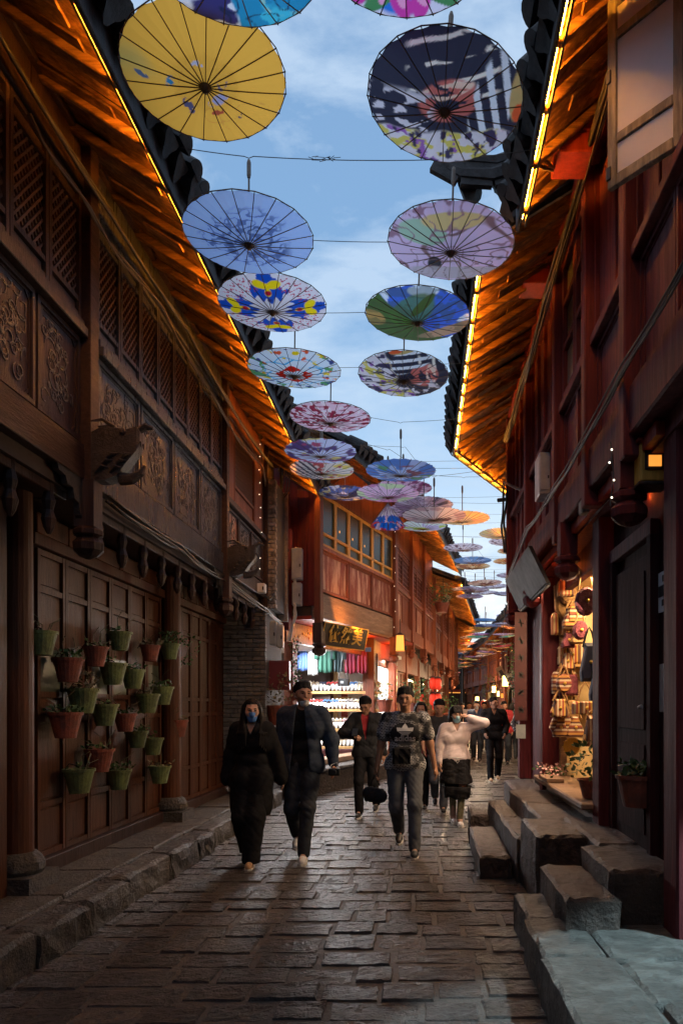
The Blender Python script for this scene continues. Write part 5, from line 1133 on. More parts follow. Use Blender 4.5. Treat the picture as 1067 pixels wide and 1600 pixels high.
fl = empty('flower_tray', (1.36, 7.6, .725), 0, 'tray of small pale flowers at the far end of the shop sill', 'flowers'); link('tray', boxmesh('tray', .18, .5, .04, 'wood_pale', .004), fl, (0, 0, .02)); link('blooms', leafy(70, .16, .14, 'petal_pink', .04, 3).mesh('blooms', 'slipper_pink'), fl, (0, 0, .04), kind='stuff'); link('leaves', leafy(50, .18, .1, 'leaf', .05, 4).mesh('leaves', 'leaf'), fl, (0, 0, .04), kind='stuff')
# bags hanging in the warm shop
simple('bag_tan', (.34, .19, .08), .8, noise=.3, nscale=20, bump=.5); simple('bag_maroon', (.16, .03, .05), .85, noise=.4, nscale=30, bump=1); simple('bag_dark', (.03, .03, .06), .7, noise=.3)
def striped(name, cols, f, axis=2):
    m = bpy.data.materials.new(name); t, b = nodes(m); g_ = t.nodes.new('ShaderNodeTexCoord'); s_ = t.nodes.new('ShaderNodeSeparateXYZ'); t.links.new(g_.outputs['Object'], s_.inputs[0])
    mm = t.nodes.new('ShaderNodeMath'); mm.operation = 'MULTIPLY'; mm.inputs[1].default_value = f; t.links.new(s_.outputs[axis], mm.inputs[0]); fr_ = t.nodes.new('ShaderNodeMath'); fr_.operation = 'FRACT'; t.links.new(mm.outputs[0], fr_.inputs[0])
    r = t.nodes.new('ShaderNodeValToRGB'); r.color_ramp.interpolation = 'CONSTANT'; t.links.new(fr_.outputs[0], r.inputs['Fac'])
    for i, c in enumerate(cols):
        e_ = r.color_ramp.elements[i] if i < 2 else r.color_ramp.elements.new(i / len(cols)); e_.position = i / len(cols); e_.color = (*c, 1)
    t.links.new(r.outputs['Color'], b.inputs['Base Color']); b.inputs['Roughness'].default_value = .85; MATS[name] = m
striped('stripe_v', [(.5, .36, .2), (.28, .05, .03), (.5, .28, .07), (.06, .03, .03), (.16, .06, .03), (.5, .4, .28), (.30, .10, .04)], 8, 0); striped('stripe_h', [(.26, .06, .03), (.5, .38, .26), (.09, .03, .02), (.42, .2, .05), (.22, .07, .03), (.5, .4, .3), (.12, .04, .03)], 7, 2)
def bag(px, py, w_, h_, d, shape, mat, label, strap=.3):
    p = at(px, py, d); sx, sz = w_ / F * d / 2, h_ / F * d / 2; r_ = empty('woven_bag', p, 0, label, 'bag', 'woven bags hanging in the right shop'); dy = min(.07, sx)
    prof = {'box': [(-1, -1), (1, -1), (1.02, .6), (.85, 1), (-.85, 1), (-1.02, .6)], 'tri': [(-1, -.75), (-.8, -1), (.8, -1), (1, -.75), (.25, 1), (-.25, 1)], 'round': [(math.cos(a) * 1, math.sin(a) * 1) for a in np.arange(0, 6.2, .5)], 'tote': [(-.2, -1), (.2, -1), (.9, -.1), (1, 1), (-1, 1), (-.9, -.1)], 'sack': [(-.9, -1), (.9, -1), (1, -.5), (.5, .7), (.6, 1), (-.6, 1), (-.5, .7), (-1, -.5)]}[shape]
    n = len(prof); vs = []
    for y, k in ((-dy, .82), (-dy * .6, 1), (dy * .6, 1), (dy, .82)): vs += [(x * sx * k, y, z * sz * k) for x, z in prof]
    fs = [tuple(range(n)), tuple(range(3 * n, 4 * n))[::-1]] + [(j * n + i, j * n + n + i, j * n + n + (i + 1) % n, j * n + (i + 1) % n) for j in range(3) for i in range(n)]
    link('bag_body', MB().add(vs, fs).mesh('bag_body', mat), r_)
    link('strap', MB().tube([(-sx * .7, 0, sz * .8), (-sx * .3, 0, sz + strap * .7), (0, 0, sz + strap), (sx * .3, 0, sz + strap * .7), (sx * .7, 0, sz * .8)], .010, 5).mesh('strap', 'bag_tan' if mat != 'bag_dark' else 'black'), r_)
    link('clasp', MB().ball((0, -dy - .005, 0), .018, 8, 4).mesh('clasp', 'gold'), r_)
bag(887, 950, 44, 70, 8.05, 'tote', 'bag_tan', 'large tan tote with tasselled handle, topmost bag', .22); bag(893, 1023, 44, 30, 8.1, 'box', 'stripe_v', 'striped satchel on the shelf under the tan tote', .08)
bag(881, 1067, 38, 34, 8.1, 'box', 'stripe_h', 'brown bag with cream bands under the striped satchel', .1); bag(876, 1120, 36, 46, 7.9, 'tri', 'stripe_h', 'triangular striped bag lowest at the door frame', .15)
bag(915, 940, 34, 44, 6.9, 'round', 'bag_maroon', 'round maroon furry bag hung by the near side', .35); bag(920, 1035, 28, 60, 6.8, 'sack', 'bag_dark', 'dark navy backpack behind the maroon bag', .15)
bag(914, 1106, 40, 20, 7.2, 'box', 'stripe_v', 'long striped pouch below the navy backpack', .2); bag(924, 1142, 26, 48, 7.0, 'sack', 'stripe_v', 'striped drawstring sack above the sill plant', .05)
bag(880, 975, 38, 34, 8.1, 'box', 'stripe_v', 'striped cloth bag tucked under the tan tote', .04); bag(906, 985, 22, 30, 7.4, 'round', 'bag_maroon', 'small dark red pouch beside the striped cloth bag', .12)
bag(930, 1075, 20, 40, 6.6, 'sack', 'bag_dark', 'black pouch next to the opening edge of the shop', .1)
rb = random.Random(4)
for k in range(14):
    bx, by = 868 + rb.random() * 62, 925 + (k % 7) * 36 + rb.uniform(-6, 6)
    bag(bx, by, rb.uniform(20, 32), rb.uniform(22, 34), rb.uniform(7.7, 8.0), ('box', 'sack', 'tri', 'round')[k % 4], ('stripe_v', 'stripe_h', 'bag_tan', 'stripe_h', 'bag_maroon')[k % 5], '%s small %s bag %s among the hanging stock, %s the shop opening' % (('striped', 'banded', 'tan', 'banded brown', 'maroon')[k % 5], ('boxy', 'gathered', 'triangular', 'round')[k % 4], ('high', 'upper', 'middle', 'lower')[min(3, int((by - 915) / 62))], ('left in', 'right in')[bx > 899]), .1)
o = link('gilt_ornament', MB().lathe([(.09, -.01), (.1, 0), (.09, .01)], n=10).mesh('gilt_ornament', 'gold'), None, at(893, 1166, 8.0), (PI / 2, 0, 0)); tag(o, 'round gilt filigree ornament above the flower tray', 'ornament')
mb = MB()
for k in range(12): a = k * PI / 6; mb.tube([(0.02 * math.cos(a), .02 * math.sin(a), .015), (.06 * math.cos(a + .4), .06 * math.sin(a + .4), .02), (.11 * math.cos(a), .11 * math.sin(a), .015)], .007, 4)
link('filigree', mb.mesh('filigree', 'gold'), o)
# ================================================================ hanging flower pots on the left door wall
POTS = [('g', 66, 1005, 46, 'topmost green pot beside the near column'), ('t', 107, 1047, 46, 'terracotta pot below and right of the topmost green one'), ('t', 150, 1026, 38, 'terracotta pot in the upper row with a bent stem'), ('g', 188, 1002, 36, 'green pot high in the upper row'),
    ('t', 235, 1021, 31, 'small terracotta pot high on the right of the cluster'), ('g', 266, 1018, 30, 'green pot with bushy leaves on the second column'), ('g', 177, 1053, 42, 'green pot leaning under the upper terracotta one'), ('g', 208, 1061, 37, 'green pot right of the leaning green one'),
    ('g', 130, 1095, 48, 'wide green pot with long leaves at mid height'), ('g', 164, 1117, 42, 'green pot just below and right of the wide leafy one'), ('t', 103, 1133, 50, 'largest terracotta pot at the left of the middle'), ('t', 196, 1129, 35, 'terracotta pot in the centre of the cluster'),
    ('g', 231, 1099, 37, 'green pot right of centre, in front of its neighbour'), ('g', 254, 1087, 35, 'green pot farthest right at mid height'), ('g', 215, 1155, 33, 'green pot below the central terracotta one'), ('g', 239, 1166, 33, 'green pot overlapping the one left of it, low right'),
    ('t', 278, 1138, 32, 'lone terracotta pot on the column at the far right'), ('t', 156, 1188, 44, 'terracotta pot low down with a trailing stem'), ('g', 124, 1220, 47, 'green pot lowest at the left'), ('g', 186, 1218, 38, 'green pot lowest in the middle'), ('g', 250, 1210, 34, 'green pot lowest at the right')]
pm_g, pm_t = {}, {}
for i, (c_, px, py, w_, lb) in enumerate(POTS):
    X = -2.80; d = X * F / (px - VX); rt = w_ / F * d / 2 * .98; z = at(px, py, d).z
    root = empty('hanging_flower_pot', (X, d, z), random.uniform(0, 6), lb, 'flower pot', 'flower pots hanging on the door wall'); h_ = rt * 1.65
    link('pot', pot_mesh(rt, rt * .62, h_, 20).mesh('pot', 'pot_green' if c_ == 'g' else 'pot_terra'), root, (0, 0, -h_ / 2)); link('soil', MB().lathe([(rt * .9, -.01), (rt * .9, 0)], n=14).mesh('soil', 'soil'), root, (0, 0, h_ / 2 - .02))
    n = (14, 60, 30)[i % 3]
    link('foliage', leafy(n if i not in (5, 8) else 120, rt * 1.1, .07 + .08 * (i in (5, 8)), 'leaf', .045, i).mesh('foliage', 'leaf' if i % 4 else 'leaf_dry'), root, (0, 0, h_ / 2 - .02), kind='stuff')
    mb = MB(); rr = random.Random(i)
    for k in range(4):
        a = rr.uniform(0, 6.28); l_ = rr.uniform(.06, .22); mb.tube([(rt * .4 * math.cos(a), rt * .4 * math.sin(a), 0), (rt * .7 * math.cos(a), rt * .7 * math.sin(a), l_ * .7), (rt * 1.2 * math.cos(a + .4), rt * 1.2 * math.sin(a + .4), l_)], .003, 3)
    link('stems', mb.mesh('stems', 'leaf_dry'), root, (0, 0, h_ / 2 - .02))
    link('wall_hook', MB().tube([(0, 0, h_ / 2 + .02), (-.08, 0, h_ / 2 + .04), (-.13, 0, h_ / 2 - .03)], .005, 4).mesh('wall_hook', 'black'), root, (0, 0, 0), (0, 0, -root.rotation_euler.z))
r_ = empty('flowering_vine', (-2.76, 8.35, 1.98), 0, 'trailing vine with red blossoms on the second column', 'plant'); link('leaves', leafy(60, .16, .35, 'leaf', .05, 33).mesh('leaves', 'leaf'), r_, kind='stuff'); link('blossoms', leafy(12, .16, .3, 'petal_red', .05, 34).mesh('blossoms', 'petal_red'), r_, kind='stuff'); link('vine_stem', MB().tube([(-.1, 0, -.1), (0, .02, .1), (.05, .05, .3)], .005, 4).mesh('vine_stem', 'leaf_dry'), r_)
o = link('wall_notice', boxmesh('wall_notice', .006, .14, .20, 'paper_white', 0), None, at(5, 1052, 2.85 * F / 655 + .06)); tag(o, 'white paper notice at the left picture edge beside the near column', 'notice')
# ================================================================ lanterns and hanging things down the lane
def lantern(px, py, w_, h_, d, mat, label, grp='glowing lanterns along the lane', kind='box'):
    p = at(px, py, d); sx, sz = w_ / F * d / 2, h_ / F * d / 2; r_ = empty('street_lantern', p, 0, label, 'lantern', grp)
    if kind == 'box':
        link('lamp_shade', MB().hexa([(-sx, -sx, -sz), (sx, -sx, -sz), (sx, sx, -sz), (-sx, sx, -sz), (-sx * .85, -sx * .85, sz), (sx * .85, -sx * .85, sz), (sx * .85, sx * .85, sz), (-sx * .85, sx * .85, sz)]).mesh('lamp_shade', mat), r_)
        mb = MB()
        for a in (-1, 1):
            for b_ in (-1, 1): mb.bar((a * sx * 1.03, b_ * sx * 1.03, -sz), (a * sx * .9, b_ * sx * .9, sz), sx * .12)
        link('frame', mb.mesh('frame', 'wood_old'), r_)
    else:
        link('lamp_shade', MB().lathe([(sx * .55, -sz), (sx * .9, -sz * .6), (sx, 0), (sx * .9, sz * .6), (sx * .55, sz)], n=12).mesh('lamp_shade', mat, True), r_); link('tassel', MB().tube([(0, 0, -sz), (0, 0, -sz * 1.8)], sx * .12, 5).mesh('tassel', mat), r_)
    link('cap', MB().lathe([(sx * 1.3, sz), (sx * .9, sz * 1.15), (sx * .2, sz * 1.4)], n=8).mesh('cap', 'wood_old'), r_); link('cord', MB().tube([(0, 0, sz), (0, 0, sz + .35)], .01, 4).mesh('cord', 'black'), r_)
lantern(832, 1037, 9, 17, 14, 'lantern_glow', 'largest glowing lantern, beside the red corner post'); lantern(789, 1064, 9, 16, 22, 'lantern_glow', 'bright box lantern second from the corner post'); lantern(771, 1077, 6, 10, 28, 'lantern_glow', 'small lantern third from the corner post'); lantern(745, 1093, 6, 9, 34, 'lantern_glow', 'small lantern farthest left, before the gate hall')
lantern(778, 1084, 4, 8, 30, 'lantern_glow', 'dim yellow lantern between the two small ones'); lantern(784, 1087, 4, 7, 31, 'lantern_dim', 'tiny amber lantern low among the leaves')
GR = 'red lanterns at the left shops'
for x, y, lb in ((676, 1068, 'upper left red lantern near the left shops'), (684, 1069, 'upper right red lantern near the left shops'), (676, 1093, 'lower left red lantern near the left shops'), (684, 1093, 'lower right red lantern near the left shops')): lantern(x, y, 11, 18, 17.5, 'lantern_red', lb, GR, 'r')
lantern(755, 1100, 8, 10, 26, 'lantern_red', 'red lantern glowing behind the people', GR, 'r')
lantern(625, 1005, 14, 24, 15.3, 'lantern_dim', 'glowing amber wooden lantern under the beam end', 'glowing lanterns along the lane')
for px, py, d, a, lb, mt in ((692, 945, 20, .5, 'tilted wooden plank sign with faded paint hanging on the left', 'wood_pale'), (800, 1068, 20, -.5, 'tilted pale sign hanging over the right shops', 'wood_sash'), (786, 1057, 24, -.5, 'second tilted sign behind the pale one on the right', 'wood_pale')):
    p = at(px, py, d); r_ = empty('hanging_sign', p, 0, lb, 'sign'); link('board', boxmesh('board', 10 / F * d, .06, 34 / F * d, mt, .01), r_, (0, 0, 0), (0, a, 0)); link('cord', MB().tube([(0, 0, .2), (0, 0, .8)], .01, 4).mesh('cord', 'black'), r_); link('lettering', boxmesh('lettering', 5 / F * d, .01, 22 / F * d, 'wood_old', 0), r_, (0, -.035, 0), (0, a, 0))
for i, (px, py, d, r, h, lf, lb) in enumerate(((815, 1090, 12.6, .30, .5, 'leaf', 'bushy plant hung above the red planter by the corner post'), (768, 1085, 24, .35, .9, 'leaf_bright', 'lit green vine behind the walking people'), (690, 935, 19, .35, .5, 'leaf', 'dark hanging plant under the left eave'), (648, 1095, 14.5, .3, .5, 'leaf', 'leafy plant beside the left shop door posts'), (810, 1060, 15, .3, .8, 'leaf', 'tall dark leafy plant by the right lantern'), (690, 1105, 21, .5, .5, 'leaf', 'green shrub at the left shops behind the crowd'))):
    potted('hanging_planter', at(px, py + 22, d) , r * .55, .24, 'pot_terra', lf, 240, h, lb, 50 + i, None, 1.7)
potted('red_planter', at(822, 1143, 12.2), .15, .26, 'pot_terra', 'leaf', 160, .3, 'terracotta planter hung in front of the person beside the corner post', 77, None, 1.4)
# little bulbs on cords at the posts
for i, (px, y0, y1, d, n, lb) in enumerate(((408, 665, 900, 10.4, 12, 'cord of tiny bulbs down the brick pilaster'), (617, 800, 1010, 15.4, 10, 'cord of tiny bulbs at the end of the yellow windows'), (643, 860, 1020, 18, 8, 'cord of tiny bulbs on the red brown house'), (866, 560, 700, 7.6, 4, 'short cord of tiny bulbs on the right wall'), (953, 690, 790, 4.4, 4, 'tiny bulbs beside the near hanging post'))):
    r_ = empty('bulb_cord', at(px, y0, d), 0, lb, 'light cord', 'cords of tiny bulbs'); H = (y1 - y0) / F * d; link('cord', MB().tube([(0, 0, 0), (.02, 0, -H / 2), (0, 0, -H)], .004, 4).mesh('cord', 'black'), r_)
    for k in range(n): link('bulb', MB().ball((0, -.01, 0), .0065, 6, 4).mesh('bulb', 'bulb'), r_, (random.uniform(-.02, .02), -.02, -H * (k + .5) / n + random.uniform(-.03, .03)))
# pole stub at the far corner of the right building
o = link('pole_stub', MB().tube([R3.w(.3, 0, 4.6), R3.w(.3, .35, 4.6)], .03, 6).mesh('pole_stub', 'black')); tag(o, 'short dark pole sticking out of the right corner above the lane', 'pole')
# the lane goes on behind the viewpoint
for x, side, lb in ((-2.4, -1, 'plain timber house behind the viewpoint on the left'), (1.3, 1, 'plain timber house behind the viewpoint on the right')):
    f = Frame('timber_house', x, -22, 0, side, lb, 'house'); e_ = 22 - 1.05 if side < 0 else 23.1
    f.box('body', 0, e_, -5, -.55, 0, 5.6, 'plaster_dark', bev=0); f.box('wall', 0, e_, -.5, 0, 3.05, 5.6, 'wood_old', bev=0); f.box('bottom_beam', 0, e_, -.1, .06, 2.95, 3.25, 'wood_beam')
    for k in range(8): f.box('post', k * 2.8, k * 2.8 + .14, .01, .08, 2.8, 5.5, 'wood_beam'); f.box('ground_post', k * 2.8, k * 2.8 + .18, -.54, -.4, 0, 2.9, 'wood_old')
    eave(f, -.1, e_, 5.5, .75, 5.05, led=False, seed=60, board=.4, tstep=.4)
f = Frame('end_house', 2.5, -24, -90, 1, 'plain timber house closing the lane behind the viewpoint', 'house'); f.box('body', -2, 7, -4, 0, 0, 6.5, 'plaster_dark', bev=0); f.box('bottom_beam', -2, 7, .01, .15, 2.9, 3.2, 'wood_beam'); eave(f, -2, 7, 6.4, .8, 5.9, led=False, seed=61, board=.4, tstep=.4)
# ================================================================ lamps
lamp('shop_light', 'AREA', (-2.3, 14.6, 2.66), 150, (.93, .96, 1), 1.2, .5, aim=(-1.9, 14.8, 0))
lamp('shop_light', 'AREA', (-1.55, 13.9, 2.3), 100, (.95, .97, 1), 1.6, .8, aim=(-.6, 11.0, 0))
lamp('shop_light', 'AREA', (-1.2, 16.9, 2.6), 90, (.95, .97, 1), .8, .3, aim=(-1.2, 17.0, 0))
lamp('shop_light', 'AREA', (1.95, 7.0, 2.8), 70, (1, .66, .32), .8, .4, aim=(2.0, 7.6, 1.2))
lamp('eave_spot', 'SPOT', (1.35, 8.3, 2.95), 60, (1, .55, .28), .04, aim=(.55, 7.2, 0), spot=95, blend=.8)
lamp('eave_spot', 'SPOT', (-1.1, 12.6, 2.9), 40, (1, .34, .06), .05, aim=(-1.3, 13.4, 3.6), spot=150)
lamp('under_beam_light', 'POINT', tuple(B.w(1.2, -.35, 2.85)), 16, (1, .30, .03), .05); lamp('under_beam_light', 'POINT', tuple(B.w(2.9, -.35, 2.85)), 16, (1, .30, .03), .05); lamp('under_beam_light', 'POINT', tuple(B.w(4.6, -.3, 2.85)), 14, (1, .34, .04), .05)
lamp('door_lamp', 'SPOT', (1.28, 8.9, 2.7), 70, (1, .70, .48), .05, aim=(.45, 8.7, 0), spot=110, blend=.6)
lamp('shop_light', 'AREA', (1.44, 7.0, 2.55), 20, (1, .68, .42), 1.2, .3, aim=(-.9, 7.0, .9))
lamp('under_jetty_light', 'POINT', (1.52, 7.4, 2.93), 7, (1, .16, .02), .04); lamp('door_lamp', 'SPOT', (1.28, 8.9, 2.7), 70, (1, .70, .48), .05, aim=(.45, 8.7, 0), spot=110, blend=.6)
lamp('shop_light', 'AREA', (1.44, 7.0, 2.55), 20, (1, .68, .42), 1.2, .3, aim=(-.9, 7.0, .9))
lamp('under_jetty_light', 'POINT', (1.50, 4.75, 2.9), 2.2, (1, .14, .02), .04)
lamp('porch_light', 'SPOT', (2.5, 2.9, 2.9), 900, (.66, .93, 1), .05, aim=(1.7, 2.65, .2), spot=60, blend=.12)
lamp('lane_light', 'POINT', (2.7, 17, 2.4), 130, (1, .72, .42), .1); lamp('lane_light', 'POINT', (1.2, 20, 2.2), 140, (1, .7, .4), .1); lamp('lane_light', 'POINT', (2.6, 27, 2.4), 220, (1, .7, .4), .1); lamp('lane_light', 'POINT', (2.6, 38, 2.4), 350, (1, .66, .35), .1)
lamp('lane_light', 'POINT', (1.0, 14.0, 3.4), 70, (1, .60, .32), .15)
# ================================================================ people: distance fields turned into one smooth surface
def surface_nets(Fl, org, h):
    ins = Fl < 0; nx, ny, nz = Fl.shape
    c = np.zeros((nx - 1, ny - 1, nz - 1), np.uint8)
    for i in (0, 1):
        for j in (0, 1):
            for k in (0, 1): c += ins[i:nx - 1 + i, j:ny - 1 + j, k:nz - 1 + k]
    act = (c > 0) & (c < 8); I, J, K = np.nonzero(act)
    idx = -np.ones(act.shape, np.int64); idx[I, J, K] = np.arange(len(I)); acc = np.zeros((len(I), 3)); cnt = np.zeros(len(I))
    cor = [(i, j, k) for i in (0, 1) for j in (0, 1) for k in (0, 1)]
    for a in range(8):
        for b_ in range(a + 1, 8):
            A, Bc = cor[a], cor[b_]
            if sum(abs(A[q] - Bc[q]) for q in range(3)) != 1: continue
            fa = Fl[I + A[0], J + A[1], K + A[2]]; fb = Fl[I + Bc[0], J + Bc[1], K + Bc[2]]; m = (fa < 0) != (fb < 0)
            t_ = np.where(m, fa / np.where(m, fa - fb, 1), 0)
            for q in range(3): acc[:, q] += np.where(m, A[q] + t_ * (Bc[q] - A[q]), 0)
            cnt += m
    V = (np.stack([I, J, K], 1) + acc / cnt[:, None]) * h + org
    quads = []
    for ax in range(3):
        sl0 = [slice(None)] * 3; sl1 = [slice(None)] * 3; sl0[ax] = slice(0, -1); sl1[ax] = slice(1, None)
        a, b_ = ins[tuple(sl0)], ins[tuple(sl1)]; m = a != b_; P_ = np.array(np.nonzero(m)).T
        o1, o2 = (ax + 1) % 3, (ax + 2) % 3
        ok = (P_[:, o1] > 0) & (P_[:, o2] > 0) & (P_[:, o1] < Fl.shape[o1] - 1) & (P_[:, o2] < Fl.shape[o2] - 1); P_ = P_[ok]
        e1 = np.zeros(3, int); e1[o1] = 1; e2 = np.zeros(3, int); e2[o2] = 1
        q = [idx[tuple((P_ - e1 - e2).T)], idx[tuple((P_ - e2).T)], idx[tuple(P_.T)], idx[tuple((P_ - e1).T)]]
        Q = np.stack(q, 1); s_ = a[tuple(P_.T)]; Q[~s_] = Q[~s_][:, ::-1]; quads.append(Q)
    Q = np.concatenate(quads); Q = Q[(Q >= 0).all(1)]
    return V, Q
class SDF:
    def __init__(s, k=.03): s.p = []; s.k = k; s.cut = []; s.post = []
    def seg(s, a, b, ra, rb=None, ay=1., k=None): s.p.append((Vector(a), Vector(b), ra, ra if rb is None else rb, ay, s.k if k is None else k, 0)); return s
    def sub(s, a, b, ra, rb=None, ay=1., k=.01): s.p.append((Vector(a), Vector(b), ra, ra if rb is None else rb, ay, k, 1)); return s
    def mesh(s, name, h, mat, noise=0., nf=14., seed=0, grow=0.):
        lo = np.array([min(min(p[0][i], p[1][i]) - max(p[2], p[3]) for p in s.p if not p[6]) for i in range(3)]) - .03 - grow
        hi = np.array([max(max(p[0][i], p[1][i]) + max(p[2], p[3]) for p in s.p if not p[6]) for i in range(3)]) + .03 + grow
        for a, b_, ra, rb in s.post:
            for q in (a, b_): lo = np.minimum(lo, np.array(q) - .05); hi = np.maximum(hi, np.array(q) + .05)
        n = np.ceil((hi - lo) / h).astype(int) + 1; ax = [lo[i] + np.arange(n[i]) * h for i in range(3)]; Fl = np.full(n, .08, np.float32)
        for a, b_, ra, rb, ay, k, sb in s.p:
            r = max(ra, rb) + .07; sl = []
            for i in range(3):
                l0, h0 = min(a[i], b_[i]) - r, max(a[i], b_[i]) + r; i0 = max(0, int((l0 - lo[i]) / h)); i1 = min(n[i], int((h0 - lo[i]) / h) + 2); sl.append(slice(i0, max(i0 + 1, i1)))
            X, Y, Z = np.meshgrid(ax[0][sl[0]], ax[1][sl[1]], ax[2][sl[2]], indexing='ij'); sc = np.array([1, ay, 1])
            A = np.array(a) * sc; Bv = np.array(b_) * sc; D = Bv - A; L2 = max((D * D).sum(), 1e-9)
            px, py, pz = X - A[0], Y * ay - A[1], Z - A[2]; t_ = np.clip((px * D[0] + py * D[1] + pz * D[2]) / L2, 0, 1)
            d = np.sqrt((px - t_ * D[0]) ** 2 + (py - t_ * D[1]) ** 2 + (pz - t_ * D[2]) ** 2) - (ra + (rb - ra) * t_)
            c = Fl[tuple(sl)]
            if sb: hh = np.maximum(k - np.abs(-d - c), 0) / k; Fl[tuple(sl)] = np.maximum(-d, c) + hh * hh * k * .25
            else: hh = np.maximum(k - np.abs(d - c), 0) / k; Fl[tuple(sl)] = np.minimum(d, c) - hh * hh * k * .25
        X, Y, Z = np.meshgrid(*ax, indexing='ij')
        if noise and s.post: Fl = Fl + noise * np.sin(X * nf * 2 + 3 * np.sin(Z * nf)) * np.cos(Y * nf * 2.2)
        elif noise:
            nn = 0; rn = random.Random(int(seed * 10) + int(nf))
            for q in range(6):
                d_ = [rn.uniform(-1, 1) for _ in range(6)]; fq = nf * (1.0, 1.3, 1.9, 2.4, 3.1, 4.0)[q]; u_ = (X * d_[0] + Y * d_[1] + Z * d_[2]) * fq
                nn = nn + (.8, .7, .5, .4, .3, .2)[q] * (1 - 2 * np.abs(np.sin(u_ + 2.4 * np.sin((X * d_[3] + Y * d_[4] + Z * d_[5]) * fq * .6 + q) + q * 2.1)))
            Fl = Fl + noise * nn
        Fl -= grow
        for c in s.cut: Fl = np.maximum(Fl, c(X, Y, Z))
        for a, b_, ra, rb in s.post:
            D = np.array(b_ - a); t_ = np.clip(((X - a[0]) * D[0] + (Y - a[1]) * D[1] + (Z - a[2]) * D[2]) / (D * D).sum(), 0, 1)
            d = np.sqrt((X - a[0] - t_ * D[0]) ** 2 + (Y - a[1] - t_ * D[1]) ** 2 + (Z - a[2] - t_ * D[2]) ** 2) - (ra + (rb - ra) * t_); hh = np.maximum(.012 - np.abs(d - Fl), 0) / .012; Fl = np.minimum(d, Fl) - hh * hh * .003
        Fl[0], Fl[-1] = .05, .05; Fl[:, 0], Fl[:, -1] = .05, .05; Fl[:, :, 0], Fl[:, :, -1] = .05, .05
        V, Q = surface_nets(Fl, np.array(ax_[0] for ax_ in ax) if 0 else lo, h)
        return grid_mesh(name, V, Q, MATS[mat] if isinstance(mat, str) else mat)
def ik(a, b_, l1, l2, hint):
    a, b_ = Vector(a), Vector(b_); d = b_ - a; L_ = min(d.length, (l1 + l2) * .999); dn = d.normalized(); x = (l1 * l1 - l2 * l2 + L_ * L_) / (2 * L_); hh = math.sqrt(max(l1 * l1 - x * x, 0)); hv = Vector(hint); hv = (hv - dn * hv.dot(dn)).normalized()
    return a + dn * x + hv * hh, a + dn * L_
for n_, c_ in dict(skin_warm=(.44, .24, .16), skin_fair=(.52, .32, .24), skin_tan=(.36, .19, .12)).items(): simple(n_, c_, .55, noise=.08, nscale=20, spec=.35)
simple('hair_black', (.008, .007, .008), .6, spec=.2, noise=.4, nscale=60, nstretch=(1, 1, .2), bump=.6, bscale=90); simple('eye', (.02, .015, .012), .25); simple('lip', (.34, .12, .10), .5)
simple('fabric_black', (.010, .010, .012), .9, spec=.2, noise=.3, nscale=30); simple('denim_blue', (.036, .05, .078), .85, spec=.2, noise=.25, nscale=60); simple('fabric_charcoal', (.026, .027, .031), .9, spec=.2, noise=.2, nscale=40); simple('jeans_grey', (.09, .10, .12), .85, noise=.35, nscale=9, spec=.2); simple('jeans_dark', (.03, .036, .046), .9, spec=.2, noise=.35, nscale=9)
simple('blouse', (.74, .64, .66), .7, noise=.05, nscale=9, sheen=.2); simple('red_shirt', (.42, .03, .04), .8); simple('mask_blue', (.07, .22, .62), .7); simple('mask_pale', (.30, .55, .66), .7); simple('mask_white', (.62, .64, .66), .7)
simple('shoe_white', (.72, .72, .72), .5); simple('shoe_dark', (.03, .03, .032), .5); simple('shoe_tan', (.42, .26, .14), .6); simple('sole_white', (.6, .58, .54), .6); simple('jacket_navy', (.03, .05, .11), .8)
# t-shirt with pale line drawing: mostly dark cloth, thin drawn outlines
m = bpy.data.materials.new('line_print_cotton'); t, b = nodes(m); tcn = t.nodes.new('ShaderNodeTexCoord'); m1 = t.nodes.new('ShaderNodeMapping'); m1.inputs['Scale'].default_value = (8, 5, 11); t.links.new(tcn.outputs['Object'], m1.inputs[0])
vv = t.nodes.new('ShaderNodeTexVoronoi'); vv.feature = 'DISTANCE_TO_EDGE'; vv.distance = 'EUCLIDEAN'; vv.inputs['Randomness'].default_value = .85; t.links.new(m1.outputs[0], vv.inputs['Vector'])
v2 = t.nodes.new('ShaderNodeTexBrick'); v2.inputs['Scale'].default_value = 1.7; v2.inputs['Mortar Size'].default_value = .03; v2.inputs['Color1'].default_value = (0, 0, 0, 1); v2.inputs['Color2'].default_value = (0, 0, 0, 1); v2.inputs['Mortar'].default_value = (1, 1, 1, 1); m2 = t.nodes.new('ShaderNodeMapping'); m2.inputs['Rotation'].default_value = (PI / 2, 0, .1); m2.inputs['Scale'].default_value = (9, 9, 9); t.links.new(tcn.outputs['Object'], m2.inputs[0]); t.links.new(m2.outputs[0], v2.inputs['Vector'])
rp = t.nodes.new('ShaderNodeValToRGB'); rp.color_ramp.elements[0].position = .012; rp.color_ramp.elements[0].color = (1, 1, 1, 1); rp.color_ramp.elements[1].position = .036; rp.color_ramp.elements[1].color = (0, 0, 0, 1); t.links.new(vv.outputs['Distance'], rp.inputs['Fac'])
nm_ = t.nodes.new('ShaderNodeTexNoise'); nm_.inputs['Scale'].default_value = 7; t.links.new(tcn.outputs['Object'], nm_.inputs['Vector']); r3 = t.nodes.new('ShaderNodeValToRGB'); r3.color_ramp.elements[0].position = .38; r3.color_ramp.elements[1].position = .50; t.links.new(nm_.outputs['Fac'], r3.inputs['Fac'])
a1 = t.nodes.new('ShaderNodeMixRGB'); a1.blend_type = 'LIGHTEN'; a1.inputs['Fac'].default_value = 1; t.links.new(rp.outputs['Color'], a1.inputs['Color1']); t.links.new(v2.outputs['Color'], a1.inputs['Color2'])
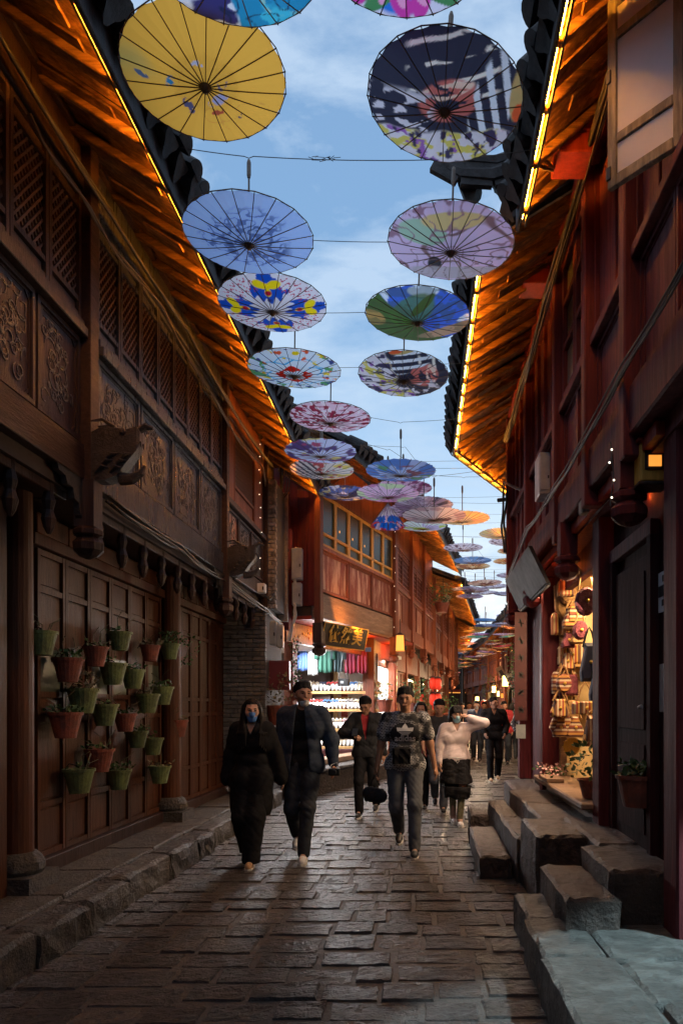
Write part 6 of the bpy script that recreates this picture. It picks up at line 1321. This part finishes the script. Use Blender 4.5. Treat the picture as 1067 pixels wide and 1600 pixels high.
a2 = t.nodes.new('ShaderNodeMixRGB'); a2.blend_type = 'MULTIPLY'; a2.inputs['Fac'].default_value = 1; t.links.new(a1.outputs['Color'], a2.inputs['Color1']); t.links.new(r3.outputs['Color'], a2.inputs['Color2'])
mq = t.nodes.new('ShaderNodeMapping'); mq.inputs['Location'].default_value = (0, 0, -1.24 / .12); mq.inputs['Scale'].default_value = (1 / .15, 0, 1 / .12); t.links.new(tcn.outputs['Object'], mq.inputs[0]); lq = t.nodes.new('ShaderNodeVectorMath'); lq.operation = 'LENGTH'; t.links.new(mq.outputs[0], lq.inputs[0]); gq = t.nodes.new('ShaderNodeMath'); gq.operation = 'GREATER_THAN'; gq.inputs[1].default_value = 1; t.links.new(lq.outputs['Value'], gq.inputs[0])
a4 = t.nodes.new('ShaderNodeMixRGB'); a4.blend_type = 'MULTIPLY'; a4.inputs['Fac'].default_value = 1; t.links.new(a2.outputs['Color'], a4.inputs['Color1']); t.links.new(gq.outputs[0], a4.inputs['Color2']); a2 = a4
a3 = t.nodes.new('ShaderNodeMixRGB'); a3.inputs['Color1'].default_value = (.012, .013, .018, 1); a3.inputs['Color2'].default_value = (.50, .52, .56, 1); t.links.new(a2.outputs['Color'], a3.inputs['Fac']); t.links.new(a3.outputs['Color'], b.inputs['Base Color']); b.inputs['Roughness'].default_value = .8; MATS['line_print'] = m
m = bpy.data.materials.new('floral_cotton'); t, b = nodes(m); tcn = t.nodes.new('ShaderNodeTexCoord'); vv = t.nodes.new('ShaderNodeTexVoronoi'); vv.inputs['Scale'].default_value = 16; t.links.new(tcn.outputs['Object'], vv.inputs['Vector']); rp = t.nodes.new('ShaderNodeValToRGB'); rp.color_ramp.elements[0].position = .28; rp.color_ramp.elements[0].color = (.6, .6, .6, 1); rp.color_ramp.elements[1].position = .34; rp.color_ramp.elements[1].color = (.015, .018, .03, 1); t.links.new(vv.outputs['Distance'], rp.inputs['Fac']); t.links.new(rp.outputs['Color'], b.inputs['Base Color']); MATS['floral'] = m
def person(px, d, H, label, fR, fL, wR, wL, top, bottom, shoes, skin='skin_warm', head=(0, 0), hair='short', mask=None, lean=0., sh_w=1., fat=1., face=0., hi=True, elR=(-.5, 1, .1), elL=(.5, 1, .1), shx=0., group='people walking in the lane', handR='rest', handL='rest', inner=None, hang=0.):
    """built facing the camera (-y), image right = +x. fR/fL: feet (x,y,z) of ankle; wR/wL: wrists. R = figure on image left"""
    s_ = H / 1.75; root = empty('person', ((px - VX) / F * d, d, 0), math.radians(face), label, 'person', group); root.scale = (s_, s_, s_); h = .0075 if hi else .013
    hipz = .90; hp = [Vector((-.085 * fat, 0, hipz)), Vector((.085 * fat, 0, hipz))]; ft = [Vector(fR), Vector(fL)]; kn = []
    for i in (0, 1): k_, f_ = ik(hp[i], ft[i], .425, .42, (0.05 * (i * 2 - 1), -1, .1)); kn.append(k_); ft[i] = f_
    chest = Vector((shx * .6, -lean * .6, 1.26)); neck = Vector((shx, -lean, 1.46)); shd = [neck + Vector((-.175 * sh_w, .01, -.055)), neck + Vector((.175 * sh_w, .01, -.055))]; wr = [Vector(wR), Vector(wL)]; el = []
    for i, hint in ((0, elR), (1, elL)): e_, w2 = ik(shd[i], wr[i], .275, .245, hint); el.append(e_); wr[i] = w2
    yaw, pit = math.radians(head[0]), math.radians(head[1]); Mh = Matrix.Rotation(yaw, 3, 'Z') @ Matrix.Rotation(-pit, 3, 'X')
    hc = neck + Vector((0, -.015, .075)); HP = lambda x, y, z: hc + Mh @ Vector((x, y, z))
    def head_prims(S, g=0.):
        S.seg(HP(0, .025, .105), HP(0, .005, .09), .083 + g, .078 + g, k=.03); S.seg(HP(0, -.025, .06), HP(0, -.035, .005), .062 + g, .046 + g, k=.04); S.seg(HP(0, -.05, -.02), HP(0, -.045, -.022), .026 + g, .026 + g, k=.03)
    B_ = SDF(.035); head_prims(B_)
    B_.seg(HP(0, -.098, .062), HP(0, -.106, .034), .009, .014, k=.012).seg(HP(-.03, -.085, .083), HP(.03, -.085, .083), .012, .012, k=.02).seg(HP(-.016, -.088, .002), HP(.016, -.088, .002), .010, .010, k=.012)
    B_.seg(HP(-.045, -.062, .04), HP(-.035, -.066, .03), .022, .02, k=.03).seg(HP(.045, -.062, .04), HP(.035, -.066, .03), .022, .02, k=.03)
    for sx in (-1, 1): B_.sub(HP(sx * .031, -.098, .066), HP(sx * .031, -.098, .066), .012, k=.012); B_.seg(HP(sx * .080, .012, .075), HP(sx * .082, .008, .035), .016, .010, 1, k=.01)
    B_.seg(neck + Vector((0, .012, -.05)), HP(0, .01, .02), .052 * fat ** .5, .050)
    tz = lambda z, x, y=0: Vector((x + shx * (z - .9) / .56, -lean * (z - .9) / .56 + y, z))
    def torso(S, g, f=1.):
        S.seg(tz(.93, -.055 * f), tz(.93, .055 * f), .105 * fat + g, ay=1.15); S.seg(tz(1.08, -.045 * f), tz(1.08, .045 * f), .098 * fat + g, ay=1.2); S.seg(tz(1.27, -.075 * f), tz(1.27, .075 * f), .108 * fat ** .5 + g, ay=1.2)
        S.seg(shd[0] + Vector((.03, 0, -.02)), shd[1] + Vector((-.03, 0, -.02)), .062 + g, ay=1.1); S.seg(tz(1.38, -.06), tz(1.38, .06), .08 + g)
    torso(B_, 0)
    for i in (0, 1):
        B_.seg(shd[i], el[i], .047 * fat ** .4, .038 * fat ** .4).seg(el[i], wr[i], .039, .026).seg(hp[i], kn[i], .082, .055).seg(kn[i], ft[i], .054, .036)
        R0 = Matrix.Rotation(min(1.2, max(0, ft[i].z - .09) * 3.2) * (1 if ft[i].y > 0 else -.6), 3, 'X'); B_.seg(ft[i], ft[i] + R0 @ Vector((0, -.10, -.055)), .031, .020)
        fd = (wr[i] - el[i]).normalized(); sgn = i * 2 - 1; pose = (handR, handL)[i]
        nrm = Vector((-sgn, 0, 0)) if abs(fd.z) > .5 else Vector((0, 0, -1)); nrm = (nrm - fd * nrm.dot(fd)).normalized(); side = fd.cross(nrm) * (1 if (fd.cross(nrm)).y < 0 else -1)
        pe = wr[i] + fd * .075; B_.seg(wr[i] + fd * .015, pe, .020, .024, k=.02).seg(wr[i] + fd * .02 + side * .016, pe + side * .026, .013, .012, k=.012).seg(wr[i] + fd * .02 - side * .016, pe - side * .026, .013, .012, k=.012)
        curl = .9 if pose == 'grip' else .38
        for q, (o, ln) in enumerate(((.030, .066), (.010, .074), (-.010, .070), (-.030, .055))):
            b0 = pe + side * o; c1 = b0 + (fd * math.cos(curl * .6) + nrm * math.sin(curl * .6)) * ln * .5; c2 = c1 + (fd * math.cos(curl * 1.9) + nrm * math.sin(curl * 1.9)) * ln * .5
            B_.seg(b0, c1, .0095, .0088, k=.004).seg(c1, c2, .0088, .0075, k=.004)
        tb_ = wr[i] + fd * .03 + side * .022; t1 = tb_ + (fd * .6 + side * .6 + nrm * .3) * .035; B_.seg(tb_, t1, .012, .010, k=.008).seg(t1, t1 + (fd * .9 + nrm * .4) * .028, .010, .008, k=.004)
    link('body', B_.mesh('body', .0065 if hi else .012, skin), root)
    # face
    eyes = MB()
    for sx in (-1, 1):
        link('eye', MB().ball(HP(sx * .031, -.086, .066), .0095, 8, 5, (1.3, .8, .55)).mesh('eye', 'eye'), root)
        if hi: link('eyebrow', MB().tube([HP(sx * .016, -.097, .084), HP(sx * .032, -.097, .089), HP(sx * .047, -.086, .084)], [.003, .004, .002], 5).mesh('eyebrow', 'hair_black'), root)
    if hi and (not mask or mask[1]): link('mouth', MB().tube([HP(-.02, -.094, .002), HP(0, -.099, .001), HP(.02, -.094, .002)], [.002, .0045, .002], 5).mesh('mouth', 'lip'), root)
    # hair
    Mi = Mh.transposed()
    def loc_(X, Y, Z):
        dx, dy, dz = X - hc.x, Y - hc.y, Z - hc.z; return [Mi[r][0] * dx + Mi[r][1] * dy + Mi[r][2] * dz for r in range(3)]
    S = SDF(.02); S.seg(HP(0, .025, .107), HP(0, .008, .100), .092, .087); S.seg(HP(0, .05, .06), HP(0, .05, .03), .066, .052)
    rh = random.Random(int(px)); nb = 15
    for k in range(nb if hair in ('short', 'bob') else 0):
        a = -1.35 + 2.7 * k / (nb - 1) + rh.uniform(-.08, .08); zl_ = (.122 + rh.uniform(-.014, .012) - .045 * max(0, abs(a) - .75)) if hair == 'short' else .088 + rh.uniform(-.01, .01)
        rr_ = .086; S.post.append((HP(.03 * math.sin(a), -.01, .183), HP(.060 * math.sin(a), -.052 * math.cos(a) + .01, .172), .014, .014)); S.post.append((HP(.060 * math.sin(a), -.052 * math.cos(a) + .01, .172), HP((rr_ - .002) * math.sin(a), -rr_ * math.cos(a) * .98 + .008, zl_), .013, .0045))
    if hair == 'short':
        def cutf(X, Y, Z): x, y, z = loc_(X, Y, Z); return np.maximum(-(y + (z - .055) * .95 - .6 * np.maximum(np.abs(x) - .05, 0)), .022 - z) * .5
        S.cut.append(lambda X, Y, Z: np.minimum(cutf(X, Y, Z), 9)); 
    else:
        l_ = {'long': -.36, 'bob': -.06, 'tied': .0}[hair]
        for sx in (-1, 1): S.seg(HP(sx * .075, .01, .10), HP(sx * .085, .0 if hair == 'long' else .01, l_), .030, .034 if hair == 'long' else .026); S.seg(HP(sx * .05, .06, .08), HP(sx * .06, .07, l_ * 1.05), .05, .045)
        S.seg(HP(0, .07, .1), HP(0, .085, l_), .06, .05)
        if hair == 'long':
            for sx in (-1, 1):
                for q in range(4): S.post += [(HP(sx * (.078 + .004 * q), -.035 + .015 * q, .09), HP(sx * (.088 + .008 * q), -.055 + .015 * q, -.05), .016, .018), (HP(sx * (.088 + .008 * q), -.055 + .015 * q, -.05), HP(sx * (.075 + .022 * q), -.115 + .01 * q, -.17), .018, .018), (HP(sx * (.075 + .022 * q), -.115 + .01 * q, -.17), HP(sx * (.07 + .02 * q), -.125 + .01 * q, -.30 - .02 * q), .018, .008)]
        if hair == 'bob':
            for k in range(7): a = -.9 + k * .3; S.seg(HP(.06 * math.sin(a), -.04, .17), HP(.07 * math.sin(a), -.093, .105), .02, .012)
        def cutf(X, Y, Z): x, y, z = loc_(X, Y, Z); f = np.minimum(np.minimum(.056 - np.abs(x), (.135 if hair != 'bob' else .10) - z), -(y + .02)); return f * .8
        S.cut.append(cutf)
    link('hair', S.mesh('hair', .0075 if hi else .012, 'hair_black', .0035, 55, 1), root)
    if mask:
        S = SDF(.03); head_prims(S, .010); S.seg(HP(0, -.100, .045), HP(0, -.105, .02), .018, .02, k=.03); z0, z1 = ((-.055, .052) if not mask[1] else (-.065, .0))
        def cm(X, Y, Z): x, y, z = loc_(X, Y, Z); return np.maximum(np.maximum(z - z1 + .15 * np.abs(x), z0 - z), y + .03)
        S.cut.append(cm); mk_ = link('face_mask', S.mesh('face_mask', .007 if hi else .012, mask[0]), root)
        if hi:
            for sx in (-1, 1): link('ear_loop', MB().tube([HP(sx * .072, -.04, .03), HP(sx * .085, .0, .05), HP(sx * .086, .012, .06)], .0025, 4).mesh('ear_loop', 'white_paint'), mk_)
    # clothes
    kind, mt_ = top[0], top[1]
    g = {'tee': .014, 'jacket': .032, 'coat': .040, 'blouse': .024}[kind]; S = SDF(.03); torso(S, g, 1.08)
    hem = {'tee': .86, 'jacket': .84, 'coat': .52, 'blouse': .93}[kind]
    if kind == 'coat': S.seg(tz(.9, -.08), (-.08, .03, .6), .15, .15); S.seg(tz(.9, .08), (.06, -.03, .6), .15, .15)
    S.seg(tz(hem + .06, -.075 * fat), tz(hem + .06, .075 * fat), .105 * fat + g * 1.1, ay=1.12)
    for i in (0, 1):
        if kind == 'tee': e2 = shd[i].lerp(el[i], .66); S.seg(shd[i], e2, .066, .070 * fat ** .3)
        else:
            w2 = el[i].lerp(wr[i], .93 if kind != 'coat' else .90); S.seg(shd[i], el[i], .052 + g * .7, .046 + g * .8); S.seg(el[i], w2, .045 + g * .8, (.034 + g * .55) if kind != 'coat' else .075)
            if kind == 'coat': S.seg(el[i] + Vector((0, 0, -.05)), w2 + Vector((0, .0, -.05)), .06, .07)
    if kind in ('jacket',): S.seg(neck + Vector((-.045, -.01, -.01)), neck + Vector((.045, -.01, -.01)), .05, ay=.9); S.seg(neck + Vector((0, .04, .0)), neck + Vector((0, .04, .01)), .05)
    if kind in ('blouse', 'coat'): S.seg(neck + Vector((-.05, .0, -.02)), neck + Vector((.05, .0, -.02)), .045)
    S.cut.append(lambda X, Y, Z: hem - Z + .012 * np.sin(X * 26) + (0 if kind != 'blouse' else .05 * np.abs(X)) - (np.abs(X - shx) > .20) * .5)
    cn = neck + Vector((0, -.06, .045))
    S.cut.append(lambda X, Y, Z: (.062 - np.sqrt((X - neck.x) ** 2 + ((Y - neck.y) * .9) ** 2)) * (Z > neck.z - .005) - (Z <= neck.z - .005) * 1.)
    if kind in ('blouse', 'coat', 'jacket') and not inner: S.cut.append(lambda X, Y, Z: np.where((Y < neck.y) & (Z > neck.z - .11), .8 * (.42 * (Z - (neck.z - .11)) - np.abs(X - neck.x)), -1))
    if inner: S.cut.append(lambda X, Y, Z: np.where(Y < neck.y - .02, np.where(inner[1] == 'open', .035 + .10 * np.clip(1.5 - Z, 0, 1), .055 - .16 * np.clip(1.42 - Z, 0, .34)) - np.abs(X - shx * .7 - inner[2]), -1))
    garment = link({'tee': 't_shirt', 'jacket': 'jacket', 'coat': 'loose_top', 'blouse': 'blouse'}[kind], S.mesh('garment', h, mt_, .0028 if kind == 'tee' else (.003 if kind == 'coat' else .0045), 12, H * 7), root)
    if inner:
        S = SDF(.03); torso(S, .016, 1.0); S.cut.append(lambda X, Y, Z: .86 - Z); S.cut.append(lambda X, Y, Z: (.058 - np.sqrt((X - neck.x) ** 2 + ((Y - neck.y) * .9) ** 2)) * (Z > neck.z - .02) - (Z <= neck.z - .02) * 1.); link('undershirt', S.mesh('undershirt', h, inner[0], .003, 17, 2), root)
    S = SDF(.03)
    if bottom[0] == 'trousers':
        w_ = bottom[2] if len(bottom) > 2 else 1.
        S.seg((-.05 * fat, 0, .93), (.05 * fat, 0, .93), .112 * fat, ay=1.1)
        for i in (0, 1): S.seg(hp[i] + Vector((0, 0, .0)), kn[i], .098 * fat ** .5, .070 * w_).seg(kn[i], ft[i] + Vector((0, .005, .0)), .070 * w_, .058 * w_)
        S.cut.append(lambda X, Y, Z: np.maximum(-1, Z - 1.0)); lowz = min(ft[0].z, ft[1].z) - .035
        for i in (0, 1): S.cut.append((lambda f: lambda X, Y, Z: np.where((np.abs(X - f.x) < .13) & (np.abs(Y - f.y) < .14), (f.z - .045) - Z, -1))(ft[i]))
        link('trousers', S.mesh('trousers', h, bottom[1], .0035, 13, H * 3), root)
    else:
        tiers = bottom[0] == 'tiers'; zb = bottom[2]; flare = bottom[3]
        S.seg((-.06, 0, 1.0), (.06, 0, 1.0), .112, ay=1.1); S.seg((-.06, 0, .8), (.06, 0, .8), .135, ay=1.05)
        for i in (0, 1): S.seg(hp[i], kn[i], .125, .115).seg(kn[i], kn[i].lerp(ft[i], .75), .115, .105)
        if tiers: S.seg((-.075, 0, .66), (.075, 0, .62), .165, .165, ay=1.05); S.seg((-.05, 0, .6), (-.05, .0, zb), .13, .12); S.seg((.05, 0, .6), (.05, .0, zb), .13, .12); S.cut.append(lambda X, Y, Z: np.where((Z < .60) & (Z > .56), np.sqrt(X * X + Y * Y) - .17, -1))
        else: m0 = (kn[0] + kn[1]) / 2; S.seg((-.07, 0, .7), (.06, 0, .7), .15, ay=1.1); S.seg(kn[0].lerp(hp[0], .3), kn[0].lerp(ft[0], .45), .12, flare).seg(kn[1].lerp(hp[1], .3), kn[1].lerp(ft[1], .45), .12, flare)
        S.cut.append(lambda X, Y, Z: zb - Z + .015 * np.sin(X * 40)); link('skirt', S.mesh('skirt', h, bottom[1], .004, 14, 3), root)
        S = SDF(.02)
        for i in (0, 1): S.seg(kn[i], ft[i] + Vector((0, 0, .03)), .058, .045)
        link('leggings', S.mesh('leggings', h, bottom[4] if len(bottom) > 4 else 'fabric_black'), root)
    # shoes
    for i in (0, 1):
        f = ft[i]; sh_, so_ = shoes; up = max(0, f.z - .09); tilt = min(1.2, up * 3.2); R_ = Matrix.Rotation(tilt * (1 if f.y > 0 else -.6), 3, 'X'); T = lambda x, y, z: f + R_ @ Vector((x, y, z))
        S = SDF(.02); S.seg(T(0, .03, -.04), T(0, -.10, -.052), .038, .034).seg(T(0, -.10, -.052), T(0, -.15, -.056), .036, .028).seg(T(0, .015, -.02), T(0, -.0, .0), .040, .040)
        so = link('shoe', S.mesh('shoe', .007 if hi else .012, sh_), root)
        link('sole', MB().add([tuple(T(x, y, z)) for z in (-.092, -.070) for x, y in ((-.032, .06), (.032, .06), (.044, -.08), (.036, -.16), (0, -.185), (-.036, -.16), (-.044, -.08))], [tuple(range(7)), tuple(range(7, 14))[::-1]] + [(k, k + 7, (k + 1) % 7 + 7, (k + 1) % 7) for k in range(7)]).mesh('sole', so_), so)
        if hi:
            mb = MB()
            for k in range(4): mb.tube([T(-.02, -.02 - .022 * k, .012 - .012 * k), T(.02, -.03 - .022 * k, .012 - .012 * k)], .004, 4)
            link('laces', mb.mesh('laces', so_), so)
        if sh_ == 'shoe_white' and hi:
            for sx in (-1, 1): link('side_mark', MB().add([tuple(T(sx * .043, y, z)) for y, z in ((.02, -.035), (-.04, -.06), (-.10, -.035), (-.045, -.048))], [(0, 1, 2, 3)]).mesh('side_mark', 'black'), so)
    return dict(root=root, garment=garment, wr=wr, el=el, HP=HP, neck=neck, tz=tz, ft=ft)
def drape(root, garment, mesh, y0=-.5, off=.004):
    """lay flat print onto the front of a garment"""
    gm = garment.data; bv = BVHTree.FromPolygons([v.co.copy() for v in gm.vertices], [tuple(p.vertices) for p in gm.polygons])
    for v in mesh.vertices:
        hit = bv.ray_cast(Vector((v.co.x, y0, v.co.z)), Vector((0, 1, 0)))
        v.co.y = (hit[0].y if hit[0] else -.15) - off
# ---- the four in front
A_ = .09
w1 = person(394, 6.9, 1.60, 'woman with long hair in loose black clothes and a bright blue face mask', (-.06, .10, .14), (.02, -.22, A_), (-.27, .06, .88), (.30, .05, .90), ('coat', 'fabric_black'), ('trousers', 'fabric_black', 1.55), ('shoe_tan', 'sole_white'), 'skin_fair', (12, 2), 'long', ('mask_blue', 0), face=4, sh_w=.9, fat=.88)
m1_ = person(474, 7.15, 1.78, 'man in open blue denim jacket over black, mask pulled to his chin', (-.09, .22, .20), (.03, -.22, A_), (-.25, -.02, .86), (.30, -.06, .92), ('jacket', 'denim_blue'), ('trousers', 'jeans_dark'), ('shoe_white', 'sole_white'), 'skin_warm', (24, 4), 'short', ('mask_white', 1), face=2, inner=('fabric_black', 'open', -.02), sh_w=1.0, fat=1.0)
h_ = m1_['wr'][1]; cm = empty('camera', (0, 0, 0), 0, 'small dark camera held at the hip by the man in denim', 'camera'); cm.parent = None; cm.location = m1_['root'].matrix_world @ Vector((0, 0, 0))
cm.location = Vector(m1_['root'].location) + Vector(h_) * (1.78 / 1.75) + Vector((.02, -.07, -.07)); link('camera_body', boxmesh('camera_body', .11, .05, .07, 'black', .008), cm); link('lens', MB().lathe([(.026, 0), (.028, .04), (.022, .045)], n=12).mesh('lens', 'black'), cm, (0, -.02, 0), (PI / 2, 0, 0)); link('strap', MB().tube([(-.05, 0, .03), (-.03, .02, .07), (.02, .03, .09), (.05, 0, .03)], .005, 4).mesh('strap', 'paper_white'), cm)
m3_ = person(573, 9.9, 1.68, 'man in open black jacket and red shirt looking down at his phone', (-.08, -.16, A_), (.10, .22, .17), (-.13, -.26, 1.16), (.24, .02, .88), ('jacket', 'fabric_charcoal'), ('trousers', 'fabric_black'), ('shoe_dark', 'sole_white'), 'skin_warm', (-8, -28), 'short', None, lean=.05, face=-6, inner=('red_shirt', 'v', .0), elR=(-1, .4, -.3), handR='grip')
ph = link('mobile_phone', boxmesh('mobile_phone', .075, .012, .15, 'black', .004), None, Vector(m3_['root'].location) + Matrix.Rotation(math.radians(-6), 3, 'Z') @ (m3_['wr'][0] * .96 + Vector((.02, -.06, .05))), (math.radians(-50), 0, 0)); tag(ph, 'dark mobile phone held by the man in the red shirt', 'phone')
m4_ = person(633, 7.4, 1.73, 'stocky man in patterned black t-shirt with white three leaf logo and grey jeans', (-.07, .24, .20), (.10, -.20, A_), (-.30, .0, .86), (.32, -.02, .84), ('tee', 'line_print'), ('trousers', 'jeans_grey'), ('shoe_dark', 'sole_white'), 'skin_tan', (-4, 0), 'short', None, sh_w=1.08, fat=1.12, face=0)
gt = m4_['garment']
lg = text_mesh('adidas', .088, 'paper_white', 0.0, 1.0, .0016); lg.transform(Matrix.Translation((0, 0, 1.195)) @ Matrix.Rotation(PI / 2, 4, 'X')); drape(m4_['root'], gt, lg, off=.010); link('lettering', lg, gt)
mb = MB(); zc = 1.245
def leaf_shape(cx, cz, ang, L_, W_, cut):
    P_ = [];
    for k in range(11): q = k / 10; P_.append((W_ * math.sin(PI * q ** .8) * .5, q * L_))
    for k in range(10, -1, -1): q = k / 10; P_.append((-W_ * math.sin(PI * q ** .8) * .5, q * L_))
    c, s_ = math.cos(ang), math.sin(ang); return [(cx + x * c + y * s_, 0, max(cz - x * s_ + y * c, cut)) for x, y in P_]
for an, L_ in ((0, .12), (-.86, .115), (.86, .115)):
    P_ = leaf_shape(0, zc - .012, an, L_, .074, zc + .024); n = len(P_) // 2
    mb.add(P_, [(i, i + 1, 2 * n - 2 - i, 2 * n - 1 - i) for i in range(n - 1)])
for i, zz in enumerate((.014, .003, -.008)): w_ = .062 - .013 * i; mb.add([(-w_, 0, zc + zz), (w_, 0, zc + zz), (w_ * .94, 0, zc + zz - .0065), (-w_ * .94, 0, zc + zz - .0065)], [(0, 1, 2, 3)])
lm = mb.mesh('logo', 'paper_white'); drape(m4_['root'], gt, lm, off=.011); link('logo', lm, gt)
# dark pouch worn low on the shirt front and a dark bag held in the hand
pm_ = rock('belt_pouch', .17, .05, .17, .003, 'fabric_black', 5, 3, .02); o = link('belt_pouch', pm_, None, Vector(m4_['root'].location) + Vector((-.035, -.175, 1.10))); tag(o, 'flat black pouch worn at the waist of the man in the patterned t-shirt', 'bag')
hb_ = empty('hand_bag', Vector(m4_['root'].location) + Vector((-.315, .03, .60)), 0, 'soft dark bag carried low between the two men', 'bag'); S = SDF(.04); S.seg((-.05, 0, 0), (.06, 0, -.02), .075, .07, ay=1.6); link('bag_body', S.mesh('bag_body', .012, 'fabric_charcoal', .006, 22), hb_); link('strap', MB().tube([(-.06, 0, .09), (-.01, -.03, .17), (.0, -.05, .21), (.05, 0, .09)], .008, 5).mesh('strap', 'black'), hb_)
w5 = person(712, 9.2, 1.54, 'woman in pale blouse and tiered black skirt, hand raised to her hair', (-.03, .06, .10), (.03, -.18, A_), (-.24, -.02, .90), (.17, -.10, 1.56), ('blouse', 'blouse'), ('tiers', 'fabric_black', .40, .1, 'leaf_dry'), ('shoe_white', 'sole_white'), 'skin_fair', (8, -6), 'bob', ('mask_pale', 0), face=6, elL=(1, -.2, -.35), handL='grip')
o = link('belt_cord', MB().tube([(-.12, -.11, .985), (0, -.135, .975), (.12, -.11, .985)], .006, 5).tube([(.0, -.135, .975), (.025, -.14, .93), (0, -.14, .90), (-.02, -.14, .93), (0, -.135, .975)], .005, 4).mesh('belt_cord', 'white_paint'), w5['root'])
person(686, 10.3, 1.64, 'man in grey t-shirt half hidden between the patterned t-shirt and the pale blouse', (-.06, .25, .22), (.06, -.1, A_), (-.24, -.05, .95), (.24, -.02, .9), ('tee', 'fabric_charcoal'), ('trousers', 'jeans_grey'), ('shoe_dark', 'sole_white'), 'skin_warm', (0, -14), 'short', None, hi=False)
person(657, 10.6, 1.60, 'woman with hair down and white mask, mostly behind the patterned t-shirt', (-.05, .1, .12), (.06, -.1, A_), (-.2, 0, .9), (.2, 0, .9), ('jacket', 'red_shirt'), ('trousers', 'fabric_black'), ('shoe_dark', 'sole_white'), 'skin_fair', (0, 0), 'long', ('mask_white', 0), hi=False)
person(771, 14.6, 1.73, 'man all in black walking alone with tan shoes, looking aside', (-.08, -.16, A_), (.09, .12, .12), (-.20, -.12, .98), (.22, -.12, .98), ('jacket', 'fabric_black'), ('trousers', 'fabric_black', 1.05), ('shoe_tan', 'sole_white'), 'skin_warm', (35, 4), 'short', None, hi=True, sh_w=1.05)
person(821, 16.4, 1.68, 'person in dark clothes with white patterned sleeve beside the right post', (-.08, -.1, A_), (.09, .1, .12), (-.24, -.1, 1.0), (.22, 0, .9), ('jacket', 'floral'), ('trousers', 'fabric_black', 1.1), ('shoe_dark', 'shoe_dark'), 'skin_fair', (0, -8), 'bob', ('mask_white', 0), hi=False)
person(744, 19.8, 1.70, 'person in navy jacket and pale cap behind the black clad man', (-.07, .1, .12), (.08, -.1, A_), (-.22, -.05, .95), (.22, -.02, .9), ('jacket', 'jacket_navy'), ('trousers', 'jeans_dark'), ('shoe_dark', 'sole_white'), 'skin_fair', (0, 0), 'short', ('mask_white', 0), hi=False)
person(787, 19.0, 1.68, 'person in bright red top at the right of the crowd', (-.07, .1, .12), (.08, -.1, A_), (-.22, -.05, .95), (.22, -.02, .9), ('jacket', 'red_shirt'), ('trousers', 'jeans_dark'), ('shoe_dark', 'shoe_dark'), 'skin_warm', (20, 0), 'short', None, hi=False)
person(801, 20.5, 1.66, 'woman seen from behind in dark floral blouse and jeans', (-.07, .1, .12), (.08, -.1, A_), (-.22, -.05, .95), (.22, -.02, .9), ('blouse', 'floral'), ('trousers', 'jeans_dark'), ('shoe_dark', 'shoe_dark'), 'skin_warm', (0, 0), 'tied', None, hi=False, face=180)
person(756, 24.0, 1.70, 'distant person in dark jacket farthest down the lane', (-.07, .1, .12), (.08, -.1, A_), (-.22, -.05, .95), (.22, -.02, .9), ('jacket', 'fabric_charcoal'), ('trousers', 'jeans_dark'), ('shoe_dark', 'shoe_dark'), 'skin_warm', (0, 0), 'short', None, hi=False)

for px, d, H, lb, tp, bt, hr, fc in ((733, 25, 1.70, 'distant person in a pale shirt left of the navy jacket', ('tee', 'blouse'), 'jeans_dark', 'short', 0), (765, 29, 1.66, 'distant person in a dark red coat in the middle of the lane', ('jacket', 'red_shirt'), 'fabric_black', 'bob', 180), (813, 22.5, 1.72, 'tall person in grey jacket beyond the floral blouse', ('jacket', 'fabric_charcoal'), 'jeans_dark', 'short', 180), (722, 27, 1.68, 'distant person in black near the left shops', ('tee', 'fabric_black'), 'jeans_grey', 'short', 0)):
    person(px, d, H, lb, (-.07, .1, .12), (.08, -.1, A_), (-.22, -.05, .95), (.22, -.02, .9), tp, ('trousers', bt), ('shoe_dark', 'shoe_dark'), 'skin_warm', (0, 0), hr, None, hi=False, face=fc)
